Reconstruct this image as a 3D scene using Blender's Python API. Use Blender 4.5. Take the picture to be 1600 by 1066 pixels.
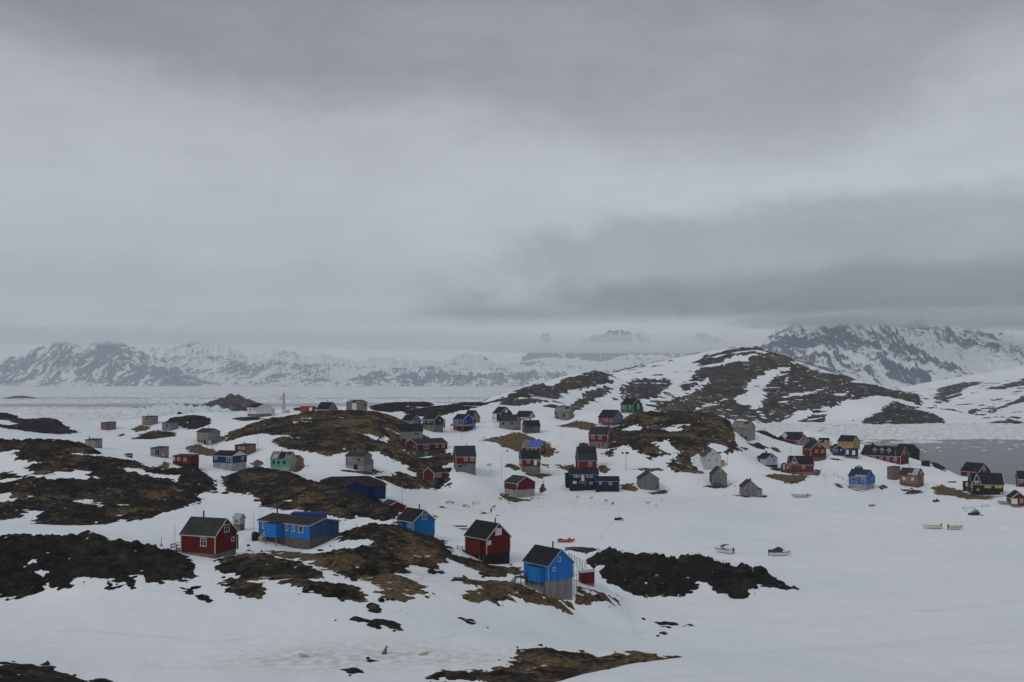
import bpy, bmesh, math, random
import numpy as np
from mathutils import Matrix, Vector
random.seed(7)
for o in list(bpy.data.objects): bpy.data.objects.remove(o)
scene = bpy.context.scene
COL = scene.collection

# ---------------------------------------------------------------- camera
cam_d = bpy.data.cameras.new('camera'); cam = bpy.data.objects.new('camera', cam_d); COL.objects.link(cam)
cam.location = (0, 0, 40); cam.rotation_euler = (math.pi / 2, 0, 0)
cam_d.sensor_width = 36; cam_d.lens = 35.01; cam_d.shift_y = 0.04
cam_d.clip_start = 0.5; cam_d.clip_end = 60000
scene.camera = cam

# ---------------------------------------------------------------- light
SUN_EL, SUN_AZ = math.radians(36), math.radians(222)      # behind the camera, a little to the left, through cloud
sun_d = bpy.data.lights.new('sun', 'SUN'); sun = bpy.data.objects.new('sun', sun_d); COL.objects.link(sun)
sun_d.energy = 0.85; sun_d.angle = math.radians(20); sun_d.color = (1.0, 0.97, 0.93)
sd = Vector((math.sin(SUN_AZ) * math.cos(SUN_EL), math.cos(SUN_AZ) * math.cos(SUN_EL), math.sin(SUN_EL)))
sun.rotation_euler = sd.to_track_quat('Z', 'Y').to_euler(); sun.location = (0, 0, 3000)

class NT:
    """small helper for building node trees"""
    def __init__(self, nt): self.nt = nt; nt.nodes.clear()
    def n(self, typ, ins=None, **props):
        nd = self.nt.nodes.new(typ)
        for k, v in props.items(): setattr(nd, k, v)
        for k, v in (ins or {}).items():
            s = nd.inputs[k]
            if isinstance(v, bpy.types.NodeSocket): self.nt.links.new(v, s)
            else: s.default_value = v
        return nd
    def link(self, a, b): self.nt.links.new(a, b)
    def math(self, op, a, b=0.0, c=0.0, clamp=False):
        nd = self.nt.nodes.new('ShaderNodeMath'); nd.operation = op; nd.use_clamp = clamp
        for i, v in enumerate((a, b, c)):
            if isinstance(v, bpy.types.NodeSocket): self.nt.links.new(v, nd.inputs[i])
            else: nd.inputs[i].default_value = v
        return nd.outputs[0]
    def noise(self, vec, scale, detail=4, rough=0.55, dist=0.0):
        nd = self.n('ShaderNodeTexNoise', {'Scale': scale, 'Detail': detail, 'Roughness': rough, 'Distortion': dist})
        if vec is not None: self.link(vec, nd.inputs['Vector'])
        return nd.outputs['Fac']
    def ramp(self, fac, stops):
        nd = self.nt.nodes.new('ShaderNodeValToRGB'); e = nd.color_ramp.elements
        while len(e) > 1: e.remove(e[0])
        for i, (p, c) in enumerate(stops):
            el = e[0] if i == 0 else e.new(p)
            el.position = p; el.color = (c, c, c, 1) if isinstance(c, (int, float)) else (*c, 1)
        self.link(fac, nd.inputs[0]); return nd.outputs[0]
    def mix(self, fac, a, b, mode='MIX'):
        nd = self.nt.nodes.new('ShaderNodeMix'); nd.data_type = 'RGBA'; nd.blend_type = mode
        for s, v in ((nd.inputs[0], fac), (nd.inputs[6], a), (nd.inputs[7], b)):
            if isinstance(v, bpy.types.NodeSocket): self.link(v, s)
            else: s.default_value = v if not isinstance(v, tuple) else (*v, 1)
        return nd.outputs[2]
    def mapping(self, vec, scale=(1, 1, 1), loc=(0, 0, 0), rot=(0, 0, 0)):
        return self.n('ShaderNodeMapping', {'Vector': vec, 'Scale': scale, 'Location': loc, 'Rotation': rot}).outputs[0]

# ---------------------------------------------------------------- overcast sky
world = bpy.data.worlds.new('World'); scene.world = world; world.use_nodes = True
w = NT(world.node_tree)
sky = w.n('ShaderNodeTexSky', sky_type='NISHITA', sun_disc=False, sun_elevation=SUN_EL, sun_rotation=SUN_AZ, altitude=40, air_density=1.0, dust_density=3.0)
tc = w.n('ShaderNodeTexCoord').outputs['Generated']
sep = w.n('ShaderNodeSeparateXYZ', {0: tc})
X, Y, Z = sep.outputs
az = w.math('ARCTAN2', X, Y)                       # 0 = straight ahead
el = w.math('ARCSINE', Z)
flat = w.n('ShaderNodeCombineXYZ', {0: w.math('MULTIPLY', az, 1.0), 1: w.math('MULTIPLY', el, 3.2), 2: 0.0}).outputs[0]
big = w.noise(w.mapping(flat, scale=(1.6, 1.1, 1), loc=(3.4, 1.3, 0.6)), 1.0, 5, 0.55, 0.5)
fine = w.noise(w.mapping(flat, scale=(7.5, 4.6, 1), loc=(1, 7, 2)), 1.0, 8, 0.62, 0.5)
puff = w.noise(w.mapping(flat, scale=(17, 10, 1), loc=(4, 3, 5)), 1.0, 6, 0.6, 0.3)
streak = w.noise(w.mapping(flat, scale=(3.5, 12, 1), loc=(8, 2, 1)), 1.0, 5, 0.55, 0.3)
def blob(a0, e0, sa, se, tilt=0.0, soft=0.35, ragged=1.0):
    """soft cloud bank around one direction, edges broken up by the noises"""
    da = w.math('SUBTRACT', az, a0)
    de = w.math('SUBTRACT', w.math('SUBTRACT', el, e0), w.math('MULTIPLY', da, tilt))
    r = w.math('ADD', w.math('POWER', w.math('DIVIDE', da, sa), 2), w.math('POWER', w.math('DIVIDE', de, se), 2))
    r = w.math('ADD', w.math('SQRT', r), w.math('MULTIPLY', w.math('SUBTRACT', fine, 0.5), 1.1 * ragged))
    r = w.math('ADD', r, w.math('MULTIPLY', w.math('SUBTRACT', puff, 0.5), 0.5 * ragged))
    mr = w.n('ShaderNodeMapRange', {0: r, 1: 1.0 + soft, 2: 1.0 - soft, 3: 0.0, 4: 1.0}, interpolation_type='SMOOTHSTEP')
    return mr.outputs[0]
def dark(l, b, amt): return w.math('SUBTRACT', l, w.math('MULTIPLY', b, amt))
def curve(x, x0, x1, pts):                                       # piecewise profile along a bearing or an elevation
    n = w.n('ShaderNodeMapRange', {0: x, 1: x0, 2: x1, 3: 0.0, 4: 1.0}).outputs[0]
    return w.ramp(n, [((p - x0) / (x1 - x0), v) for p, v in pts])
lum = curve(el, -0.1, 1.5, [(-0.1, 0.36), (0.0, 0.50), (0.05, 0.53), (0.10, 0.52), (0.19, 0.555), (0.30, 0.46), (0.45, 0.40), (0.8, 0.44), (1.5, 0.48)])
lum = w.math('ADD', lum, w.math('MULTIPLY', w.math('SUBTRACT', big, 0.5), 0.20))
lum = w.math('ADD', lum, w.math('MULTIPLY', w.math('SUBTRACT', streak, 0.5), 0.06))
lum = w.math('ADD', lum, w.math('MULTIPLY', w.math('SUBTRACT', fine, 0.5), 0.15))
lum = w.math('ADD', lum, w.math('MULTIPLY', w.math('SUBTRACT', puff, 0.5), 0.06))
# heavy upper deck with a wavy lower edge
edge = curve(az, -0.62, 0.62, [(-0.62, 0.30), (-0.50, 0.30), (-0.39, 0.278), (-0.23, 0.258), (-0.07, 0.268), (0.03, 0.245), (0.13, 0.215), (0.23, 0.213), (0.32, 0.225), (0.39, 0.265), (0.45, 0.30), (0.52, 0.325), (0.62, 0.35)])
hgt = w.math('SUBTRACT', el, edge)
hgt = w.math('ADD', hgt, w.math('MULTIPLY', w.math('SUBTRACT', fine, 0.5), 0.15))
hgt = w.math('ADD', hgt, w.math('MULTIPLY', w.math('SUBTRACT', big, 0.5), 0.05))
hgt = w.math('ADD', hgt, w.math('MULTIPLY', w.math('SUBTRACT', puff, 0.5), 0.05))
deck = w.n('ShaderNodeMapRange', {0: hgt, 1: -0.03, 2: 0.045, 3: 0.0, 4: 1.0}, interpolation_type='SMOOTHSTEP').outputs[0]
thin = w.n('ShaderNodeMapRange', {0: el, 1: 0.42, 2: 0.9, 3: 1.0, 4: 0.15}, interpolation_type='SMOOTHSTEP').outputs[0]
lum = dark(lum, w.math('MULTIPLY', deck, thin), 0.155)
lum = w.math('ADD', lum, w.math('MULTIPLY', w.math('MULTIPLY', deck, thin), w.math('MULTIPLY', w.math('SUBTRACT', big, 0.5), 0.16)))
# layered bank over the right mountain: lumpy pale upper part, dark flat base
lum = dark(lum, blob(0.36, 0.116, 0.37, 0.058, 0.0, 0.20, 0.7), 0.14)
low_edge = w.math('ADD', el, w.math('MULTIPLY', w.math('SUBTRACT', streak, 0.5), 0.012))
base = w.n('ShaderNodeMapRange', {0: low_edge, 1: 0.056, 2: 0.070, 3: 0.0, 4: 1.0}, interpolation_type='SMOOTHSTEP').outputs[0]
fadeup = w.n('ShaderNodeMapRange', {0: el, 1: 0.072, 2: 0.115, 3: 1.0, 4: 0.25}).outputs[0]
lum = dark(lum, w.math('MULTIPLY', w.math('MULTIPLY', blob(0.42, 0.066, 0.47, 0.046, 0.0, 0.20, 0.40), base), fadeup), 0.27)
lum = dark(lum, blob(-0.42, 0.098, 0.34, 0.020, 0.0), 0.03)      # thin grey layers at left
lum = dark(lum, blob(-0.50, 0.043, 0.22, 0.008, 0.0), 0.09)
lum = dark(lum, blob(-0.08, 0.064, 0.24, 0.007, 0.0), 0.05)

low = w.n('ShaderNodeMapRange', {0: el, 1: -0.02, 2: -0.12, 3: 1.0, 4: 0.75}).outputs[0]
lum = w.math('MULTIPLY', lum, low)
cloud = w.n('ShaderNodeCombineXYZ', {0: w.math('MULTIPLY', lum, 0.945), 1: w.math('MULTIPLY', lum, 0.995), 2: w.math('MULTIPLY', lum, 1.07)}).outputs[0]
cloud10 = w.n('ShaderNodeVectorMath', {0: cloud, 3: 10.0}, operation='SCALE').outputs[0]
mixed = w.mix(0.97, sky.outputs[0], cloud10)
bg = w.n('ShaderNodeBackground', {'Color': mixed, 'Strength': 0.1})
w.link(bg.outputs[0], w.n('ShaderNodeOutputWorld').inputs[0])

vs = scene.view_settings
scene.display_settings.display_device = 'sRGB'
vs.view_transform = 'Standard'; vs.look = 'None'; vs.exposure = 0.0; vs.gamma = 1.0; vs.use_curve_mapping = False
scene.cycles.max_bounces = 6; scene.cycles.diffuse_bounces = 3; scene.cycles.glossy_bounces = 3
scene.cycles.transmission_bounces = 2; scene.cycles.volume_bounces = 2; scene.cycles.transparent_max_bounces = 8
scene.cycles.use_denoising = True; scene.cycles.sample_clamp_indirect = 6

# ---------------------------------------------------------------- mesh helpers
def link(o, parent=None):
    COL.objects.link(o)
    if parent is not None: o.parent = parent
    return o
def mesh_obj(name, verts, faces, mats, parent=None, smooth=False, fmat=None):
    me = bpy.data.meshes.new(name)
    if isinstance(verts, np.ndarray):
        nv = len(verts); F_ = np.asarray(faces, np.int32); nf, k = F_.shape
        me.vertices.add(nv); me.vertices.foreach_set('co', verts.astype(np.float32).ravel())
        me.loops.add(nf * k); me.loops.foreach_set('vertex_index', F_.ravel())
        me.polygons.add(nf); me.polygons.foreach_set('loop_start', np.arange(0, nf * k, k, dtype=np.int32))
        me.update(calc_edges=True)
    else:
        me.from_pydata(verts, [], faces); me.update()
    for m in (mats if isinstance(mats, (list, tuple)) else [mats]): me.materials.append(m)
    if smooth: me.polygons.foreach_set('use_smooth', np.ones(len(me.polygons), bool))
    if fmat is not None: me.polygons.foreach_set('material_index', np.asarray(fmat, np.int32))
    return link(bpy.data.objects.new(name, me), parent)
def attr(o, name, vals):
    a = o.data.attributes.new(name, 'FLOAT', 'POINT'); a.data.foreach_set('value', np.asarray(vals, np.float32).ravel())
def tag(o, label=None, cat=None, group=None, kind=None):
    if label: o['label'] = label
    if cat: o['category'] = cat
    if group: o['group'] = group
    if kind: o['kind'] = kind
    return o
def empty(name, loc, rz=0.0):
    e = bpy.data.objects.new(name, None); e.empty_display_size = 0.3
    e.location = loc; e.rotation_euler = (0, 0, rz); return link(e)

class MB:
    """collects simple solids into one mesh"""
    def __init__(s): s.v = []; s.f = []; s.m = []
    def poly(s, pts, faces, m=0):
        b = len(s.v); s.v += [tuple(p) for p in pts]; s.f += [tuple(i + b for i in f) for f in faces]; s.m += [m] * len(faces); return s
    def box(s, x0, x1, y0, y1, z0, z1, m=0):
        p = [(x, y, z) for z in (z0, z1) for y in (y0, y1) for x in (x0, x1)]
        return s.poly(p, [(0, 2, 3, 1), (4, 5, 7, 6), (0, 1, 5, 4), (2, 6, 7, 3), (0, 4, 6, 2), (1, 3, 7, 5)], m)
    def bar(s, a, b, w, h=None, m=0):
        a = Vector(a); b = Vector(b); h = h or w; d = (b - a).normalized()
        u = d.cross(Vector((0, 0, 1)))
        u = Vector((1, 0, 0)) if u.length < 1e-4 else u.normalized()
        t = u.cross(d).normalized(); u = u * w / 2; t = t * h / 2
        p = [a - u - t, a + u - t, a + u + t, a - u + t, b - u - t, b + u - t, b + u + t, b - u + t]
        return s.poly(p, [(3, 2, 1, 0), (4, 5, 6, 7), (0, 1, 5, 4), (1, 2, 6, 5), (2, 3, 7, 6), (3, 0, 4, 7)], m)
    def tube(s, a, b, r0, r1=None, n=8, m=0):
        a = Vector(a); b = Vector(b); r1 = r0 if r1 is None else r1; d = (b - a).normalized()
        u = d.orthogonal().normalized(); t = d.cross(u)
        p = [a + (u * math.cos(6.2832 * i / n) + t * math.sin(6.2832 * i / n)) * r0 for i in range(n)] + \
            [b + (u * math.cos(6.2832 * i / n) + t * math.sin(6.2832 * i / n)) * r1 for i in range(n)]
        f = [(i, (i + 1) % n, n + (i + 1) % n, n + i) for i in range(n)] + [tuple(range(n))[::-1], tuple(range(n, 2 * n))]
        return s.poly(p, f, m)
    def loft(s, rings, m=0, caps=True):
        n = len(rings[0]); p = [q for r in rings for q in r]
        f = [(k * n + i, k * n + (i + 1) % n, (k + 1) * n + (i + 1) % n, (k + 1) * n + i) for k in range(len(rings) - 1) for i in range(n)]
        if caps: f += [tuple(range(n))[::-1], tuple(range((len(rings) - 1) * n, len(rings) * n))]
        return s.poly(p, f, m)
    def xf(s, M): s.v = [tuple(M @ Vector(p)) for p in s.v]; return s
    def build(s, name, mats, parent=None, smooth=False):
        return mesh_obj(name, s.v, s.f, mats, parent, smooth, s.m)

# ---------------------------------------------------------------- materials
MATS = {}
def new_mat(name):
    m = bpy.data.materials.new(name); m.use_nodes = True; t = NT(m.node_tree)
    bsdf = t.n('ShaderNodeBsdfPrincipled', {'Roughness': 0.85, 'Specular IOR Level': 0.25})
    t.link(bsdf.outputs[0], t.n('ShaderNodeOutputMaterial').inputs[0])
    MATS[name] = m; return m, t, bsdf
def pos(t): return t.n('ShaderNodeNewGeometry').outputs['Position']
def objc(t): return t.n('ShaderNodeTexCoord').outputs['Object']

def m_snow():
    m, t, b = new_mat('snow'); p = pos(t)
    n1 = t.noise(p, 0.025, 4, 0.5); n2 = t.noise(t.mapping(p, scale=(0.25, 1.4, 1)), 0.35, 5, 0.6)
    n3 = t.noise(p, 1.7, 5, 0.65)
    c = t.ramp(n1, [(0.3, (0.74, 0.775, 0.815)), (0.7, (0.82, 0.845, 0.875))])
    c = t.mix(t.math('MULTIPLY', t.ramp(n2, [(0.50, 0), (0.72, 1)]), 0.35), c, (0.66, 0.69, 0.73))
    tr_ = t.n('ShaderNodeAttribute', attribute_name='track').outputs['Fac']
    c = t.mix(t.math('MULTIPLY', tr_, t.ramp(t.noise(p, 1.1, 4, 0.6), [(0.3, 0.35), (0.6, 0.9)])), c, (0.56, 0.60, 0.65))
    dirt = t.n('ShaderNodeAttribute', attribute_name='dirt').outputs['Fac']
    dm = t.math('MULTIPLY', dirt, t.ramp(t.noise(p, 0.8, 6, 0.7), [(0.42, 0), (0.62, 1)]))
    c = t.mix(dm, c, (0.42, 0.37, 0.30))
    t.link(c, b.inputs['Base Color']); b.inputs['Roughness'].default_value = 0.75
    h = t.math('ADD', t.math('MULTIPLY', n2, 0.5), t.math('MULTIPLY', n3, 0.12))
    bp = t.n('ShaderNodeBump', {'Height': h, 'Strength': 0.55, 'Distance': 0.35}); t.link(bp.outputs[0], b.inputs['Normal'])
    return m
def m_rock(name, k, dark, mid, pale, far=False):
    """weathered gneiss with lichen, dead grass and lodged snow; k = size of the pattern"""
    m, t, b = new_mat(name); p = pos(t)
    br = t.n('ShaderNodeAttribute', attribute_name='brown').outputs['Fac']
    fade = t.n('ShaderNodeAttribute', attribute_name='crag').outputs['Fac']
    n1 = t.noise(p, 0.22 / k, 7, 0.62, 0.3); n2 = t.noise(p, 1.3 / k, 6, 0.7); n3 = t.noise(p, 0.09 / k, 5, 0.6, 0.8); n4 = t.noise(p, 4.5 / k, 4, 0.7)
    c = t.ramp(n1, [(0.3, dark), (0.5, mid), (0.72, pale)])
    c = t.mix(t.ramp(n2, [(0.35, 0.75 if not far else 0.35), (0.65, 0.0)]), c, t.mix(1.0, c, (0.35, 0.35, 0.36), 'MULTIPLY'))
    vb = t.n('ShaderNodeTexVoronoi', {'Vector': t.mapping(p, scale=(1, 1.5, 1.5)), 'Scale': 0.75 / k, 'Randomness': 1.0}); cellv = t.n('ShaderNodeSeparateColor', {0: vb.outputs['Color']}).outputs[0]
    vb2 = t.n('ShaderNodeTexVoronoi', {'Vector': t.mapping(p, scale=(1, 1.3, 1.6)), 'Scale': 0.28 / k, 'Randomness': 1.0}); cellw = t.n('ShaderNodeSeparateColor', {0: vb2.outputs['Color']}).outputs[1]
    gain = t.math('MULTIPLY', t.ramp(cellv, [(0.0, 0.55), (0.6, 0.85), (1.0, 1.45 if not far else 1.25)]), t.ramp(cellw, [(0.0, 0.55), (1.0, 1.0)]))
    c = t.n('ShaderNodeVectorMath', {0: c, 3: t.math('MULTIPLY', gain, 1.45)}, operation='SCALE').outputs[0]     # block to block differences in the gneiss
    warm = t.mix(t.ramp(t.noise(p, 0.4 / k, 4, 0.6), [(0.45, 0), (0.65, 0.7)]), c, (0.034, 0.027, 0.022))
    grass = t.ramp(n2, [(0.3, (0.042, 0.029, 0.018)), (0.5, (0.115, 0.078, 0.043)), (0.70, (0.25, 0.18, 0.105))])
    gs = t.math('ADD', t.math('ADD', n3, t.math('MULTIPLY', t.math('SUBTRACT', n2, 0.5), 0.35)), t.math('MULTIPLY', t.math('SUBTRACT', br, 0.5), 0.75))
    gs = t.math('SUBTRACT', gs, t.math('MULTIPLY', t.math('SUBTRACT', fade, 0.5), 0.35))
    gfac = t.n('ShaderNodeMapRange', {0: gs, 1: 0.42, 2: 0.68}, interpolation_type='SMOOTHSTEP').outputs[0]
    c = t.mix(gfac, warm, grass)
    # snow lodged on level ledges
    nz = t.n('ShaderNodeSeparateXYZ', {0: t.n('ShaderNodeNewGeometry').outputs['Normal']}).outputs[2]
    lodge = t.math('MULTIPLY', t.ramp(nz, [(0.80, 0), (0.93, 1)]), t.ramp(t.noise(p, (0.35 if not far else 0.5) / k, 6, 0.65), [(0.67, 0), (0.70, 1)] if not far else [(0.615, 0), (0.64, 1)]))
    c = t.mix(lodge, c, (0.80, 0.82, 0.84))
    b.inputs['Specular IOR Level'].default_value = 0.08
    t.link(c, b.inputs['Base Color'])
    rg = t.ramp(n4, [(0.3, 0.7), (0.7, 0.95)]); t.link(rg, b.inputs['Roughness'])
    h = t.math('ADD', t.math('MULTIPLY', n2, 0.7), t.math('MULTIPLY', n4, 0.3))
    bp = t.n('ShaderNodeBump', {'Height': h, 'Strength': 0.9, 'Distance': 0.5 * k}); t.link(bp.outputs[0], b.inputs['Normal'])
    return m
def m_mountain(name='mountain', q=1.0):
    m, t, b = new_mat(name); p = pos(t)
    r = t.n('ShaderNodeAttribute', attribute_name='rock').outputs['Fac']
    n = t.noise(t.mapping(p, scale=(1, 0.5, 0.8)), 0.021 * q, 8, 0.78, 0.5); n2 = t.noise(p, 0.08 * q, 6, 0.75)
    f = t.math('ADD', r, t.math('ADD', t.math('MULTIPLY', t.math('SUBTRACT', n, 0.5), 0.95), t.math('MULTIPLY', t.math('SUBTRACT', n2, 0.5), 0.55)))
    f = t.n('ShaderNodeMapRange', {0: f, 1: 0.46, 2: 0.56}, interpolation_type='SMOOTHSTEP').outputs[0]
    rock = t.ramp(n2, [(0.3, (0.022, 0.038, 0.092)), (0.7, (0.055, 0.074, 0.14))])  # blue of the distant haze is put into the rock colour
    c = t.mix(f, (0.76, 0.79, 0.82), rock); t.link(c, b.inputs['Base Color'])
    bp = t.n('ShaderNodeBump', {'Height': n2, 'Strength': 0.7, 'Distance': 12}); t.link(bp.outputs[0], b.inputs['Normal'])
    return m
def m_sea():
    m, t, b = new_mat('sea'); p = pos(t)
    ice = t.n('ShaderNodeAttribute', attribute_name='ice').outputs['Fac']
    n1 = t.noise(p, 0.0045, 6, 0.62, 0.8); n2 = t.noise(p, 0.03, 6, 0.68, 0.4); n3 = t.noise(p, 0.16, 4, 0.65)
    v = t.n('ShaderNodeTexVoronoi', {'Vector': p, 'Scale': 0.07, 'Randomness': 1.0}, feature='DISTANCE_TO_EDGE').outputs['Distance']
    cov = t.math('ADD', ice, t.math('ADD', t.math('MULTIPLY', t.math('SUBTRACT', n1, 0.5), 1.5), t.math('MULTIPLY', t.math('SUBTRACT', n2, 0.5), 0.9)))
    f = t.n('ShaderNodeMapRange', {0: cov, 1: 0.46, 2: 0.54}, interpolation_type='SMOOTHSTEP').outputs[0]
    crack = t.ramp(v, [(0.02, 0.0), (0.07, 1.0)])
    soft = t.n('ShaderNodeMapRange', {0: cov, 1: 0.6, 2: 1.0}).outputs[0]
    f = t.math('MULTIPLY', f, t.math('MAXIMUM', crack, soft))
    icec = t.ramp(n3, [(0.28, (0.45, 0.52, 0.56)), (0.45, (0.70, 0.74, 0.76)), (0.65, (0.82, 0.84, 0.85))])
    t.link(t.mix(f, (0.020, 0.028, 0.034), icec), b.inputs['Base Color'])
    t.link(t.ramp(f, [(0, 0.16), (1, 0.85)]), b.inputs['Roughness'])
    b.inputs['Specular IOR Level'].default_value = 0.5
    wv = t.noise(t.mapping(p, scale=(0.6, 1.5, 1)), 0.55, 5, 0.6)
    h = t.mix(f, wv, t.math('MULTIPLY', n3, 3.0))
    bp = t.n('ShaderNodeBump', {'Height': h, 'Strength': 0.9, 'Distance': 0.55}); t.link(bp.outputs[0], b.inputs['Normal'])
    return m
def m_ice(name, c0, c1):
    m, t, b = new_mat(name); p = pos(t)
    t.link(t.ramp(t.noise(p, 0.12, 6, 0.65), [(0.35, c0), (0.62, c1)]), b.inputs['Base Color'])
    bp = t.n('ShaderNodeBump', {'Height': t.noise(p, 0.5, 5, 0.7), 'Strength': 0.8, 'Distance': 0.8}); t.link(bp.outputs[0], b.inputs['Normal'])
    b.inputs['Roughness'].default_value = 0.6
    return m
def m_paint(name, col, worn=None, wear=0.0, board=True, rough=0.7):
    """painted or bare boards: vertical streaks, worn paint, joints between boards"""
    m, t, b = new_mat(name); p = objc(t)
    st = t.noise(t.mapping(p, scale=(2.6, 2.6, 0.12)), 1.0, 5, 0.65); big = t.noise(p, 0.55, 4, 0.6); fine = t.noise(t.mapping(p, scale=(9, 9, 0.8)), 1.0, 4, 0.7)
    c = t.mix(t.ramp(st, [(0.3, 0.5), (0.7, 0.0)]), (*col,), tuple(x * 0.62 for x in col))
    c = t.mix(t.ramp(big, [(0.35, 0.0), (0.75, 0.35)]), c, tuple(min(1, x * 1.25 + 0.015) for x in col))
    if worn is not None:
        f = t.math('ADD', t.math('MULTIPLY', st, 0.6), t.math('MULTIPLY', fine, 0.4))
        c = t.mix(t.ramp(f, [(0.62 - wear * 0.3, 0), (0.70 - wear * 0.25, 0.9)]), c, worn)
    if board:
        s = t.n('ShaderNodeSeparateXYZ', {0: p}); q = t.math('ADD', s.outputs[0], s.outputs[1])
        j = t.math('FRACT', t.math('MULTIPLY', q, 2.3)); e = t.math('ABSOLUTE', t.math('SUBTRACT', j, 0.5))
        g = t.ramp(e, [(0.34, 0.0), (0.46, 1.0)])
        c = t.mix(t.math('MULTIPLY', g, 0.6), c, tuple(x * 0.35 for x in col))
        bp = t.n('ShaderNodeBump', {'Height': t.math('SUBTRACT', 1.0, g), 'Strength': 0.6, 'Distance': 0.03}); t.link(bp.outputs[0], b.inputs['Normal'])
    t.link(c, b.inputs['Base Color']); b.inputs['Roughness'].default_value = rough; b.inputs['Specular IOR Level'].default_value = 0.10
    return m
def m_plain(name, col, rough=0.8, var=0.25, scale=1.5, metal=0.0):
    m, t, b = new_mat(name); p = objc(t)
    n = t.noise(p, scale, 5, 0.65)
    t.link(t.mix(t.ramp(n, [(0.3, 0), (0.7, 1)]), tuple(x * (1 - var) for x in col), tuple(min(1, x * (1 + var)) for x in col)), b.inputs['Base Color'])
    b.inputs['Roughness'].default_value = rough; b.inputs['Metallic'].default_value = metal
    return m
def m_felt(name, col):
    m, t, b = new_mat(name); p = objc(t)
    n = t.noise(p, 0.6, 5, 0.6); n2 = t.noise(t.mapping(p, scale=(1, 1, 0.3)), 2.4, 4, 0.7)
    s = t.n('ShaderNodeSeparateXYZ', {0: p})
    j = t.math('FRACT', t.math('MULTIPLY', t.math('ADD', s.outputs[2], t.math('MULTIPLY', n, 0.02)), 1.25))
    lap = t.ramp(t.math('ABSOLUTE', t.math('SUBTRACT', j, 0.5)), [(0.455, 0), (0.49, 1)])
    c = t.mix(t.ramp(n, [(0.3, 0), (0.7, 1)]), tuple(x * 0.75 for x in col), tuple(x * 1.3 for x in col))
    c = t.mix(t.ramp(n2, [(0.5, 0), (0.8, 0.5)]), c, tuple(x * 1.7 + 0.01 for x in col))
    c = t.mix(t.math('MULTIPLY', lap, 0.5), c, tuple(x * 0.5 for x in col))
    t.link(c, b.inputs['Base Color']); b.inputs['Roughness'].default_value = 0.85; b.inputs['Specular IOR Level'].default_value = 0.10
    return m
def m_stone(name, col, k=1.0):
    m, t, b = new_mat(name); p = objc(t)
    v = t.n('ShaderNodeTexVoronoi', {'Vector': p, 'Scale': 1.6 * k}); n = t.noise(p, 2.5, 5, 0.65)
    c = t.mix(t.ramp(n, [(0.3, 0), (0.7, 1)]), tuple(x * 0.65 for x in col), tuple(x * 1.2 for x in col))
    c = t.mix(t.ramp(v.outputs['Distance'], [(0.3, 0), (0.75, 0.5)]), c, tuple(x * 0.45 for x in col))
    t.link(c, b.inputs['Base Color'])
    bp = t.n('ShaderNodeBump', {'Height': n, 'Strength': 0.6, 'Distance': 0.1}); t.link(bp.outputs[0], b.inputs['Normal'])
    return m
def m_glass():
    m, t, b = new_mat('glass')
    b.inputs['Base Color'].default_value = (0.02, 0.023, 0.027, 1); b.inputs['Roughness'].default_value = 0.08; b.inputs['Specular IOR Level'].default_value = 0.5
    return m

m_snow(); m_mountain(); m_mountain('mountain_near', 1.9); m_sea(); m_glass()
m_rock('rock', 1.0, (0.010, 0.0098, 0.0094), (0.022, 0.021, 0.0195), (0.055, 0.052, 0.047))
m_rock('hill_rock', 4.0, (0.030, 0.027, 0.027), (0.060, 0.054, 0.051), (0.110, 0.100, 0.093), True)
m_ice('pack_ice', (0.60, 0.65, 0.68), (0.82, 0.84, 0.86)); m_ice('glacier_ice', (0.44, 0.56, 0.60), (0.68, 0.75, 0.77))
P = m_paint
P('redboard', (0.115, 0.010, 0.010), (0.17, 0.06, 0.05), 0.10); P('redboard2', (0.13, 0.018, 0.017), (0.16, 0.10, 0.09), 0.3)
P('fadedred', (0.17, 0.085, 0.075), (0.22, 0.19, 0.175), 0.5); P('fadedred2', (0.26, 0.055, 0.06), (0.28, 0.15, 0.14), 0.3)
P('pinkboard', (0.30, 0.14, 0.125), (0.32, 0.24, 0.22), 0.5); P('brownpink', (0.17, 0.085, 0.072), (0.26, 0.19, 0.16), 0.55); P('brownred', (0.125, 0.075, 0.065), (0.20, 0.16, 0.14), 0.6)
P('blue', (0.010, 0.165, 0.50), (0.02, 0.17, 0.45), 0.2); P('blueworn', (0.018, 0.065, 0.165), (0.06, 0.10, 0.16), 0.5); P('blueworn2', (0.022, 0.105, 0.40), (0.25, 0.33, 0.42), 0.35)
P('navy', (0.010, 0.026, 0.12), None); P('navy2', (0.014, 0.020, 0.10), None); P('cobalt', (0.020, 0.038, 0.32), None); P('violet', (0.022, 0.032, 0.18), (0.05, 0.06, 0.17), 0.3)
P('inkblue', (0.009, 0.018, 0.034), (0.02, 0.035, 0.055), 0.2); P('paleblue', (0.20, 0.27, 0.37), (0.30, 0.33, 0.37), 0.4); P('paleblue2', (0.15, 0.24, 0.46), (0.26, 0.32, 0.40), 0.3)
P('paleblueboard', (0.22, 0.22, 0.25), (0.12, 0.13, 0.26), 0.4); P('blueworngrey', (0.20, 0.21, 0.26), (0.13, 0.14, 0.34), 0.6)
P('greyboard', (0.20, 0.185, 0.17), (0.30, 0.285, 0.27), 0.5); P('greyboard2', (0.16, 0.15, 0.145), (0.24, 0.23, 0.22), 0.5); P('plankgrey', (0.17, 0.175, 0.175), (0.10, 0.10, 0.10), 0.5)
P('paleboard', (0.36, 0.36, 0.37), (0.28, 0.28, 0.28), 0.4); P('greyplaster', (0.175, 0.17, 0.165), (0.22, 0.21, 0.20), 0.4, board=False); P('darkboard', (0.07, 0.066, 0.062), (0.13, 0.125, 0.12), 0.5)
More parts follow.
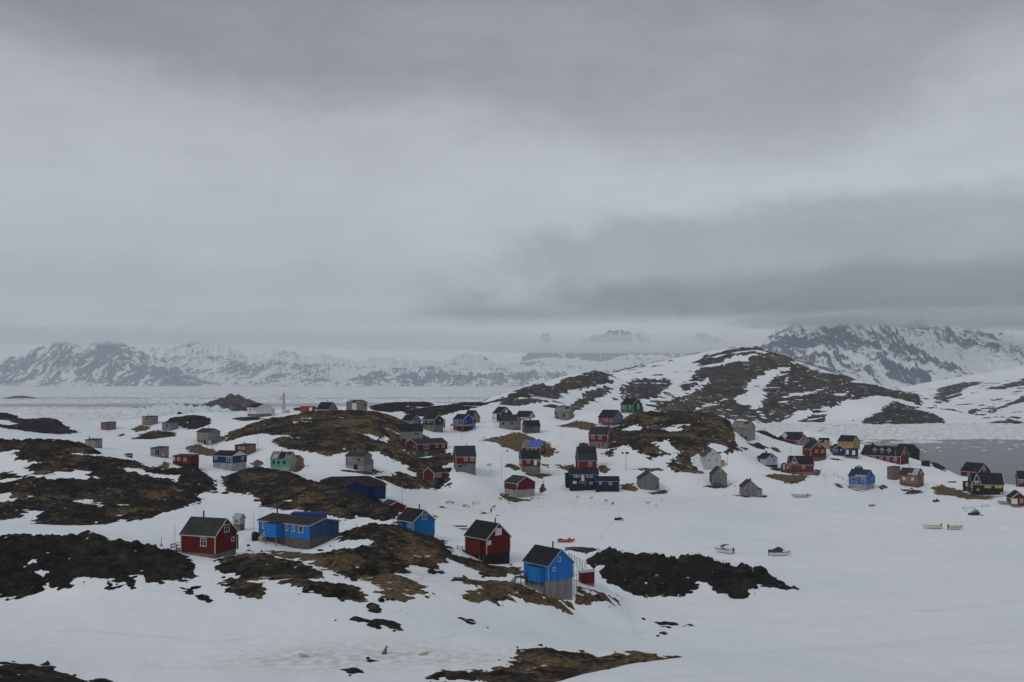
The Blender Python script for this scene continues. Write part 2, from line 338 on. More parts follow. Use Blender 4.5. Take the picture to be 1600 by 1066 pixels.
P('brownboard', (0.20, 0.155, 0.12), (0.25, 0.21, 0.17), 0.4); P('white', (0.60, 0.585, 0.55), None, board=False); P('whiteboard', (0.50, 0.53, 0.54), (0.30, 0.31, 0.31), 0.45); P('whitebase', (0.42, 0.47, 0.50), None)
P('lilac', (0.38, 0.36, 0.46), (0.47, 0.45, 0.50), 0.4); P('green2', (0.02, 0.11, 0.065), None); P('dkgreen', (0.012, 0.045, 0.036), None); P('green', (0.022, 0.105, 0.085), (0.03, 0.13, 0.11), 0.3)
P('greentin', (0.06, 0.28, 0.20), (0.16, 0.34, 0.27), 0.45); P('greytin', (0.25, 0.26, 0.255), (0.33, 0.34, 0.335), 0.45); P('blackgreen', (0.016, 0.026, 0.022), None); P('yellow', (0.36, 0.23, 0.035), None); P('orange', (0.42, 0.19, 0.04), None)
P('rust', (0.30, 0.045, 0.02), (0.22, 0.035, 0.02), 0.3); P('blackboard', (0.014, 0.014, 0.017), None); P('blackboard2', (0.020, 0.022, 0.027), None)
P('tarred', (0.014, 0.014, 0.016), (0.04, 0.04, 0.042), 0.3); P('plank', (0.18, 0.18, 0.18), (0.27, 0.265, 0.26), 0.5); P('redbase', (0.10, 0.018, 0.016), (0.03, 0.025, 0.025), 0.5); P('bluegrey', (0.075, 0.085, 0.11), (0.10, 0.11, 0.13), 0.4)
P('wood', (0.17, 0.16, 0.15), (0.24, 0.225, 0.21), 0.4, board=False); P('darkwood', (0.045, 0.042, 0.04), (0.08, 0.075, 0.07), 0.4, board=False); P('crate', (0.48, 0.29, 0.13), None)
m_felt('felt', (0.032, 0.031, 0.032)); m_felt('feltblack', (0.016, 0.017, 0.021)); m_felt('feltgrey', (0.036, 0.035, 0.034)); m_felt('feltgrey2', (0.030, 0.032, 0.038)); m_felt('feltgreen', (0.05, 0.062, 0.06)); m_felt('patchgrey', (0.17, 0.165, 0.16))
m_stone('concrete', (0.16, 0.155, 0.145), 0.3); m_stone('concretepale', (0.30, 0.31, 0.31), 0.3); m_stone('stone', (0.13, 0.12, 0.11)); m_stone('rubble', (0.11, 0.10, 0.088))
m_plain('trim_white', (0.44, 0.45, 0.46), 0.6, 0.2, 3.0); m_plain('trim_grey', (0.33, 0.33, 0.33)); m_plain('trim_red', (0.22, 0.03, 0.03)); m_plain('trim_ltblue', (0.09, 0.25, 0.55)); m_plain('trim_worn', (0.16, 0.26, 0.42))
m_plain('boarding', (0.52, 0.42, 0.29), 0.8, 0.2); m_plain('yellow_boarding', (0.45, 0.26, 0.06)); m_plain('white_board', (0.58, 0.58, 0.57), 0.7, 0.1); m_plain('dark_hole', (0.006, 0.006, 0.007)); m_plain('red_door', (0.24, 0.025, 0.025))
m_plain('tarpaulin', (0.02, 0.06, 0.42), 0.45, 0.2); m_plain('tin', (0.30, 0.32, 0.34), 0.5, 0.15); m_plain('pipe', (0.05, 0.05, 0.05)); m_plain('brick', (0.09, 0.075, 0.07)); m_plain('steel', (0.30, 0.31, 0.32), 0.5, 0.2); m_plain('black_metal', (0.02, 0.02, 0.022), 0.6)
m_plain('hull_white', (0.62, 0.63, 0.62), 0.4, 0.08); m_plain('hull_cream', (0.58, 0.56, 0.47), 0.5, 0.15); m_plain('hull_grey', (0.40, 0.41, 0.40)); m_plain('hull_tan', (0.36, 0.28, 0.17)); m_plain('hull_orange', (0.50, 0.07, 0.02), 0.5, 0.2); m_plain('canvas_blue', (0.02, 0.04, 0.075)); m_plain('rubber', (0.015, 0.015, 0.017))
m_plain('fur_brown', (0.16, 0.11, 0.07), 0.95, 0.4, 9); m_plain('fur_cream', (0.46, 0.40, 0.30), 0.95, 0.25, 9); m_plain('fur_black', (0.025, 0.023, 0.022), 0.95, 0.3, 9); m_plain('fur_tan', (0.28, 0.21, 0.13), 0.95, 0.3, 9); m_plain('fur_grey', (0.16, 0.15, 0.14), 0.95, 0.4, 9)
m_plain('cloth_dark', (0.03, 0.035, 0.04)); m_plain('skin', (0.40, 0.25, 0.18)); m_plain('sledge_wood', (0.42, 0.35, 0.24)); m_plain('paint_red', (0.30, 0.02, 0.02), 0.4)
M = MATS
TRIM = {'white': 'trim_white', 'grey': 'trim_grey', 'redtrim': 'trim_red', 'ltblue': 'trim_ltblue', 'blueworn': 'trim_worn', 'blueworn2': 'trim_worn'}

# ---------------------------------------------------------------- noise and terrain
def _hash(ix, iy, seed):
    h = (ix.astype(np.int64) * 374761393 + iy.astype(np.int64) * 668265263 + seed * 974634777) & 0xffffffff
    h = ((h ^ (h >> 13)) * 1274126177) & 0xffffffff
    return ((h ^ (h >> 16)) & 0xffffff) / float(0x1000000)

def gnoise(x, y, seed=0):
    ix = np.floor(x); iy = np.floor(y); fx = x - ix; fy = y - iy
    def g(dx, dy):
        a = _hash(ix + dx, iy + dy, seed) * 6.2831853
        return np.cos(a) * (fx - dx) + np.sin(a) * (fy - dy)
    u = fx * fx * fx * (fx * (fx * 6 - 15) + 10); v = fy * fy * fy * (fy * (fy * 6 - 15) + 10)
    a = g(0, 0); b = g(1, 0); c = g(0, 1); d = g(1, 1)
    return 1.5 * ((a + (b - a) * u) * (1 - v) + (c + (d - c) * u) * v)

def fbm(x, y, oct=4, seed=0, gain=0.5, lac=2.03):
    s = 0; a = 1.0; n = 0
    for i in range(oct):
        s = s + a * gnoise(x, y, seed + i * 17); n += a
        x = x * lac + 5.3; y = y * lac - 3.7; a *= gain
    return s / n

def ridged(x, y, oct=4, seed=0, gain=0.5, lac=2.07):
    s = 0; a = 1.0; n = 0
    for i in range(oct):
        s = s + a * (1 - np.abs(gnoise(x, y, seed + i * 31)) * 1.6); n += a
        x = x * lac + 1.7; y = y * lac + 9.2; a *= gain
    return s / n

def worley(x, y, seed=0):
    ix = np.floor(x); iy = np.floor(y)
    f1 = np.full(np.shape(x), 9.0); f2 = np.full(np.shape(x), 9.0)
    for dx in (-1, 0, 1):
        for dy in (-1, 0, 1):
            px = ix + dx + _hash(ix + dx, iy + dy, seed) ; py = iy + dy + _hash(ix + dx, iy + dy, seed + 7)
            r = np.hypot(px - x, py - y)
            f2 = np.where(r < f1, f1, np.minimum(f2, r)); f1 = np.minimum(f1, r)
    return f1, f2

def sstep(a, b, x):
    t = np.clip((x - a) / (b - a), 0, 1)
    return t * t * (3 - 2 * t)

class Relief:
    """Smooth ground through surveyed spot heights (thin-plate spline on a grid)."""
    def __init__(self, pts, x0, x1, y0, y1, step, lam):
        p = np.array(pts, float); S = 100.0
        P = p[:, :2] / S; n = len(p)
        def K(r2): return 0.5 * r2 * np.log(np.maximum(r2, 1e-12))
        d2 = ((P[:, None] - P[None]) ** 2).sum(2)
        A = np.zeros((n + 3, n + 3)); A[:n, :n] = K(d2) + lam * np.eye(n)
        A[:n, n] = 1; A[:n, n + 1:] = P; A[n, :n] = 1; A[n + 1:, :n] = P.T
        w = np.linalg.solve(A, np.concatenate([p[:, 2], np.zeros(3)]))
        self.x0, self.y0, self.st = x0, y0, step
        gx = np.arange(x0, x1 + step, step); gy = np.arange(y0, y1 + step, step)
        X, Y = np.meshgrid(gx / S, gy / S); Z = np.zeros(X.shape)
        for r in range(len(gy)):
            r2 = (X[r][:, None] - P[None, :, 0]) ** 2 + (Y[r][:, None] - P[None, :, 1]) ** 2
            Z[r] = K(r2) @ w[:n] + w[n] + X[r] * w[n + 1] + Y[r] * w[n + 2]
        self.Z = Z
    def __call__(self, x, y):
        x = np.asarray(x, float); y = np.asarray(y, float)
        h, wd = self.Z.shape
        u = np.clip((x - self.x0) / self.st, 1, wd - 3.001); v = np.clip((y - self.y0) / self.st, 1, h - 3.001)
        i = np.floor(u).astype(int); j = np.floor(v).astype(int); fu = u - i; fv = v - j
        def w4(t): return (((-t + 2) * t - 1) * t / 2, ((3 * t - 5) * t * t + 2) / 2, ((-3 * t + 4) * t + 1) * t / 2, (t - 1) * t * t / 2)
        wu = w4(fu); wv = w4(fv); s = 0
        for b in range(4):
            for a in range(4):
                s = s + self.Z[j + b - 1, i + a - 1] * wu[a] * wv[b]
        return s
def make_village(pts): return Relief(pts, -460, 460, -60, 760, 2.5, 0.0008)
def make_hill(pts): return Relief(pts, -200, 1500, 700, 3000, 10, 0.02)

def bay(x, y):          # where snow-covered sea ice closes the ground off at sea level
    return (x > -80) & (y < 372 + 0.0 * x)
def smax(a, b, k):
    h = np.clip(0.5 + 0.5 * (a - b) / k, 0, 1)
    return b + (a - b) * h + k * h * (1 - h)
def village_ground(R, x, y):
    z = R(x, y)
    ice = 0.35
    w = sstep(398, 372, y) * sstep(-110, -70, x)
    zi = smax(z, ice, 1.2)
    z = z + (zi - z) * w
    return np.maximum(z, -1.8)
def hill_ground(R, x, y):
    return np.maximum(R(x, y), -1.8)

# ---------------------------------------------------------------- survey data (metres)
VILLAGE_SPOTS = [(-45.24,88.0,13.81),(-42.74,95.0,11.37),(-46.61,98.0,12.1),(-53.08,118.0,9.44),(-62.08,138.0,8.69),(-72.25,146.0,8.75),(-50.19,142.0,9.61),(-67.67,162.0,15.01),(-79.13,162.0,14.91),(-88.43,160.0,14.5),(-57.26,162.0,12.41),(-77.7,186.0,12.15),(-92.74,195.0,12.05),(-78.28,203.0,11.95),(-105.01,190.0,12.53),(-39.85,124.0,9.48),(-39.33,102.0,10.3),(-36.25,141.0,9.82),(-33.52,149.0,10.7),(-25.01,139.0,10.07),(-16.71,130.0,9.67),(-48.2,150.0,10.31),(-14.65,114.0,9.23),(-16.71,104.0,9.72),(-27.25,106.0,9.82),(-31.62,123.0,9.33),(-82.08,206.0,9.95),(-97.17,216.0,11.82),(-106.94,208.0,11.26),(-143.96,280.0,23.26),(-133.16,280.0,23.08),(-161.18,285.0,22.97),(-119.27,277.0,22.2),(-102.57,266.0,18.46),(-87.88,258.0,16.62),(-78.97,256.0,15.65),(-103.18,247.0,15.71),(-120.5,250.0,17.02),(-79.88,226.0,11.97),(-141.39,250.0,15.42),(-77.12,240.0,12.54),(-173.59,365.0,19.83),(-216.56,432.0,26.67),(-200.35,430.0,23.97),(-178.3,408.0,19.55),(-243.19,430.0,25.35),(-138.82,360.0,18.48),(-118.89,370.0,17.89),(-171.34,430.0,21.48),(-141.39,440.0,25.01),(-131.59,455.0,25.96),(-65.24,216.0,11.82),(-56.81,221.0,11.17),(-62.66,195.0,10.8),(-62.21,176.0,11.38),(-107.97,420.0,24.07),(-95.6,425.0,25.8),(-53.98,420.0,26.23),(-46.67,415.0,24.0),(-88.43,430.0,26.74),(-99.87,370.0,19.55),(-80.98,350.0,16.83),(-55.91,348.0,15.62),(-70.57,366.0,18.12),(-76.16,395.0,21.47),(-55.57,393.0,21.56),(-41.41,358.0,16.3),(-65.81,320.0,11.62),(-56.68,315.0,11.05),(-39.85,310.0,9.52),(-45.04,292.0,8.47),(-88.41,362.0,18.36),(-72.75,283.0,15.26),(-53.88,262.0,14.07),(-39.36,245.0,12.76),(-29.07,232.0,10.48),(-72.4,262.0,11.71),(-53.08,236.0,10.73),(-39.95,222.0,10.18),(-31.39,222.0,10.18),(-81.84,283.0,13.08),(-24.42,190.0,12.4),(-18.92,184.0,11.5),(-24.54,166.0,10.88),(-28.03,178.0,11.63),(-12.44,176.0,9.35),(-18.51,160.0,9.87),(-30.85,160.0,10.9),(-13.95,155.0,9.32),(-10.28,200.0,7.48),(-14.91,232.0,6.75),(-8.68,135.0,7.64),(0.0,146.0,5.0),(4.37,136.0,4.78),(-7.39,115.0,8.74),(10.28,160.0,2.67),(17.69,172.0,1.53),(-5.33,166.0,7.14),(-3.93,153.0,6.76),(0.0,178.0,5.91),(18.82,202.0,5.6),(25.84,201.0,4.99),(33.42,200.0,4.4),(39.65,199.0,4.06),(44.31,197.0,3.28),(50.39,196.0,1.83),(17.54,182.0,1.63),(29.56,184.0,0.39),(42.57,184.0,0.27),(53.68,192.0,0.27),(14.27,222.0,2.19),(13.82,187.0,2.98),(0.0,109.0,9.32),(-6.56,102.0,9.65),(2.98,116.0,8.84),(12.03,117.0,8.12),(17.29,117.0,7.59),(7.07,110.0,8.68),(2.03,79.0,15.99),(7.9,82.0,16.29),(14.37,86.0,16.12),(22.22,91.0,15.38),(30.85,96.0,14.64),(43.03,103.0,13.52),(56.56,110.0,12.43),(64.78,112.0,12.29),(17.48,68.0,19.5),(9.0,70.0,18.9),(27.76,72.0,18.3),(39.07,76.0,17.09),(-24.49,381.0,14.78),(-13.11,408.0,15.61),(-6.75,350.0,5.58),(-14.49,322.0,2.13),(12.92,402.0,13.39),(15.81,492.0,23.24),(26.67,415.0,15.2),(20.24,450.0,18.89),(4.63,360.0,5.76),(-29.69,308.0,3.78),(-11.44,445.0,19.69),(30.72,478.0,23.72),(-57.58,560.0,28.12),(-36.63,570.0,27.54),(-14.91,580.0,26.58),(-112.47,500.0,26.5),(-76.35,540.0,27.16),(-33.42,520.0,23.96),(-84.58,470.0,27.01),(10.22,530.0,25.35),(59.38,462.0,25.75),(81.34,452.0,25.48),(96.14,440.0,22.19),(48.84,400.0,13.52),(66.84,400.0,13.52),(87.84,402.0,12.61),(49.61,386.0,8.25),(67.66,376.0,5.93),(63.56,430.0,19.27),(81.94,425.0,18.7),(38.66,376.0,6.65),(40.72,352.0,3.13),(14.37,172.0,4.96),(11.34,168.0,5.45),(15.62,180.0,4.37),(-33.73,362.0,11.38),(-25.73,364.0,10.99),(-27.15,330.0,3.31),(-111.12,364.0,15.44),(-42.78,416.0,19.95),(26.92,476.0,20.12),(-35.12,414.0,17.38),(24.16,470.0,19.76),(138.56,490.0,8.19),(129.47,510.0,14.43),(148.94,515.0,14.18),(123.84,470.0,11.91),(137.53,428.0,5.62),(119.54,372.0,3.42),(135.03,382.0,4.4),(157.1,388.0,3.84),(187.2,440.0,4.09),(178.15,396.0,2.08),(178.15,440.0,4.09),(183.86,384.0,1.75),(177.38,345.0,2.09),(102.96,356.0,2.71),(61.16,366.0,3.54),(86.38,384.0,4.71),(153.83,352.0,0.86),(157.28,322.0,1.1),(191.65,355.0,2.81),(149.42,465.0,7.72),(182.65,490.0,7.56),(-378.53,620.0,-6.0),(-308.48,600.0,-6.0),(-258.35,600.0,-6.0),(-227.12,620.0,-6.0),(-187.28,620.0,-6.0),(-156.94,660.0,-6.0),(-117.99,680.0,-6.0),(-67.48,700.0,-6.0),(-13.88,720.0,-6.0),(43.7,680.0,-6.0),(79.69,620.0,-6.0),(115.68,600.0,-6.0),(160.67,625.0,-6.0),(189.59,590.0,-6.0),(210.15,545.0,-4.0),(208.87,500.0,-3.0),(197.94,440.0,-3.0),(202.7,415.0,-3.0),(210.8,400.0,-3.0),(228.47,395.0,-4.0),(-257.07,500.0,12.0),(-215.3,500.0,10.0),(-186.83,510.0,12.0),(-160.09,530.0,12.0),(17.38,104.0,9.5),(40.17,125.0,4.0),(57.65,138.0,2.0),(77.12,150.0,1.0),(2.37,92.0,11.5),(8.64,96.0,11.0),(0.0,250.0,-1.5),(17.99,280.0,-1.5),(38.56,300.0,-1.5),(32.13,250.0,-1.5),(61.7,320.0,-1.5),(84.83,330.0,-1.0),(109.25,340.0,-0.8),(129.18,335.0,-1.0),(64.27,250.0,-2.0),(96.4,250.0,-2.0),(128.53,250.0,-2.0),(154.24,300.0,-1.5),(61.05,190.0,-2.0),(85.48,190.0,-2.0),(103.79,190.0,-1.5),(50.13,260.0,-2.0),(93.19,290.0,-2.0),(134.96,300.0,-1.5),(33.93,165.0,0.3),(56.56,160.0,-0.5),(29.56,230.0,-0.5),(50.61,225.0,-1.5),(0.0,0.0,38.4),(0.0,-40.0,40.0),(-30.0,0.0,38.0),(30.0,0.0,38.0),(-60.0,-30.0,39.0),(60.0,-30.0,39.0),(0.0,14.0,34.0),(0.0,30.0,28.5),(-20.0,30.0,28.0),(20.0,30.0,28.5),(-40.0,45.0,23.0),(40.0,45.0,25.0),(-60.0,60.0,19.0),(60.0,60.0,21.0),(0.0,55.0,22.0),(-25.0,70.0,14.5),(-40.0,80.0,13.0),(100.0,60.0,19.0),(-100.0,60.0,19.0),(-150.0,120.0,10.0),(150.0,110.0,8.0),(-47.71,160.0,11.72),(-53.26,195.0,11.05),(-36.96,182.0,9.35),(-19.83,200.0,7.99),(-4.72,186.0,5.93),(5.86,160.0,5.6),(11.94,172.0,5.07),(-31.17,250.0,6.9),(-45.28,272.0,9.06),(-40.12,212.0,8.8),(-169.09,415.0,19.73),(-154.6,425.0,21.43),(-141.39,412.0,19.61),(-134.62,322.0,18.69),(-114.71,296.0,16.98),(-112.51,318.0,16.09),(-98.4,305.0,13.54),(-113.56,372.0,15.97),(-92.01,345.0,14.28),(-89.41,318.0,11.59),(-72.02,322.0,10.61),(-116.67,455.0,23.33),(-90.63,452.0,26.2),(-79.54,432.0,26.67),(-66.6,430.0,27.15),(-43.31,432.0,20.84),(-44.09,392.0,16.32),(-33.42,428.0,18.54),(-21.49,440.0,17.8),(-19.03,470.0,20.67),(-35.5,372.0,11.67),(-19.4,345.0,8.96),(-26.66,340.0,3.62),(-48.71,326.0,10.77),(-5.55,480.0,20.57),(1.45,452.0,18.07),(8.35,500.0,20.72),(5.77,438.0,17.2),(11.08,392.0,10.78),(3.49,362.0,7.89),(1.59,330.0,1.72),(27.91,488.0,20.87),(45.19,445.0,19.69),(55.63,458.0,25.72),(38.91,405.0,12.54),(25.26,378.0,4.78),(20.24,348.0,1.76),(45.13,352.0,2.22),(75.32,390.0,5.16),(73.51,366.0,1.66),(79.13,342.0,0.55),(101.7,430.0,14.02),(104.85,412.0,5.05),(142.98,515.0,7.9),(135.05,468.0,9.02),(128.46,428.0,5.62),(110.71,396.0,3.61),(146.2,470.0,7.08),(156.11,505.0,7.54),(139.23,432.0,8.21),(160.69,470.0,7.98),(167.74,430.0,4.21),(125.21,352.0,1.54),(148.87,388.0,1.35),(147.38,362.0,1.38),(177.1,378.0,3.56),(158.03,342.0,0.77),(186.96,368.0,0.74),(156.3,312.0,1.1)]
HILL_SPOTS = [(412.08,957.0,0.02),(358.61,930.0,-0.04),(307.52,957.0,0.02),(246.02,957.0,0.02),(281.11,972.0,0.02),(289.2,1250.0,80.97),(310.52,1255.0,81.94),(238.11,1235.0,72.54),(189.59,1180.0,56.68),(143.96,1120.0,45.04),(111.57,1085.0,40.0),(98.78,1060.0,50.22),(65.87,1025.0,45.93),(44.31,985.0,38.1),(30.85,960.0,36.92),(0.0,905.0,30.11),(-13.98,870.0,18.75),(321.34,1250.0,76.15),(338.69,1240.0,71.08),(353.41,1222.0,60.42),(370.18,1200.0,51.57),(394.34,1180.0,44.55),(431.88,1120.0,32.08),(446.27,1085.0,22.57),(436.2,1010.0,4.3),(128.53,1000.0,22.01),(209.19,1085.0,30.94),(272.49,1060.0,24.33),(330.98,1030.0,18.16),(356.68,1110.0,30.73),(385.6,1000.0,12.37),(299.49,1165.0,45.24),(267.67,1190.0,56.83),(60.73,945.0,26.03),(89.07,990.0,31.73),(28.92,900.0,23.8),(348.17,985.0,6.45),(136.25,1060.0,34.55),(160.67,1000.0,18.79),(437.28,972.0,0.02),(467.43,957.0,0.02),(504.33,957.0,0.02),(515.68,1180.0,7.39),(626.61,1300.0,10.76),(771.21,1500.0,27.47),(703.34,1520.0,31.21),(917.74,1700.0,45.46),(1002.57,1950.0,63.81),(1187.66,2100.0,89.94),(671.72,1560.0,22.96),(877.25,1950.0,46.27),(903.6,1850.0,48.32),(671.53,1620.0,25.42),(163.88,850.0,-6.0),(106.68,830.0,-6.0),(51.41,800.0,-6.0),(0.0,790.0,-6.0),(-51.41,800.0,-8.0),(-51.41,1000.0,-8.0),(226.22,880.0,-6.0),(282.78,880.0,-6.0),(339.33,880.0,-6.0),(404.88,900.0,-5.0),(474.29,900.0,-5.0),(549.49,900.0,-5.0),(-33.42,1300.0,-6.0),(44.99,1400.0,-6.0),(144.6,1500.0,-6.0),(265.1,1650.0,-6.0),(393.64,1750.0,-6.0),(506.11,1750.0,-4.0),(544.99,1600.0,-2.0),(557.84,1400.0,4.0),(781.49,1900.0,25.0),(1169.67,2600.0,10.0),(1388.17,2700.0,30.0),(1619.54,2800.0,60.0)]
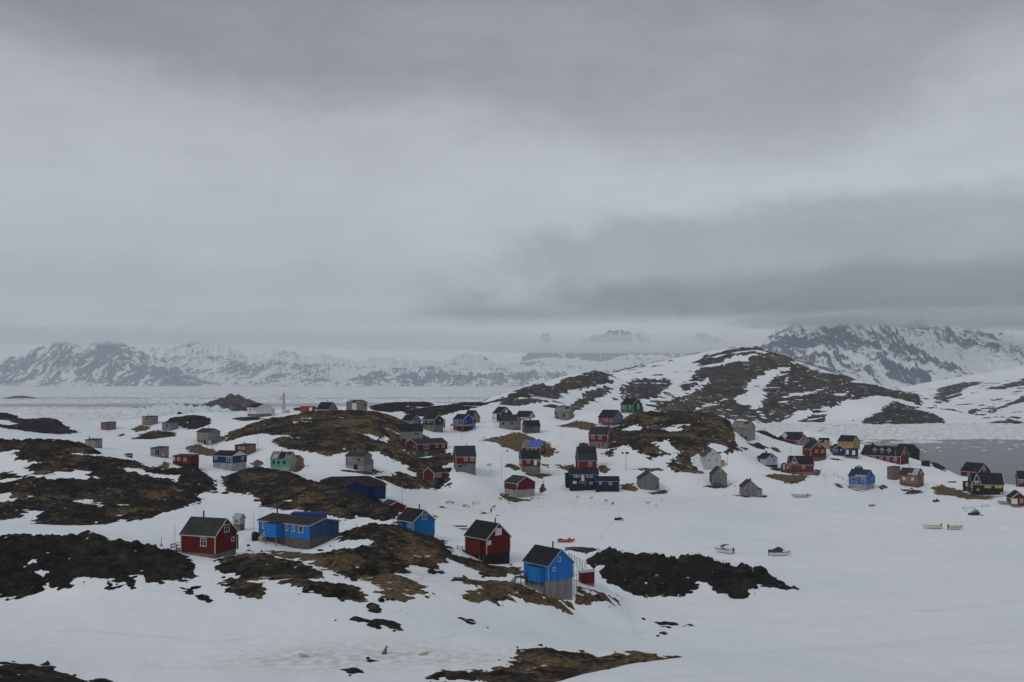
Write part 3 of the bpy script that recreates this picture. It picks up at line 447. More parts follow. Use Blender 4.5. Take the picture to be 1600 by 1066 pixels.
HOUSES = [
{'x': -49.833, 'y': 163.818, 'z': 11.722, 'rot': 1.224, 'a': 6.588, 'b': 5.737, 'hf': 0.617, 'hw': 2.931, 'hr': 2.354, 'g': 'R', 'wall': 'redboard', 'roof': 'feltgrey', 'base': 'concrete', 'trim': 'white', 'opt': ['deck'], 'win': [('L', -1.69, -0.46, 1.73, 3.17, 'w'), ('R', -0.52, 0.94, 3.68, 5.04, 'w'), ('R', 1.38, 2.25, 1.92, 2.71, 'p')], 'ann': [('BR', 0.1, 0.6, 1.5, 0.3, 2.6, 'redboard')], 'chim': [(0.666, 0.9, 'pipe')], 'name': 'red_house', 'label': 'red board house with grey felt roof, chimney and low footing, nearest red house at left', 'group': None, 'wings': []},
{'x': -53.736, 'y': 196.053, 'z': 11.051, 'rot': 1.139, 'a': 1.742, 'b': 1.515, 'hf': 1.065, 'hw': 1.191, 'hr': 0.786, 'g': 'R', 'wall': 'paleboard', 'roof': 'tin', 'base': 'stone', 'trim': 'grey', 'win': [('L', -0.24, 0.16, 1.39, 1.83, 'd')], 'name': 'tool_shed', 'label': 'small grey gabled hut on a stone footing beside the red house', 'group': None, 'wings': []},
{'x': -40.474, 'y': 188.891, 'z': 9.355, 'rot': 0.99, 'a': 13.435, 'b': 7.669, 'hf': 1.871, 'hw': 2.515, 'hr': 0.847, 'g': 'R', 'wall': 'blue', 'roof': 'felt', 'base': 'rubble', 'trim': 'grey', 'opt': ['stairs'], 'gwall': 'blueworn', 'win': [('L', 4.89, 5.67, 2.89, 4.1, 'w1'), ('L', 2.92, 3.43, 2.94, 4.15, 'w1'), ('L', -1.22, -0.47, 2.97, 4.22, 'w1'), ('L', -2.96, -2.14, 2.93, 4.23, 'w1'), ('L', -5.1, -3.87, 2.91, 4.21, 'p')], 'ann': [('L', 0.03, 3.0, 1.81, 4.38, 1.9, 'blue')], 'chim': [(0.929, 1.0, 'pipe')], 'name': 'blue_long_house', 'label': 'long bright blue board house with entrance stairs and low pitched black roof', 'group': None, 'wings': []},
{'x': -19.652, 'y': 203.819, 'z': 7.995, 'rot': 0.736, 'a': 5.418, 'b': 5.395, 'hf': 0.771, 'hw': 3.149, 'hr': 2.08, 'g': 'R', 'wall': 'blue', 'roof': 'feltblack', 'base': 'stone', 'trim': 'white', 'win': [('R', -0.49, 0.81, 4.1, 5.34, 'w'), ('L', -2.13, -0.93, 2.7, 3.41, 'w')], 'ann': [('L', 1.37, 3.05, 1.86, 3.3, 1.0, 'white'), ('L', -0.17, 1.37, 1.78, 3.47, 1.0, 'blue')], 'chim': [(0.298, 0.9, 'pipe')], 'name': 'blue_gable_house', 'label': 'bright blue gabled house with white framed attic window behind a brown rock', 'group': None, 'wings': []},
{'x': -4.664, 'y': 190.349, 'z': 5.932, 'rot': 0.702, 'a': 6.568, 'b': 5.703, 'hf': 1.793, 'hw': 2.929, 'hr': 2.607, 'g': 'R', 'wall': 'redboard', 'roof': 'feltblack', 'base': 'tarred', 'trim': 'white', 'opt': ['porch'], 'win': [('R', -0.77, 0.72, 5.16, 6.49, 'wb'), ('R', -2.7, -1.85, 3.53, 4.36, 'wb')], 'ann': [('L', -2.42, 0.79, 1.69, 4.16, 1.0, 'redboard')], 'chim': [(0.158, 0.8, 'pipe')], 'name': 'red_gable_house', 'label': 'red gabled house on a black base, beside the blue house with fish racks', 'group': None, 'wings': []},
{'x': 5.992, 'y': 164.038, 'z': 5.604, 'rot': 0.683, 'a': 6.097, 'b': 5.302, 'hf': 2.314, 'hw': 2.571, 'hr': 2.237, 'g': 'R', 'wall': 'blue', 'roof': 'feltblack', 'base': 'plank', 'trim': 'blueworn', 'opt': ['porch'], 'win': [('R', -0.58, -0.03, 5.23, 6.06, 'p'), ('R', -1.76, -1.14, 3.81, 4.49, 'p')], 'ann': [('L', -2.11, 0.76, 2.13, 4.56, 1.1, 'blue')], 'chim': [(0.326, 0.9, 'pipe')], 'name': 'blue_shore_house', 'label': 'bright blue gabled house on a tall grey plank basement, nearest house at centre', 'group': None, 'wings': []},
{'x': 12.955, 'y': 173.104, 'z': 5.069, 'rot': 0.179, 'a': 1.811, 'b': 2.395, 'hf': 0.055, 'hw': 1.879, 'hr': 0.0, 'g': 'R', 'wall': 'redboard', 'roof': 'tin', 'base': 'concrete', 'trim': 'white', 'flat': 0.15, 'name': 'red_storage_shed', 'label': 'small dark red flat roofed shed with white corner boards beside the fish racks', 'group': None, 'wings': []},
{'x': -30.317, 'y': 253.494, 'z': 6.902, 'rot': 0.499, 'a': 5.318, 'b': 4.843, 'hf': 0.321, 'hw': 1.446, 'hr': 1.146, 'g': 'R', 'wall': 'redboard', 'roof': 'feltgrey', 'base': 'concrete', 'trim': 'white', 'name': 'red_shed_house', 'label': 'red gabled house half hidden behind the dark ridge, left of the leaning lamp post', 'group': None, 'wings': []},
{'x': -43.616, 'y': 277.127, 'z': 9.059, 'rot': 0.27, 'a': 9.0, 'b': 5.929, 'hf': 0.175, 'hw': 2.272, 'hr': 1.495, 'g': 'R', 'wall': 'navy', 'roof': 'feltblack', 'base': 'navy', 'trim': 'redtrim', 'name': 'blue_long_building', 'label': 'long navy blue building with hipped black roof and projecting gable, half behind dark ridge', 'group': None, 'wings': [{'x': -46.398, 'y': 284.363, 'z': 8.49, 'rot': 0.264, 'a': 10.0, 'b': 19.435, 'hf': 0.089, 'hw': 2.492, 'hr': 1.941, 'g': 'L', 'wall': 'navy', 'roof': 'feltblack', 'base': 'navy', 'trim': 'redtrim', 'opt': ['hip']}]},
{'x': -43.512, 'y': 213.655, 'z': 8.799, 'rot': 1.461, 'a': 7.095, 'b': 2.548, 'hf': 0.027, 'hw': 3.038, 'hr': 0.0, 'g': 'R', 'wall': 'violet', 'roof': 'violet', 'base': 'concrete', 'trim': 'none', 'flat': 0.02, 'name': 'cargo_container', 'label': 'violet blue shipping container behind the long bright blue house', 'group': None, 'wings': []},
{'x': -169.411, 'y': 418.094, 'z': 19.73, 'rot': 0.889, 'a': 4.394, 'b': 4.403, 'hf': 0.533, 'hw': 2.667, 'hr': 0.0, 'g': 'R', 'wall': 'fadedred', 'roof': 'feltgrey', 'base': 'concrete', 'trim': 'none', 'flat': 0.3, 'win': [('R', -1.07, -0.51, 2.09, 2.62, 'd')], 'name': 'weathered_shed', 'label': 'faded red flat roofed hut behind a tall mast, beside the ice at far left', 'group': None, 'wings': []},
{'x': -155.572, 'y': 428.084, 'z': 21.427, 'rot': 1.091, 'a': 4.582, 'b': 4.569, 'hf': 0.41, 'hw': 3.278, 'hr': 0.0, 'g': 'R', 'wall': 'greyboard', 'roof': 'feltgrey', 'base': 'concrete', 'trim': 'none', 'flat': 0.2, 'win': [('L', 0.19, 1.14, 2.13, 3.23, 'p'), ('L', -1.15, -0.39, 2.16, 3.25, 'd')], 'chim': [(0.795, 0.9, 'pipe')], 'name': 'weathered_shed', 'label': 'grey flat roofed hut on the brown shore knoll, nearest to the turquoise iceberg', 'group': None, 'wings': []},
{'x': -142.45, 'y': 415.105, 'z': 19.612, 'rot': 1.112, 'a': 4.648, 'b': 4.631, 'hf': 0.397, 'hw': 3.045, 'hr': 0.0, 'g': 'R', 'wall': 'paleblueboard', 'roof': 'feltgrey', 'base': 'concrete', 'trim': 'none', 'flat': 0.2, 'win': [('L', 0.35, 1.25, 1.79, 2.85, 'p'), ('L', -0.9, -0.18, 1.55, 2.61, 'd')], 'name': 'weathered_shed', 'label': 'pale grey blue hut with peeling paint on top of brown knoll', 'group': None, 'wings': []},
{'x': -136.117, 'y': 324.116, 'z': 18.685, 'rot': 1.273, 'a': 4.113, 'b': 3.165, 'hf': 0.207, 'hw': 2.276, 'hr': 0.0, 'g': 'R', 'wall': 'greyboard', 'roof': 'feltgrey', 'base': 'concrete', 'trim': 'none', 'flat': 0.25, 'chim': [(1.081, 0.8, 'pipe')], 'name': 'weathered_shed', 'label': 'pale grey hut partly sunk behind the left rock hill', 'group': None, 'wings': []},
{'x': -114.446, 'y': 297.168, 'z': 16.982, 'rot': 0.671, 'a': 1.501, 'b': 1.865, 'hf': 0.0, 'hw': 1.237, 'hr': 0.433, 'g': 'L', 'wall': 'violet', 'roof': 'feltgrey', 'base': 'concrete', 'trim': 'white', 'win': [('L', -0.51, 0.45, 0.05, 1.1, 'wb')], 'name': 'blue_outhouse', 'label': 'tiny violet blue cabin with white door alone on the snow', 'group': None, 'wings': []},
{'x': -113.438, 'y': 320.658, 'z': 16.089, 'rot': 1.121, 'a': 3.99, 'b': 3.978, 'hf': 0.204, 'hw': 2.452, 'hr': 0.0, 'g': 'R', 'wall': 'greyboard', 'roof': 'feltgrey', 'base': 'concrete', 'trim': 'none', 'flat': 0.35, 'win': [('L', 0.06, 0.61, 1.56, 2.18, 'p'), ('L', -0.76, -0.21, 0.57, 2.2, 'dd'), ('R', -0.76, -0.22, 0.1, 0.92, 'wb'), ('L', -1.72, -1.17, 0.39, 2.23, 'dd')], 'name': 'weathered_shed', 'label': 'grey board hut with dark doorway on the snow above the red flat hut', 'group': None, 'wings': []},
{'x': -100.853, 'y': 308.029, 'z': 13.538, 'rot': 1.211, 'a': 6.726, 'b': 3.943, 'hf': 1.274, 'hw': 2.352, 'hr': 0.0, 'g': 'R', 'wall': 'redboard', 'roof': 'feltgrey', 'base': 'tarred', 'trim': 'none', 'flat': 0.3, 'win': [('L', 0.59, 1.67, 2.23, 3.31, 'w'), ('L', -1.81, -0.73, 2.1, 3.18, 'w'), ('L', 2.64, 3.12, 2.18, 3.36, 'wb')], 'chim': [(0.879, 1.6, 'wire'), (0.305, 1.2, 'wire')], 'name': 'red_flat_house', 'label': 'dark red flat roofed hut with two white windows on a stilted base', 'group': None, 'wings': []},
{'x': -114.615, 'y': 376.09, 'z': 15.973, 'rot': 1.038, 'a': 5.971, 'b': 5.974, 'hf': 0.239, 'hw': 5.021, 'hr': 1.194, 'g': 'R', 'wall': 'greyplaster', 'roof': 'feltgrey', 'base': 'concrete', 'trim': 'none', 'win': [('L', 1.44, 2.47, 3.57, 4.77, 'p'), ('L', -0.1, 0.93, 3.61, 4.81, 'p'), ('R', -2.37, -0.96, 3.64, 4.6, 'w'), ('R', 0.29, 1.08, 4.01, 4.74, 'p'), ('L', 1.44, 2.13, 1.41, 2.13, 'd'), ('L', 0.07, 0.59, 1.45, 2.17, 'd'), ('L', -1.8, -0.95, 0.31, 2.46, 'dd'), ('R', -2.68, -1.74, 0.08, 2.23, 'wb'), ('R', -0.49, 0.14, 1.41, 2.13, 'd')], 'ann': [('BR', 0.0, 0.6, 2.6, 0.5, 3.2, 'greyplaster')], 'chim': [(0.489, 0.7, 'pipe')], 'name': 'grey_two_storey_house', 'label': 'tall bare grey house on brown mound with small windows on two floors', 'group': None, 'wings': []},
{'x': -93.236, 'y': 348.353, 'z': 14.28, 'rot': 1.085, 'a': 5.289, 'b': 4.792, 'hf': 1.109, 'hw': 2.55, 'hr': 0.0, 'g': 'R', 'wall': 'redboard', 'roof': 'feltgrey', 'base': 'stone', 'trim': 'none', 'flat': 0.3, 'gwall': 'fadedred', 'win': [('L', 0.43, 1.17, 2.33, 3.33, 'w1'), ('L', -0.89, -0.01, 2.26, 3.26, 'w1'), ('L', -2.06, -1.33, 2.19, 3.3, 'w1')], 'chim': [(0.586, 0.8, 'pipe')], 'name': 'red_flat_house', 'label': 'red flat roofed house with three windows behind the blue and white house', 'group': None, 'wings': []},
{'x': -91.481, 'y': 322.871, 'z': 11.593, 'rot': 1.138, 'a': 7.842, 'b': 7.109, 'hf': 2.452, 'hw': 2.248, 'hr': 1.411, 'g': 'R', 'wall': 'navy', 'roof': 'feltblack', 'base': 'concretepale', 'trim': 'white', 'gwall': 'navywhite', 'win': [('L', 2.08, 3.26, 3.36, 4.39, 'w'), ('L', -3.53, -1.59, 3.02, 4.45, 'w'), ('R', 0.89, 2.14, 3.11, 4.25, 'w')], 'name': 'blue_white_house', 'label': 'navy house with white gable top and white windows on a grey concrete base', 'group': None, 'wings': []},
{'x': -74.78, 'y': 325.391, 'z': 10.614, 'rot': 1.442, 'a': 6.356, 'b': 6.014, 'hf': 1.862, 'hw': 2.587, 'hr': 2.171, 'g': 'R', 'wall': 'greentin', 'roof': 'patched', 'base': 'greytin', 'trim': 'none', 'gwall': 'greytin', 'win': [('L', 1.67, 2.42, 2.84, 3.88, 'd'), ('L', 0.05, 0.91, 2.86, 3.79, 'd'), ('L', -2.0, -1.03, 2.88, 3.81, 'd'), ('L', 0.05, 0.7, 0.17, 0.99, 'd')], 'chim': [(0.548, 0.6, 'pipe')], 'name': 'green_patch_house', 'label': 'pale grey house with green painted panel and patched roof beside brown rocks', 'group': None, 'wings': []},
{'x': -116.745, 'y': 460.5, 'z': 23.332, 'rot': 0.849, 'a': 7.376, 'b': 8.161, 'hf': 2.047, 'hw': 2.924, 'hr': 1.54, 'g': 'R', 'wall': 'white', 'roof': 'feltblack', 'base': 'concrete', 'trim': 'white', 'win': [('L', 0.62, 1.89, 3.12, 4.59, 'p'), ('L', -1.42, -0.65, 3.46, 4.63, 'p'), ('L', -2.93, -2.17, 3.49, 4.66, 'p')], 'ann': [('BR', 0.3, 0.9, 3.4, 1.8, 4.2, 'white')], 'name': 'white_hall', 'label': 'white hall with broad gable and black roof at the shore, left of the mast', 'group': None, 'wings': []},
{'x': -93.226, 'y': 454.035, 'z': 26.202, 'rot': 1.302, 'a': 6.082, 'b': 2.545, 'hf': 0.058, 'hw': 2.556, 'hr': 0.0, 'g': 'R', 'wall': 'rust', 'roof': 'rust', 'base': 'concrete', 'trim': 'none', 'flat': 0.02, 'win': [('L', -2.88, -1.6, 0.72, 2.17, 'wb')], 'name': 'cargo_container', 'label': 'rust red shipping container with pale hatch beside the mast', 'group': None, 'wings': []},
{'x': -81.0, 'y': 436.162, 'z': 26.674, 'rot': 1.055, 'a': 6.644, 'b': 5.802, 'hf': 0.278, 'hw': 1.249, 'hr': 2.919, 'g': 'R', 'wall': 'paleblue', 'roof': 'feltblack', 'base': 'concrete', 'trim': 'white', 'win': [('R', -0.34, 0.74, 2.43, 3.41, 'w'), ('L', 1.52, 2.24, 0.48, 1.18, 'w'), ('L', -1.0, 0.08, 0.51, 1.21, 'w'), ('L', -2.97, -2.43, 0.55, 1.24, 'w')], 'chim': [(0.448, 0.9, 'pipe')], 'name': 'pale_blue_house', 'label': 'pale blue gabled house with black roof on the hilltop next to red container', 'group': None, 'wings': []},
{'x': -67.703, 'y': 434.436, 'z': 27.15, 'rot': 0.939, 'a': 7.019, 'b': 5.857, 'hf': 0.415, 'hw': 3.593, 'hr': 0.98, 'g': 'R', 'wall': 'greyboard', 'roof': 'patched', 'base': 'concrete', 'trim': 'none', 'win': [('L', -2.74, -0.02, 0.66, 3.7, 'wb'), ('R', 0.96, 1.43, 2.27, 3.38, 'd'), ('R', 1.75, 2.22, 2.25, 3.37, 'd')], 'name': 'grey_barn', 'label': 'grey board barn with big pale double door on the hilltop', 'group': None, 'wings': []},
{'x': -44.005, 'y': 436.137, 'z': 20.843, 'rot': 0.881, 'a': 6.337, 'b': 5.499, 'hf': 0.555, 'hw': 1.805, 'hr': 2.429, 'g': 'R', 'wall': 'paleblue2', 'roof': 'feltblack', 'base': 'concrete', 'trim': 'white', 'win': [('R', -0.99, -0.21, 2.71, 3.83, 'd'), ('R', -1.97, 0.38, 0.77, 1.6, 'w')], 'name': 'light_blue_house', 'label': 'light blue gabled house half behind the hill, above the grey balcony house', 'group': None, 'wings': []},
{'x': -40.213, 'y': 395.937, 'z': 16.319, 'rot': 0.164, 'a': 6.5, 'b': 8.933, 'hf': 1.26, 'hw': 3.023, 'hr': 2.635, 'g': 'L', 'wall': 'greyboard', 'roof': 'feltblack', 'base': 'greyboard', 'trim': 'none', 'win': [('R', 0.81, 3.2, 2.59, 3.98, 'w4'), ('R', -3.46, -2.46, -0.01, 1.25, 'dd')], 'name': 'grey_balcony_house', 'label': 'grey board house with black roof and wide white window on hill edge', 'group': None, 'wings': []},
{'x': -34.385, 'y': 432.397, 'z': 18.545, 'rot': 0.933, 'a': 6.786, 'b': 5.917, 'hf': 2.888, 'hw': 2.476, 'hr': 1.708, 'g': 'R', 'wall': 'dkgreen', 'roof': 'feltblack', 'base': 'concrete', 'trim': 'white', 'win': [('L', 1.73, 2.84, 3.85, 5.1, 'w'), ('L', -0.66, 0.44, 3.77, 5.15, 'w'), ('L', -2.3, -1.57, 4.23, 5.06, 'p'), ('R', 0.41, 1.25, 4.42, 5.25, 'p')], 'ann': [('BR', 0.1, 0.8, 2.2, 1.5, 5, 'greyboard')], 'chim': [(0.029, 0.6, 'pipe')], 'name': 'dark_green_house', 'label': 'dark green house with white roof edges on grey base, left of the blue balcony house', 'group': None, 'wings': []},
{'x': -21.853, 'y': 444.431, 'z': 17.802, 'rot': 0.799, 'a': 6.696, 'b': 5.848, 'hf': 2.686, 'hw': 2.828, 'hr': 2.336, 'g': 'R', 'wall': 'cobalt', 'roof': 'feltblack', 'base': 'redbase', 'trim': 'white', 'opt': ['deckfront'], 'win': [('L', 1.24, 2.5, 3.67, 5.09, 'w'), ('L', -0.23, 0.82, 3.71, 5.13, 'w'), ('L', -2.31, -1.48, 3.92, 5.05, 'p'), ('R', -1.96, -1.18, 4.06, 5.19, 'p')], 'ann': [('BR', 0.0, 0.7, 1.6, 2, 5.4, 'cobalt')], 'name': 'blue_balcony_house', 'label': 'cobalt blue house with white gable edges above a red and dark basement', 'group': None, 'wings': []},
{'x': -19.038, 'y': 473.866, 'z': 20.668, 'rot': 0.717, 'a': 5.84, 'b': 5.067, 'hf': 0.302, 'hw': 2.114, 'hr': 3.426, 'g': 'R', 'wall': 'brownboard', 'roof': 'feltblack', 'base': 'concrete', 'trim': 'none', 'name': 'brown_gable_house', 'label': 'brown gabled house standing right behind the cobalt blue one', 'group': None, 'wings': []},
{'x': -32.531, 'y': 379.313, 'z': 11.67, 'rot': 0.632, 'a': 8.292, 'b': 13.435, 'hf': 2.51, 'hw': 2.558, 'hr': 1.672, 'g': 'L', 'wall': 'redboard', 'roof': 'feltgrey2', 'base': 'green', 'trim': 'white', 'win': [('L', -2.98, -1.57, 3.61, 4.69, 'p'), ('R', -3.8, -1.41, 3.18, 4.75, 'w'), ('R', 1.42, 2.7, 3.36, 4.7, 'w'), ('R', 4.27, 5.56, 3.37, 4.59, 'w'), ('L', -2.98, -1.57, 0.97, 2.05, 'p'), ('R', -3.24, -1.83, 0.65, 2.1, 'w')], 'ann': [('BR', 0.3, 0.8, 1.6, 0.4, 2.9, 'paleblue')], 'name': 'red_green_house', 'label': 'long red house with green lower floor and white windows below the hill', 'group': None, 'wings': []},
{'x': -16.609, 'y': 348.691, 'z': 8.959, 'rot': 0.205, 'a': 6.094, 'b': 6.967, 'hf': 2.661, 'hw': 2.55, 'hr': 3.467, 'g': 'L', 'wall': 'redboard', 'roof': 'feltgrey2', 'base': 'concrete', 'trim': 'white', 'win': [('R', -0.68, 0.55, 3.6, 4.94, 'w'), ('R', 1.57, 2.81, 3.57, 4.9, 'w'), ('R', -2.59, -1.58, 1.53, 2.19, 'd')], 'chim': [(0.601, 0.4, 'pipe')], 'name': 'red_stone_base_house', 'label': 'red house with steep black roof and two white windows on tall concrete base', 'group': None, 'wings': []},
{'x': -26.622, 'y': 343.89, 'z': 3.618, 'rot': 0.885, 'a': 4.869, 'b': 6.068, 'hf': 2.622, 'hw': 2.731, 'hr': 1.615, 'g': 'L', 'wall': 'redboard', 'roof': 'feltblack', 'base': 'bluegrey', 'trim': 'white', 'win': [('R', -2.88, -1.45, 3.76, 4.96, 'w'), ('R', -0.98, 0.62, 3.61, 4.82, 'w')], 'name': 'red_low_house', 'label': 'small red house with side annex below the long red and green one', 'group': None, 'wings': [{'x': -22.455, 'y': 346.815, 'z': 3.194, 'rot': 0.746, 'a': 2.296, 'b': 2.863, 'hf': 2.439, 'hw': 3.104, 'hr': 1.368, 'g': 'L', 'wall': 'redboard', 'roof': 'feltblack', 'base': 'bluegrey', 'trim': 'white', 'win': [('R', -0.72, 0.14, 4.36, 5.03, 'p')]}]},
{'x': -50.75, 'y': 329.813, 'z': 10.773, 'rot': 1.165, 'a': 6.756, 'b': 5.397, 'hf': 1.781, 'hw': 3.143, 'hr': 1.082, 'g': 'R', 'wall': 'greyboard2', 'roof': 'feltgrey2', 'base': 'greytin', 'trim': 'none', 'win': [('L', 1.15, 2.26, 3.09, 4.35, 'w'), ('L', -2.4, -0.93, 3.19, 4.35, 'dwin'), ('L', -1.18, 0.29, 0.21, 2.1, 'd')], 'ann': [('BR', 0.1, 0.8, 2.2, 0.5, 3.2, 'brownboard')], 'name': 'grey_wreck_house', 'label': 'derelict grey board house with gaping dark door left of the brown slope', 'group': None, 'wings': []},
{'x': -4.689, 'y': 484.856, 'z': 20.566, 'rot': 0.54, 'a': 7.445, 'b': 6.472, 'hf': 0.617, 'hw': 3.702, 'hr': 3.043, 'g': 'R', 'wall': 'inkblue', 'roof': 'feltblack', 'base': 'concrete', 'trim': 'white', 'win': [('R', -0.73, 0.71, 4.58, 6.12, 'b'), ('L', -0.02, 3.09, 2.0, 3.87, 'wb')], 'name': 'black_gable_house', 'label': 'black blue gabled house with pale boarded attic window at back of village', 'group': None, 'wings': []},
{'x': -0.865, 'y': 456.644, 'z': 18.068, 'rot': 1.157, 'a': 7.975, 'b': 6.645, 'hf': 0.726, 'hw': 3.486, 'hr': 2.805, 'g': 'R', 'wall': 'greyboard2', 'roof': 'feltgrey2', 'base': 'stone', 'trim': 'none', 'win': [('L', 1.42, 2.54, 2.37, 3.53, 'd'), ('L', -2.88, -2.08, 2.44, 3.61, 'd')], 'chim': [(0.542, 0.5, 'pipe')], 'name': 'grey_cottage', 'label': 'grey cottage with dark roof and drying frame in front of the black gabled house', 'group': None, 'wings': []},
{'x': 6.82, 'y': 504.709, 'z': 20.72, 'rot': 1.03, 'a': 7.477, 'b': 6.497, 'hf': 0.643, 'hw': 1.125, 'hr': 2.811, 'g': 'R', 'wall': 'paleboard', 'roof': 'feltblack', 'base': 'concrete', 'trim': 'none', 'name': 'dark_roof_cottage', 'label': 'pale grey cottage with long black roof at foot of snowy hill', 'group': None, 'wings': []},
{'x': 8.494, 'y': 441.594, 'z': 17.199, 'rot': 0.205, 'a': 5.93, 'b': 6.796, 'hf': 0.844, 'hw': 2.533, 'hr': 2.421, 'g': 'L', 'wall': 'darkboard', 'roof': 'feltblack', 'base': 'stone', 'trim': 'none', 'win': [('R', 0.21, 1.37, 1.79, 3.06, 'dwin'), ('L', -1.01, 0.97, 2.4, 3.53, 'p')], 'chim': [(0.439, 0.9, 'brick')], 'name': 'tarred_cottage', 'label': 'dark tarred cottage with central chimney alone on the snow', 'group': None, 'wings': []},
{'x': 8.677, 'y': 396.261, 'z': 10.776, 'rot': 1.211, 'a': 7.508, 'b': 6.281, 'hf': 0.756, 'hw': 2.771, 'hr': 2.472, 'g': 'R', 'wall': 'redboard', 'roof': 'tarp', 'base': 'concretepale', 'trim': 'white', 'win': [('L', 1.06, 2.0, 2.27, 3.03, 'p'), ('L', -2.42, 0.12, 2.2, 3.21, 'w4'), ('R', -1.2, 0.53, 1.83, 3.1, 'w1'), ('R', -0.81, 0.76, 4.1, 4.86, 'p')], 'name': 'tarp_roof_house', 'label': 'red house with bright blue tarpaulin over its unfinished roof', 'group': None, 'wings': [{'x': 3.044, 'y': 398.279, 'z': 10.478, 'rot': 1.351, 'a': 3.0, 'b': 4.0, 'hf': 0.254, 'hw': 2.545, 'hr': 0.0, 'g': 'R', 'wall': 'redboard', 'roof': 'tarp', 'base': 'concretepale', 'trim': 'white', 'flat': 0.2}]},
{'x': 6.549, 'y': 365.481, 'z': 7.895, 'rot': 0.126, 'a': 6.14, 'b': 6.943, 'hf': 1.396, 'hw': 2.675, 'hr': 2.931, 'g': 'L', 'wall': 'redboard', 'roof': 'feltblack', 'base': 'concrete', 'trim': 'white', 'win': [('R', -1.59, -0.42, 2.53, 3.7, 'w'), ('R', 1.11, 2.06, 1.81, 3.67, 'wb'), ('R', 2.29, 3.0, 2.96, 3.66, 'p'), ('L', 0.06, 2.18, 1.98, 3.4, 'p'), ('L', -2.38, -0.64, 2.43, 3.83, 'p')], 'name': 'red_steep_house', 'label': 'red house with steep black roof directly in front of the blue tarpaulin roof', 'group': None, 'wings': []},
{'x': 2.581, 'y': 335.074, 'z': 1.719, 'rot': 0.671, 'a': 6.712, 'b': 7.865, 'hf': 2.439, 'hw': 2.227, 'hr': 2.037, 'g': 'R', 'wall': 'redboard', 'roof': 'feltgrey2', 'base': 'concretepale', 'trim': 'white', 'win': [('R', -3.8, -3.2, 3.68, 4.96, 'p')], 'chim': [(-0.407, 0.3, 'wire')], 'name': 'red_hall_house', 'label': 'red house with tall concrete basement under its gable, beside the open snow', 'group': None, 'wings': []},
{'x': 25.726, 'y': 492.423, 'z': 20.869, 'rot': 1.156, 'a': 7.568, 'b': 6.333, 'hf': 0.627, 'hw': 3.92, 'hr': 2.595, 'g': 'R', 'wall': 'greyboard2', 'roof': 'patchgrey', 'base': 'concrete', 'trim': 'none', 'win': [('L', 2.6, 3.28, 3.05, 4.31, 'd'), ('L', 0.41, 1.25, 2.45, 3.7, 'p'), ('L', -1.44, -0.77, 1.84, 3.73, 'dd'), ('L', 1.93, 2.6, 1.17, 2.43, 'd')], 'ann': [('BR', 0.0, 0.7, 1.8, 0.3, 3.2, 'paleboard')], 'chim': [(0.491, 0.7, 'brick')], 'name': 'grey_farm_house', 'label': 'grey board house with small chimney at foot of the big snowy hill', 'group': None, 'wings': []},
{'x': 44.659, 'y': 450.53, 'z': 19.695, 'rot': 0.811, 'a': 8.384, 'b': 7.289, 'hf': 1.716, 'hw': 2.717, 'hr': 3.214, 'g': 'R', 'wall': 'fadedred2', 'roof': 'feltblack', 'base': 'stilts', 'trim': 'none', 'gwall': 'blueworngrey', 'win': [('L', -0.21, 1.25, 2.88, 4.46, 'w'), ('L', -3.11, -0.94, 2.94, 4.52, 'w')], 'name': 'red_blue_gable_house', 'label': 'faded red house with bluish grey gable on stilts below the green house', 'group': None, 'wings': []},
{'x': 55.556, 'y': 462.948, 'z': 25.724, 'rot': 0.73, 'a': 7.474, 'b': 6.487, 'hf': 0.589, 'hw': 3.149, 'hr': 2.848, 'g': 'R', 'wall': 'green2', 'roof': 'feltblack', 'base': 'concrete', 'trim': 'white', 'win': [('L', 1.95, 2.94, 1.64, 3.13, 'w'), ('L', 0.37, 1.36, 1.52, 3.01, 'w'), ('L', -2.57, -1.4, 1.58, 3.21, 'w'), ('R', -0.13, 0.99, 1.55, 4.21, 'b')], 'ann': [('BR', 0.1, 0.7, 1.8, 0.2, 2.6, 'greyboard')], 'chim': [(0.617, 0.8, 'white')], 'name': 'green_house', 'label': 'green house with cream door on top of the brown rock, highest house of the village', 'group': None, 'wings': []},
{'x': 36.574, 'y': 409.906, 'z': 12.54, 'rot': 1.183, 'a': 8.042, 'b': 7.312, 'hf': 3.123, 'hw': 2.863, 'hr': 3.101, 'g': 'R', 'wall': 'redboard', 'roof': 'feltgrey2', 'base': 'concrete', 'trim': 'white', 'win': [('L', 1.55, 2.92, 4.16, 5.6, 'w'), ('L', -1.44, -0.08, 4.09, 5.53, 'w'), ('R', -3.21, -0.94, 4.21, 5.52, 'w1'), ('R', -1.4, 0.89, 6.74, 7.79, 'p'), ('L', -0.9, 0.33, 0.56, 2.65, 'rd'), ('L', -2.8, -1.85, 2.3, 2.69, 'd')], 'chim': [(0.494, 0.9, 'white')], 'name': 'red_hillside_house', 'label': 'red house on high concrete basement with red door, upper of the stacked pair', 'group': None, 'wings': []},
{'x': 28.457, 'y': 382.244, 'z': 4.775, 'rot': 0.073, 'a': 8.0, 'b': 6.985, 'hf': 0.972, 'hw': 4.494, 'hr': 4.964, 'g': 'L', 'wall': 'redboard', 'roof': 'twotone', 'base': 'concrete', 'trim': 'white', 'win': [('R', 0.18, 1.65, 3.25, 4.83, 'w')], 'chim': [(0.541, 0.2, 'pipe')], 'name': 'red_two_tone_roof_house', 'label': 'red house with two tone black roof right behind the dark blue house', 'group': None, 'wings': []},
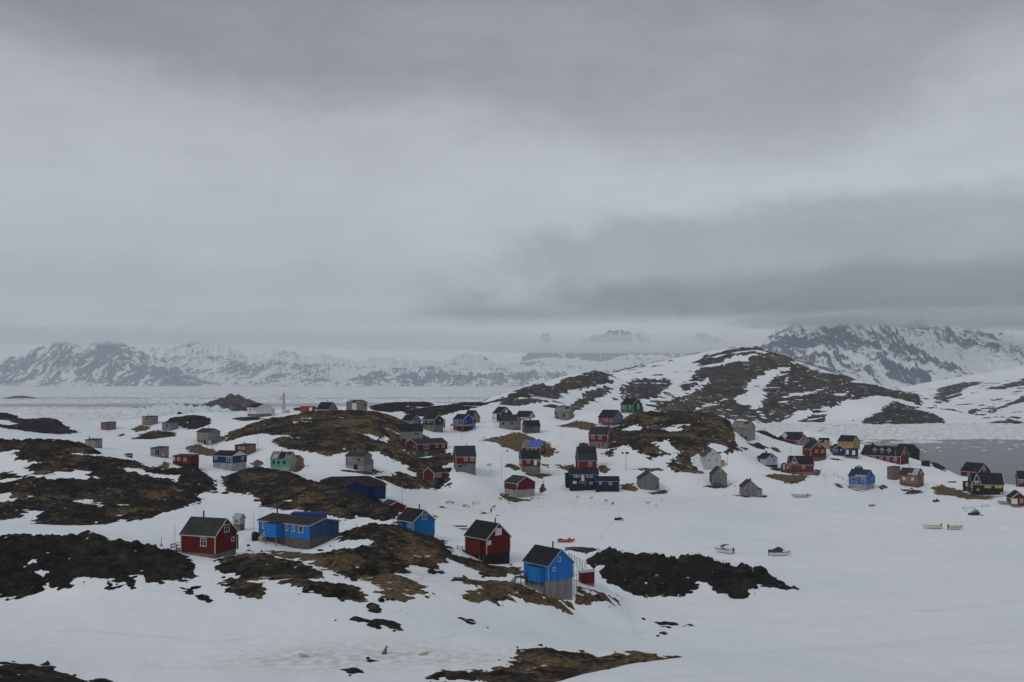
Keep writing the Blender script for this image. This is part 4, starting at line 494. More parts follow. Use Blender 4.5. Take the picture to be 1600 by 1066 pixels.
{'x': 25.181, 'y': 351.558, 'z': 1.756, 'rot': 0.012, 'a': 7.0, 'b': 9.963, 'hf': 0.895, 'hw': 5.144, 'hr': 1.709, 'g': 'L', 'wall': 'inkblue', 'roof': 'feltblack', 'base': 'tarred', 'trim': 'ltblue', 'win': [('R', -3.75, -2.63, 4.92, 5.81, 'w'), ('R', -2.63, -1.62, 4.92, 5.59, 'w'), ('R', -1.06, 0.06, 3.69, 5.92, 'b'), ('R', 0.73, 1.73, 4.8, 5.81, 'w'), ('R', 2.07, 2.97, 4.69, 5.81, 'w'), ('R', -3.97, -2.63, 2.68, 3.58, 'b'), ('R', -1.62, -0.5, 2.68, 3.69, 'dwin'), ('R', -0.39, 0.73, 2.68, 3.68, 'dwin'), ('R', 1.85, 2.97, 2.45, 3.35, 'w')], 'name': 'dark_blue_house', 'label': 'dark blue two storey house with light blue roof edges and long side wing', 'group': None, 'wings': [{'x': 33.128, 'y': 347.942, 'z': 1.864, 'rot': -0.014, 'a': 6.0, 'b': 8.081, 'hf': 0.665, 'hw': 3.104, 'hr': 1.379, 'g': 'L', 'wall': 'inkblue', 'roof': 'feltblack', 'base': 'tarred', 'trim': 'ltblue', 'win': [('R', -2.93, -2.05, 2.66, 3.55, 'w'), ('R', 0.5, 1.5, 2.45, 3.55, 'w')]}, {'x': 19.809, 'y': 355.035, 'z': 2.114, 'rot': 0.05, 'a': 4.0, 'b': 1.481, 'hf': 1.588, 'hw': 3.63, 'hr': 0.0, 'g': 'R', 'wall': 'inkblue', 'roof': 'feltblack', 'base': 'tarred', 'trim': 'ltblue', 'flat': 0.1}]},
{'x': 48.464, 'y': 355.16, 'z': 2.221, 'rot': 0.047, 'a': 6.0, 'b': 6.956, 'hf': 1.357, 'hw': 2.149, 'hr': 2.361, 'g': 'R', 'wall': 'plankgrey', 'roof': 'feltgrey2', 'base': 'plankgrey', 'trim': 'none', 'win': [('R', 2.56, 3.25, 0.42, 1.1, 'd')], 'chim': [(0.258, 0.6, 'brick')], 'name': 'grey_gable_hut', 'label': 'grey plank hut with small chimney right of the dark blue house', 'group': None, 'wings': []},
{'x': 78.425, 'y': 393.49, 'z': 5.161, 'rot': 0.058, 'a': 6.608, 'b': 6.608, 'hf': 2.757, 'hw': 2.882, 'hr': 2.995, 'g': 'R', 'wall': 'whiteboard', 'roof': 'feltgreen', 'base': 'whitebase', 'trim': 'none', 'win': [('R', -0.38, 0.63, 6.25, 7.0, 'w'), ('R', -1.78, -0.89, 3.75, 4.75, 'w'), ('R', 1.14, 2.03, 3.74, 4.74, 'w')], 'ann': [('BR', 0.1, 0.6, 1.8, 1.2, 3.8, 'crate')], 'name': 'white_house', 'label': 'white plank house with tall gable against the dark rock, yellow crate beside it', 'group': None, 'wings': []},
{'x': 76.33, 'y': 368.687, 'z': 1.659, 'rot': -0.028, 'a': 5.529, 'b': 5.497, 'hf': 1.294, 'hw': 3.058, 'hr': 2.759, 'g': 'R', 'wall': 'plankgrey', 'roof': 'feltgrey2', 'base': 'stilts', 'trim': 'none', 'win': [('L', -1.81, 1.79, 1.61, 3.74, 'd'), ('R', -0.53, 0.41, 5.42, 6.36, 'p')], 'name': 'grey_stilt_hut', 'label': 'grey plank hut on low stilts in front of the white house', 'group': None, 'wings': []},
{'x': 81.942, 'y': 344.855, 'z': 0.547, 'rot': -0.053, 'a': 6.0, 'b': 5.323, 'hf': 0.22, 'hw': 3.077, 'hr': 2.322, 'g': 'R', 'wall': 'greyboard2', 'roof': 'feltgrey2', 'base': 'concrete', 'trim': 'none', 'win': [('R', -1.57, -0.6, 1.88, 2.76, 'dwin')], 'ann': [('BR', 0.0, 0.8, 1.4, 0.1, 2.6, 'greyboard')], 'chim': [(-0.246, 0.6, 'brick')], 'name': 'grey_chimney_hut', 'label': 'grey hut with square window and ridge chimney, lowest on the open snow', 'group': None, 'wings': []},
{'x': 101.022, 'y': 435.142, 'z': 14.023, 'rot': 0.824, 'a': 7.979, 'b': 6.628, 'hf': 0.276, 'hw': 5.942, 'hr': 2.667, 'g': 'R', 'wall': 'greyboard2', 'roof': 'patchgrey', 'base': 'concrete', 'trim': 'none', 'gwall': 'greytin', 'win': [('L', -0.57, 0.05, 1.79, 3.18, 'd'), ('L', -1.66, -0.88, 1.83, 3.22, 'd'), ('L', -3.68, -2.75, 1.35, 2.46, 'd'), ('L', 0.99, 2.25, 3.67, 4.79, 'p')], 'name': 'grey_ruin_house', 'label': 'large bare grey house with tall windowless gable on the rock shoulder', 'group': None, 'wings': []},
{'x': 106.602, 'y': 415.757, 'z': 5.049, 'rot': 0.462, 'a': 5.168, 'b': 6.481, 'hf': 0.53, 'hw': 2.648, 'hr': 2.014, 'g': 'R', 'wall': 'lilac', 'roof': 'feltblack', 'base': 'tarred', 'trim': 'none', 'win': [('R', -0.18, 0.67, 3.46, 4.65, 'd'), ('R', 0.67, 2.04, 1.95, 2.89, 'p'), ('L', 0.78, 1.78, 1.71, 2.91, 'd')], 'chim': [(0.651, 0.9, 'brick')], 'name': 'lilac_house', 'label': 'pale lilac house with lower rear wing and black roof on the snow', 'group': None, 'wings': [{'x': 103.627, 'y': 421.558, 'z': 5.077, 'rot': 0.67, 'a': 4.827, 'b': 5.368, 'hf': 0.403, 'hw': 2.283, 'hr': 0.869, 'g': 'R', 'wall': 'lilac', 'roof': 'feltblack', 'base': 'tarred', 'trim': 'none', 'win': [('L', -1.26, -0.59, 0.71, 2.33, 'wb'), ('L', 0.24, 0.91, 0.34, 2.51, 'redtrim')]}]},
{'x': 149.241, 'y': 520.005, 'z': 7.895, 'rot': 0.078, 'a': 9.0, 'b': 13.263, 'hf': 0.331, 'hw': 3.641, 'hr': 1.992, 'g': 'L', 'wall': 'white', 'roof': 'feltblack', 'base': 'concrete', 'trim': 'none', 'name': 'long_roof_store', 'label': 'white store with long dark roof behind the pinkish gabled house', 'group': None, 'wings': []},
{'x': 135.432, 'y': 473.336, 'z': 9.021, 'rot': 0.644, 'a': 8.07, 'b': 7.025, 'hf': 0.602, 'hw': 3.008, 'hr': 2.596, 'g': 'R', 'wall': 'redboard', 'roof': 'feltblack', 'base': 'concrete', 'trim': 'white', 'gwall': 'pinkboard', 'win': [('L', -3.49, -2.22, 1.75, 3.1, 'w'), ('R', -0.62, 0.83, 4.24, 5.75, 'w'), ('R', 0.83, 2.29, 1.61, 2.83, 'w')], 'ann': [('L', 0.71, 4.04, 0.32, 3.05, 1.2, 'redboard')], 'name': 'pink_gable_house', 'label': 'red house with faded pink gable and entrance porch near the shore rocks', 'group': None, 'wings': [{'x': 146.199, 'y': 488.198, 'z': 7.272, 'rot': 0.429, 'a': 5.028, 'b': 4.385, 'hf': 0.623, 'hw': 3.117, 'hr': 1.819, 'g': 'R', 'wall': 'darkboard', 'roof': 'feltblack', 'base': 'concrete', 'trim': 'white'}]},
{'x': 131.222, 'y': 432.229, 'z': 5.617, 'rot': 0.232, 'a': 6.958, 'b': 7.33, 'hf': 1.925, 'hw': 3.576, 'hr': 3.388, 'g': 'R', 'wall': 'redboard', 'roof': 'feltblack', 'base': 'rubble', 'trim': 'white', 'win': [('R', -0.31, 1.06, 6.4, 7.92, 'w'), ('R', -1.53, -0.31, 3.94, 5.18, 'w'), ('R', 1.22, 2.59, 3.9, 5.14, 'w')], 'name': 'red_tall_gable_house', 'label': 'red house with tall gable, three white windows and stone basement', 'group': None, 'wings': []},
{'x': 115.56, 'y': 399.039, 'z': 3.607, 'rot': -0.098, 'a': 7.0, 'b': 9.064, 'hf': 0.636, 'hw': 2.927, 'hr': 3.177, 'g': 'L', 'wall': 'redboard2', 'roof': 'feltblack', 'base': 'concrete', 'trim': 'white', 'win': [('R', -0.06, 1.18, 1.95, 3.22, 'w')], 'ann': [('R', -4.53, -1.55, 3.48, 7.16, 0.6, 'dormer')], 'name': 'red_dormer_house', 'label': 'red house with porch and dormer gable above a brown grass bank', 'group': None, 'wings': [{'x': 108.041, 'y': 393.496, 'z': 3.722, 'rot': 0.1, 'a': 2.732, 'b': 2.736, 'hf': 0.756, 'hw': 2.897, 'hr': 0.619, 'g': 'R', 'wall': 'redboard2', 'roof': 'feltblack', 'base': 'concrete', 'trim': 'white', 'win': [('R', -0.07, 0.85, 2.13, 3.39, 'w'), ('R', -1.37, -0.9, 1.76, 3.53, 'wb')]}]},
{'x': 148.015, 'y': 471.981, 'z': 7.076, 'rot': -0.005, 'a': 3.979, 'b': 3.619, 'hf': 0.151, 'hw': 3.172, 'hr': 1.813, 'g': 'R', 'wall': 'orange', 'roof': 'feltblack', 'base': 'concrete', 'trim': 'white', 'win': [('R', -0.75, 0.15, 1.81, 3.02, 'w')], 'ann': [('BR', 0.0, 0.8, 2.4, 0.1, 2.7, 'brownboard')], 'name': 'orange_house', 'label': 'ochre orange house between red gable and yellow house', 'group': None, 'wings': []},
{'x': 158.883, 'y': 507.0, 'z': 7.545, 'rot': -0.195, 'a': 5.0, 'b': 4.668, 'hf': 0.325, 'hw': 2.596, 'hr': 0.998, 'g': 'L', 'wall': 'redboard', 'roof': 'feltblack', 'base': 'concrete', 'trim': 'white', 'name': 'red_boat_shed', 'label': 'small dark red shed at waterfront behind the ochre house', 'group': None, 'wings': []},
{'x': 142.302, 'y': 435.614, 'z': 8.211, 'rot': -0.137, 'a': 8.0, 'b': 5.09, 'hf': 0.139, 'hw': 2.499, 'hr': 1.827, 'g': 'R', 'wall': 'navy2', 'roof': 'feltblack', 'base': 'concrete', 'trim': 'white', 'win': [('R', -1.87, -0.53, 1.4, 2.65, 'w'), ('R', 0.54, 1.21, 1.84, 2.67, 'w')], 'name': 'navy_house', 'label': 'small navy house with white corner boards in front of the yellow house', 'group': None, 'wings': [{'x': 146.848, 'y': 432.174, 'z': 7.529, 'rot': -0.113, 'a': 5.0, 'b': 5.485, 'hf': 0.276, 'hw': 3.04, 'hr': 0.0, 'g': 'R', 'wall': 'navy2', 'roof': 'feltblack', 'base': 'concrete', 'trim': 'white', 'flat': 0.2, 'win': [('R', -2.21, -1.27, 1.25, 3.19, 'wb'), ('R', 0.2, 1.41, 1.0, 2.93, 'wb')]}]},
{'x': 160.656, 'y': 475.051, 'z': 7.982, 'rot': 0.705, 'a': 7.745, 'b': 6.486, 'hf': 0.302, 'hw': 3.383, 'hr': 2.847, 'g': 'R', 'wall': 'yellow', 'roof': 'feltblack', 'base': 'concrete', 'trim': 'white', 'win': [('L', -2.04, -0.86, 1.85, 3.36, 'w'), ('R', -1.56, 0.41, 1.7, 3.22, 'w'), ('R', 0.97, 2.11, 2.22, 3.29, 'p'), ('R', -1.0, 0.13, 4.73, 5.64, 'p')], 'name': 'yellow_house', 'label': 'mustard yellow gabled house at water edge', 'group': None, 'wings': []},
{'x': 164.428, 'y': 439.394, 'z': 4.213, 'rot': 0.824, 'a': 17.634, 'b': 9.277, 'hf': 0.276, 'hw': 3.316, 'hr': 3.923, 'g': 'R', 'wall': 'redboard', 'roof': 'feltblack', 'base': 'tarred', 'trim': 'white', 'opt': ['church'], 'win': [('L', 2.16, 3.6, 1.45, 3.0, 'w'), ('L', -0.97, 0.45, 1.48, 3.02, 'w'), ('L', -4.08, -2.67, 1.5, 3.04, 'w'), ('L', -7.15, -5.76, 1.53, 3.06, 'w'), ('R', -1.1, 0.68, 4.05, 5.86, 'w1')], 'ann': [('L', 6.34, 8.52, 0.43, 3.54, 1.6, 'portal')], 'name': 'red_church', 'label': 'long red church building with three dormers and small bell turret', 'group': None, 'wings': []},
{'x': 185.168, 'y': 467.447, 'z': 2.292, 'rot': 0.347, 'a': 8.906, 'b': 7.411, 'hf': 0.297, 'hw': 5.493, 'hr': 2.741, 'g': 'R', 'wall': 'blackgreen', 'roof': 'feltblack', 'base': 'concrete', 'trim': 'none', 'gwall': 'blackgreen', 'win': [('R', 1.85, 2.77, 3.41, 4.6, 'd')], 'name': 'dark_green_store', 'label': 'dark green store with teal gable behind the red church', 'group': None, 'wings': []},
{'x': 124.925, 'y': 356.351, 'z': 1.542, 'rot': 0.78, 'a': 6.594, 'b': 5.706, 'hf': 2.149, 'hw': 2.715, 'hr': 2.311, 'g': 'R', 'wall': 'blueworn2', 'roof': 'patchfelt', 'base': 'concretepale', 'trim': 'blueworn2', 'opt': ['turret'], 'win': [('L', -0.08, 2.33, 2.97, 4.34, 'w4'), ('L', -2.7, -1.52, 3.08, 4.44, 'w'), ('R', 1.1, 2.1, 3.54, 4.34, 'p')], 'ann': [('BR', 0.0, 0.6, 1.2, 2.2, 5, 'blueworn2')], 'name': 'bright_blue_house', 'label': 'bright blue worn house with small blue turret on roof ridge', 'group': None, 'wings': []},
{'x': 149.633, 'y': 390.34, 'z': 1.35, 'rot': 0.467, 'a': 3.487, 'b': 3.477, 'hf': 0.249, 'hw': 4.987, 'hr': 0.0, 'g': 'R', 'wall': 'brownred', 'roof': 'darkboard', 'base': 'concrete', 'trim': 'none', 'flat': 0.3, 'name': 'brown_shed', 'label': 'flat topped brown board shed behind the pinkish brown house', 'group': None, 'wings': []},
{'x': 147.011, 'y': 366.305, 'z': 1.38, 'rot': 0.778, 'a': 6.652, 'b': 5.517, 'hf': 1.629, 'hw': 2.908, 'hr': 2.39, 'g': 'R', 'wall': 'brownpink', 'roof': 'patchfelt2', 'base': 'rubble', 'trim': 'none', 'win': [('L', 1.05, 2.25, 2.56, 3.73, 'b'), ('L', -2.15, -0.97, 2.67, 3.83, 'b'), ('R', -0.29, 1.09, 4.91, 6.08, 'b'), ('R', 1.37, 2.2, 2.95, 3.88, 'p')], 'chim': [(0.643, 0.7, 'pipe')], 'name': 'pink_brown_house', 'label': 'pinkish brown weathered house with boarded windows and patched roof', 'group': None, 'wings': []},
{'x': 180.011, 'y': 433.483, 'z': 2.658, 'rot': -0.286, 'a': 4.0, 'b': 3.091, 'hf': 0.139, 'hw': 2.638, 'hr': 0.0, 'g': 'R', 'wall': 'blackboard', 'roof': 'blackboard', 'base': 'concrete', 'trim': 'none', 'flat': 0.15, 'name': 'black_shed', 'label': 'low black shed at the shore right of the church', 'group': None, 'wings': []},
{'x': 178.344, 'y': 383.096, 'z': 3.56, 'rot': 0.456, 'a': 8.049, 'b': 6.73, 'hf': 0.364, 'hw': 1.822, 'hr': 3.158, 'g': 'R', 'wall': 'redboard', 'roof': 'feltblack', 'base': 'concrete', 'trim': 'white', 'win': [('R', -1.07, 0.52, 2.55, 4.01, 'w'), ('L', -0.04, 0.83, -0.01, 1.46, 'w'), ('L', -1.33, -0.61, -0.02, 1.45, 'w')], 'name': 'red_water_house', 'label': 'red house with steep black roof and white gable edges by the water', 'group': None, 'wings': []},
{'x': 163.754, 'y': 344.367, 'z': 0.767, 'rot': -0.258, 'a': 7.5, 'b': 9.854, 'hf': 1.758, 'hw': 2.418, 'hr': 3.56, 'g': 'L', 'wall': 'blackboard2', 'roof': 'feltblack', 'base': 'stilts2', 'trim': 'white', 'win': [('R', -0.99, 1.02, 2.88, 4.09, 'y'), ('R', 2.33, 4.43, 2.97, 4.18, 'y'), ('L', -3.17, -0.27, 2.76, 3.86, 'y'), ('R', -3.41, -2.7, 1.92, 2.58, 'y')], 'ann': [('R', -4.93, -2.1, 4.15, 8.09, 0.7, 'dormerred')], 'name': 'black_boarded_house', 'label': 'black house with ochre boarded windows on open stilts at right', 'group': None, 'wings': [{'x': 161.187, 'y': 353.01, 'z': 2.447, 'rot': -0.008, 'a': 2.037, 'b': 2.028, 'hf': 0.339, 'hw': 1.923, 'hr': 0.0, 'g': 'R', 'wall': 'redboard', 'roof': 'feltblack', 'base': 'stilts2', 'trim': 'white', 'flat': 0.1, 'win': [('R', -0.79, -0.23, 0.68, 2.04, 'wb')]}]},
{'x': 162.902, 'y': 368.748, 'z': 1.213, 'rot': -0.308, 'a': 2.4, 'b': 2.608, 'hf': 0.047, 'hw': 1.726, 'hr': 0.0, 'g': 'R', 'wall': 'greyboard', 'roof': 'feltgrey', 'base': 'concrete', 'trim': 'none', 'flat': 0.05, 'name': 'grey_crate_shed', 'label': 'little grey flat topped shed on the snow left of the black house', 'group': None, 'wings': []},
{'x': 190.718, 'y': 370.308, 'z': 0.74, 'rot': -0.365, 'a': 7.0, 'b': 5.378, 'hf': 0.473, 'hw': 2.956, 'hr': 2.664, 'g': 'L', 'wall': 'redboard', 'roof': 'feltblack', 'base': 'concrete', 'trim': 'white', 'win': [('R', -2.16, -1.0, 1.93, 3.11, 'w')], 'name': 'red_edge_house', 'label': 'red house with black roof cut by the right edge of the picture', 'group': None, 'wings': []},
{'x': 159.602, 'y': 314.668, 'z': 1.1, 'rot': -0.29, 'a': 7.0, 'b': 4.803, 'hf': 0.401, 'hw': 2.005, 'hr': 1.981, 'g': 'R', 'wall': 'redboard', 'roof': 'feltblack', 'base': 'concrete', 'trim': 'white', 'opt': ['ramp'], 'win': [('R', -2.13, -0.58, 0.64, 2.34, 'wb'), ('R', 0.14, 1.05, 1.11, 2.41, 'w')], 'name': 'red_boathouse', 'label': 'red boathouse with white door and plank ramp at right edge', 'group': None, 'wings': []}]
OUTCROPS = [
('dark bouldery rock ridge in front of the nearest red house', [(-86.4, 160.0), (-83.4, 162.3), (-79.5, 162.8), (-72.7, 161.7), (-70.6, 163.9), (-68.6, 164.1), (-63.4, 161.8), (-60.7, 161.3), (-56.4, 162.6), (-53.2, 162.2), (-51.3, 159.6), (-49.9, 156.9), (-48.2, 149.9), (-49.8, 150.4), (-51.0, 149.7), (-51.9, 148.2), (-53.8, 149.4), (-54.1, 148.1), (-55.6, 150.6), (-56.4, 149.3), (-54.9, 145.9), (-55.1, 144.0), (-57.1, 146.8), (-57.0, 145.5), (-58.3, 145.1), (-60.0, 147.0), (-62.1, 148.6), (-63.8, 149.3), (-65.3, 149.4), (-64.6, 146.1), (-66.2, 146.0), (-68.1, 147.5), (-69.3, 148.7), (-69.2, 146.4), (-70.4, 146.0), (-71.6, 146.7), (-71.6, 144.7), (-72.7, 144.0), (-74.6, 145.0), (-77.9, 144.4)], [], 1.5, 0.15, False),
('small dark rocks in snow below the nearest red house', [(-49.1, 146.8), (-46.8, 145.8), (-45.0, 142.4), (-46.0, 141.8), (-47.8, 143.9)], [], 0.6, 0.1, False),
('low dark rocks furthest right below the bouldery ridge', [(-45.3, 141.7), (-43.9, 142.3), (-41.4, 138.8), (-41.9, 137.1), (-43.5, 138.6)], [], 0.6, 0.1, False),
('rocky ground running in front of the long blue house', [(-46.8, 155.6), (-46.8, 160.0), (-45.4, 164.3), (-42.2, 164.1), (-38.7, 162.8), (-33.9, 160.0), (-30.8, 154.8), (-28.6, 150.2), (-26.2, 146.3), (-23.8, 145.3), (-22.4, 145.0), (-20.4, 141.1), (-20.8, 136.0), (-22.5, 137.1), (-23.8, 138.1), (-24.9, 139.0), (-27.4, 141.1), (-29.8, 143.2), (-32.1, 145.4), (-35.0, 146.6), (-36.7, 148.1), (-35.3, 143.2), (-35.5, 139.8), (-37.0, 140.4), (-38.6, 140.2), (-41.5, 144.0), (-43.7, 148.6), (-41.9, 150.3), (-43.8, 153.3)], [], 1.2, 0.5, False),
('brown grass and stones at foot of the long blue house', [(-44.5, 182.0), (-41.3, 180.8), (-34.6, 170.4), (-31.9, 171.3), (-29.4, 169.7), (-27.2, 163.1), (-24.9, 161.3), (-20.4, 158.6), (-21.8, 150.5), (-24.5, 149.5), (-27.5, 153.1), (-31.3, 157.2), (-34.0, 162.8), (-38.0, 164.5), (-40.3, 167.1)], [], 0.5, 0.8, False),
('brown rock knoll in front of the blue gabled house', [(-32.3, 186.4), (-33.1, 202.2), (-29.6, 199.9), (-25.7, 199.8), (-21.8, 199.6), (-18.6, 199.9), (-17.0, 200.8), (-14.6, 206.0), (-12.2, 189.2), (-10.9, 178.1), (-12.6, 170.1), (-11.6, 163.9), (-13.5, 161.6), (-15.4, 164.9), (-17.5, 165.4), (-16.3, 158.8), (-19.0, 155.7), (-20.9, 154.6), (-22.5, 152.4), (-24.7, 150.8), (-27.7, 154.0), (-29.9, 157.5), (-32.1, 166.6), (-30.0, 169.8)], [[(-31.4, 173.0), (-31.5, 181.8), (-27.6, 179.0), (-24.8, 177.2), (-25.1, 173.6), (-27.5, 171.4)]], 1.4, 0.52, False),
('brown grassy patch with dirt below the rock knoll', [(-22.7, 150.2), (-20.1, 156.1), (-18.0, 155.8), (-15.3, 154.1), (-12.6, 150.4), (-12.2, 147.9), (-14.0, 144.8), (-14.3, 139.3), (-16.1, 139.0), (-18.0, 140.4), (-19.8, 143.4)], [], 0.4, 0.75, False),
('single brown boulder on the snow below the grassy patch', [(-19.8, 135.1), (-19.1, 137.2), (-17.9, 135.7), (-17.1, 132.1), (-17.8, 130.9), (-19.2, 132.4)], [], 0.9, 0.4, False),
('long dark rock streak on open snow at lower centre left', [(-21.0, 127.1), (-19.8, 128.1), (-18.0, 127.2), (-16.4, 128.0), (-14.5, 126.7), (-12.9, 123.7), (-14.3, 123.4), (-16.0, 124.6), (-16.5, 122.2), (-18.1, 124.9), (-19.7, 125.2)], [], 0.5, 0.1, False),
('small dark rock flake on the snow under the red gabled house', [(-7.4, 138.1), (-5.4, 140.2), (-4.4, 137.2), (-5.6, 134.2)], [], 0.4, 0.1, False),
('dark flat rock near the sitting dog', [(-16.7, 109.8), (-16.0, 110.5), (-14.6, 109.2), (-15.6, 108.2)], [], 0.35, 0.1, False),
('dark flat rock at bottom centre left of the brown bank', [(-18.3, 105.3), (-17.0, 106.0), (-15.4, 105.0), (-15.1, 103.4), (-16.9, 103.2)], [], 0.35, 0.1, False),
('dark rock with snow cap right of centre on the lower snow', [(23.1, 163.2), (26.5, 164.8), (27.2, 163.9), (28.3, 160.0), (26.9, 160.9), (25.1, 159.2), (23.7, 160.3)], [], 0.45, 0.2, False),
('small dark rock beside the snow capped rock', [(28.3, 162.6), (29.3, 162.9), (30.0, 160.8), (28.7, 160.4)], [], 0.4, 0.1, False),
('brown stone slab below the snow capped rock', [(22.8, 157.0), (24.2, 157.9), (24.7, 156.0), (23.9, 154.7), (23.0, 155.4)], [], 0.35, 0.3, False),
('tiny dark rock above the snow capped rock', [(21.4, 166.1), (22.3, 167.0), (22.4, 164.8), (21.6, 164.4)], [], 0.3, 0.1, False),
('dark brown bank at the bottom edge of the picture', [(0.0, 114.9), (1.1, 116.5), (2.4, 117.6), (4.5, 117.8), (5.6, 115.9), (7.1, 116.1), (7.7, 119.1), (8.9, 120.1), (9.8, 116.7), (10.4, 115.3), (13.4, 115.6), (16.6, 132.8), (17.9, 132.6), (17.3, 117.1), (21.1, 131.4), (16.0, 95.1), (13.0, 84.0), (10.8, 84.0), (7.6, 84.0), (4.3, 84.0), (2.2, 84.0), (0.0, 96.9), (-3.8, 99.6), (-6.5, 100.8), (-8.9, 102.5), (-7.4, 104.9), (-4.7, 104.9), (-3.7, 105.5), (-0.7, 107.7), (0.4, 110.7)], [], 0.7, 0.62, False),
('dark brown rock at the bottom left corner', [(-49.0, 91.8), (-48.9, 96.3), (-47.6, 98.1), (-46.0, 98.7), (-43.2, 97.5), (-40.8, 97.6), (-38.7, 96.4), (-35.5, 88.3), (-43.4, 81.4)], [], 0.6, 0.4, False),
('brown turf and stones around the nearest blue house', [(-10.0, 161.7), (-8.5, 166.1), (-6.3, 164.5), (-3.7, 164.8), (-1.1, 165.2), (1.6, 164.5), (3.1, 162.7), (5.2, 160.8), (8.3, 162.3), (10.6, 165.0), (14.1, 169.4), (18.1, 175.5), (19.5, 176.8), (16.3, 168.8), (14.4, 165.5), (10.4, 161.8), (8.2, 158.7), (5.0, 155.5), (2.0, 155.4), (0.5, 156.8), (-0.5, 153.5), (-2.9, 151.7), (-5.8, 149.2), (-7.2, 150.1), (-7.1, 153.3), (-5.5, 156.2), (-4.0, 157.3), (-5.6, 159.1), (-7.6, 158.7), (-9.2, 159.1)], [], 1.0, 0.75, False),
('dark turf under the red gabled house', [(-12.9, 179.3), (-11.1, 181.2), (-8.6, 183.8), (-6.5, 184.6), (-3.6, 185.6), (-0.4, 187.1), (2.2, 187.3), (1.6, 177.2), (-1.6, 170.6), (-4.9, 170.7), (-8.3, 173.0), (-11.3, 175.2)], [], 0.7, 0.6, False),
('black craggy rock ridge at the edge of the frozen bay', [(14.5, 195.8), (16.0, 199.1), (18.9, 202.9), (22.9, 203.3), (24.6, 201.2), (27.2, 201.4), (29.5, 199.8), (31.9, 198.6), (34.7, 199.7), (36.8, 201.1), (39.2, 200.0), (42.1, 198.7), (45.8, 198.0), (48.6, 199.1), (50.5, 199.1), (51.0, 195.8), (52.6, 194.7), (53.6, 191.6), (51.7, 189.2), (49.4, 189.9), (47.7, 190.2), (45.5, 188.7), (43.5, 184.1), (41.0, 182.2), (40.4, 184.9), (37.7, 186.3), (36.3, 188.5), (34.1, 186.3), (30.7, 183.4), (28.2, 182.6), (23.6, 183.5), (20.3, 186.2), (17.5, 187.6), (17.0, 191.8), (17.8, 194.8), (15.5, 192.5)], [], 1.8, 0.08, False),
('single stone at the tip of the black ridge', [(54.0, 190.9), (55.1, 192.3), (55.0, 190.2), (54.1, 189.0)], [], 0.6, 0.1, False),
('pile of brown planks and stones behind the nearest blue house', [(10.6, 205.3), (16.1, 239.1), (17.4, 208.1), (18.0, 202.9), (14.9, 201.1)], [], 0.5, 0.5, False),
('dark ridge hiding the long navy building', [(-79.9, 276.4), (-80.3, 294.1), (-75.6, 294.0), (-67.5, 284.1), (-59.8, 281.8), (-49.9, 258.6), (-49.4, 284.4), (-44.6, 289.3), (-38.9, 287.9), (-32.7, 283.1), (-30.4, 281.7), (-25.1, 222.9), (-28.2, 219.1), (-31.1, 220.2), (-34.1, 220.9), (-36.5, 218.2), (-39.9, 221.5), (-42.9, 222.4), (-48.1, 226.9), (-52.8, 228.2), (-57.1, 233.8), (-60.5, 238.2), (-65.9, 247.0), (-70.6, 246.8), (-77.0, 263.3)], [], 1.3, 0.5, False),
('big dark rock hill at left edge', [(-150.2, 281.6), (-146.0, 284.1), (-137.1, 280.7), (-134.6, 283.1), (-136.6, 295.3), (-128.8, 290.4), (-124.5, 289.1), (-115.5, 276.5), (-110.1, 269.8), (-105.5, 269.2), (-102.2, 271.8), (-96.3, 265.3), (-89.8, 256.5), (-91.3, 263.9), (-101.6, 310.0), (-97.6, 310.0), (-83.1, 272.3), (-75.5, 252.6), (-72.9, 245.5), (-74.8, 242.5), (-73.3, 230.4), (-74.6, 227.7), (-75.2, 218.7), (-76.8, 213.4), (-74.8, 202.3), (-76.2, 199.3), (-83.7, 213.6), (-79.4, 197.8), (-79.6, 195.0), (-88.3, 211.3), (-88.2, 208.0), (-90.1, 206.3), (-87.1, 195.0), (-90.2, 195.0), (-93.0, 195.0), (-93.7, 195.0), (-101.2, 212.7), (-102.5, 217.1), (-107.1, 219.3), (-103.6, 210.8), (-105.5, 207.8), (-106.9, 207.9), (-109.3, 204.9)], [[(-140.8, 264.0), (-136.8, 267.7), (-133.6, 267.3), (-130.0, 261.0), (-122.1, 258.5), (-124.4, 254.0), (-118.0, 248.1), (-104.2, 249.4), (-102.4, 247.0), (-114.9, 244.9), (-126.1, 251.6), (-137.3, 257.3)], [(-132.1, 247.7), (-119.7, 246.8), (-124.8, 242.7), (-130.1, 243.8)], [(-103.7, 258.2), (-97.0, 257.9), (-89.3, 252.7), (-82.8, 250.0), (-87.7, 248.1), (-97.3, 254.5)], [(-100.6, 229.6), (-96.7, 228.0), (-88.3, 223.5), (-91.4, 222.2), (-97.4, 224.6)], [(-124.4, 233.2), (-118.9, 234.2), (-115.7, 229.3), (-112.5, 230.3), (-113.8, 225.5), (-119.3, 223.6)]], 1.4, 0.44, False),
('brown grey knoll at the far left shore', [(-222.1, 416.4), (-218.8, 428.3), (-210.5, 422.6), (-205.4, 417.8), (-203.7, 428.4), (-199.2, 433.4), (-186.4, 417.4), (-176.4, 406.7), (-177.2, 393.8), (-181.6, 389.7), (-188.5, 388.5), (-193.9, 389.4), (-200.7, 390.3), (-204.4, 383.1)], [[(-215.7, 404.3), (-207.8, 409.2), (-202.1, 405.7), (-201.9, 397.7), (-209.9, 393.5)]], 1.0, 0.4, False),
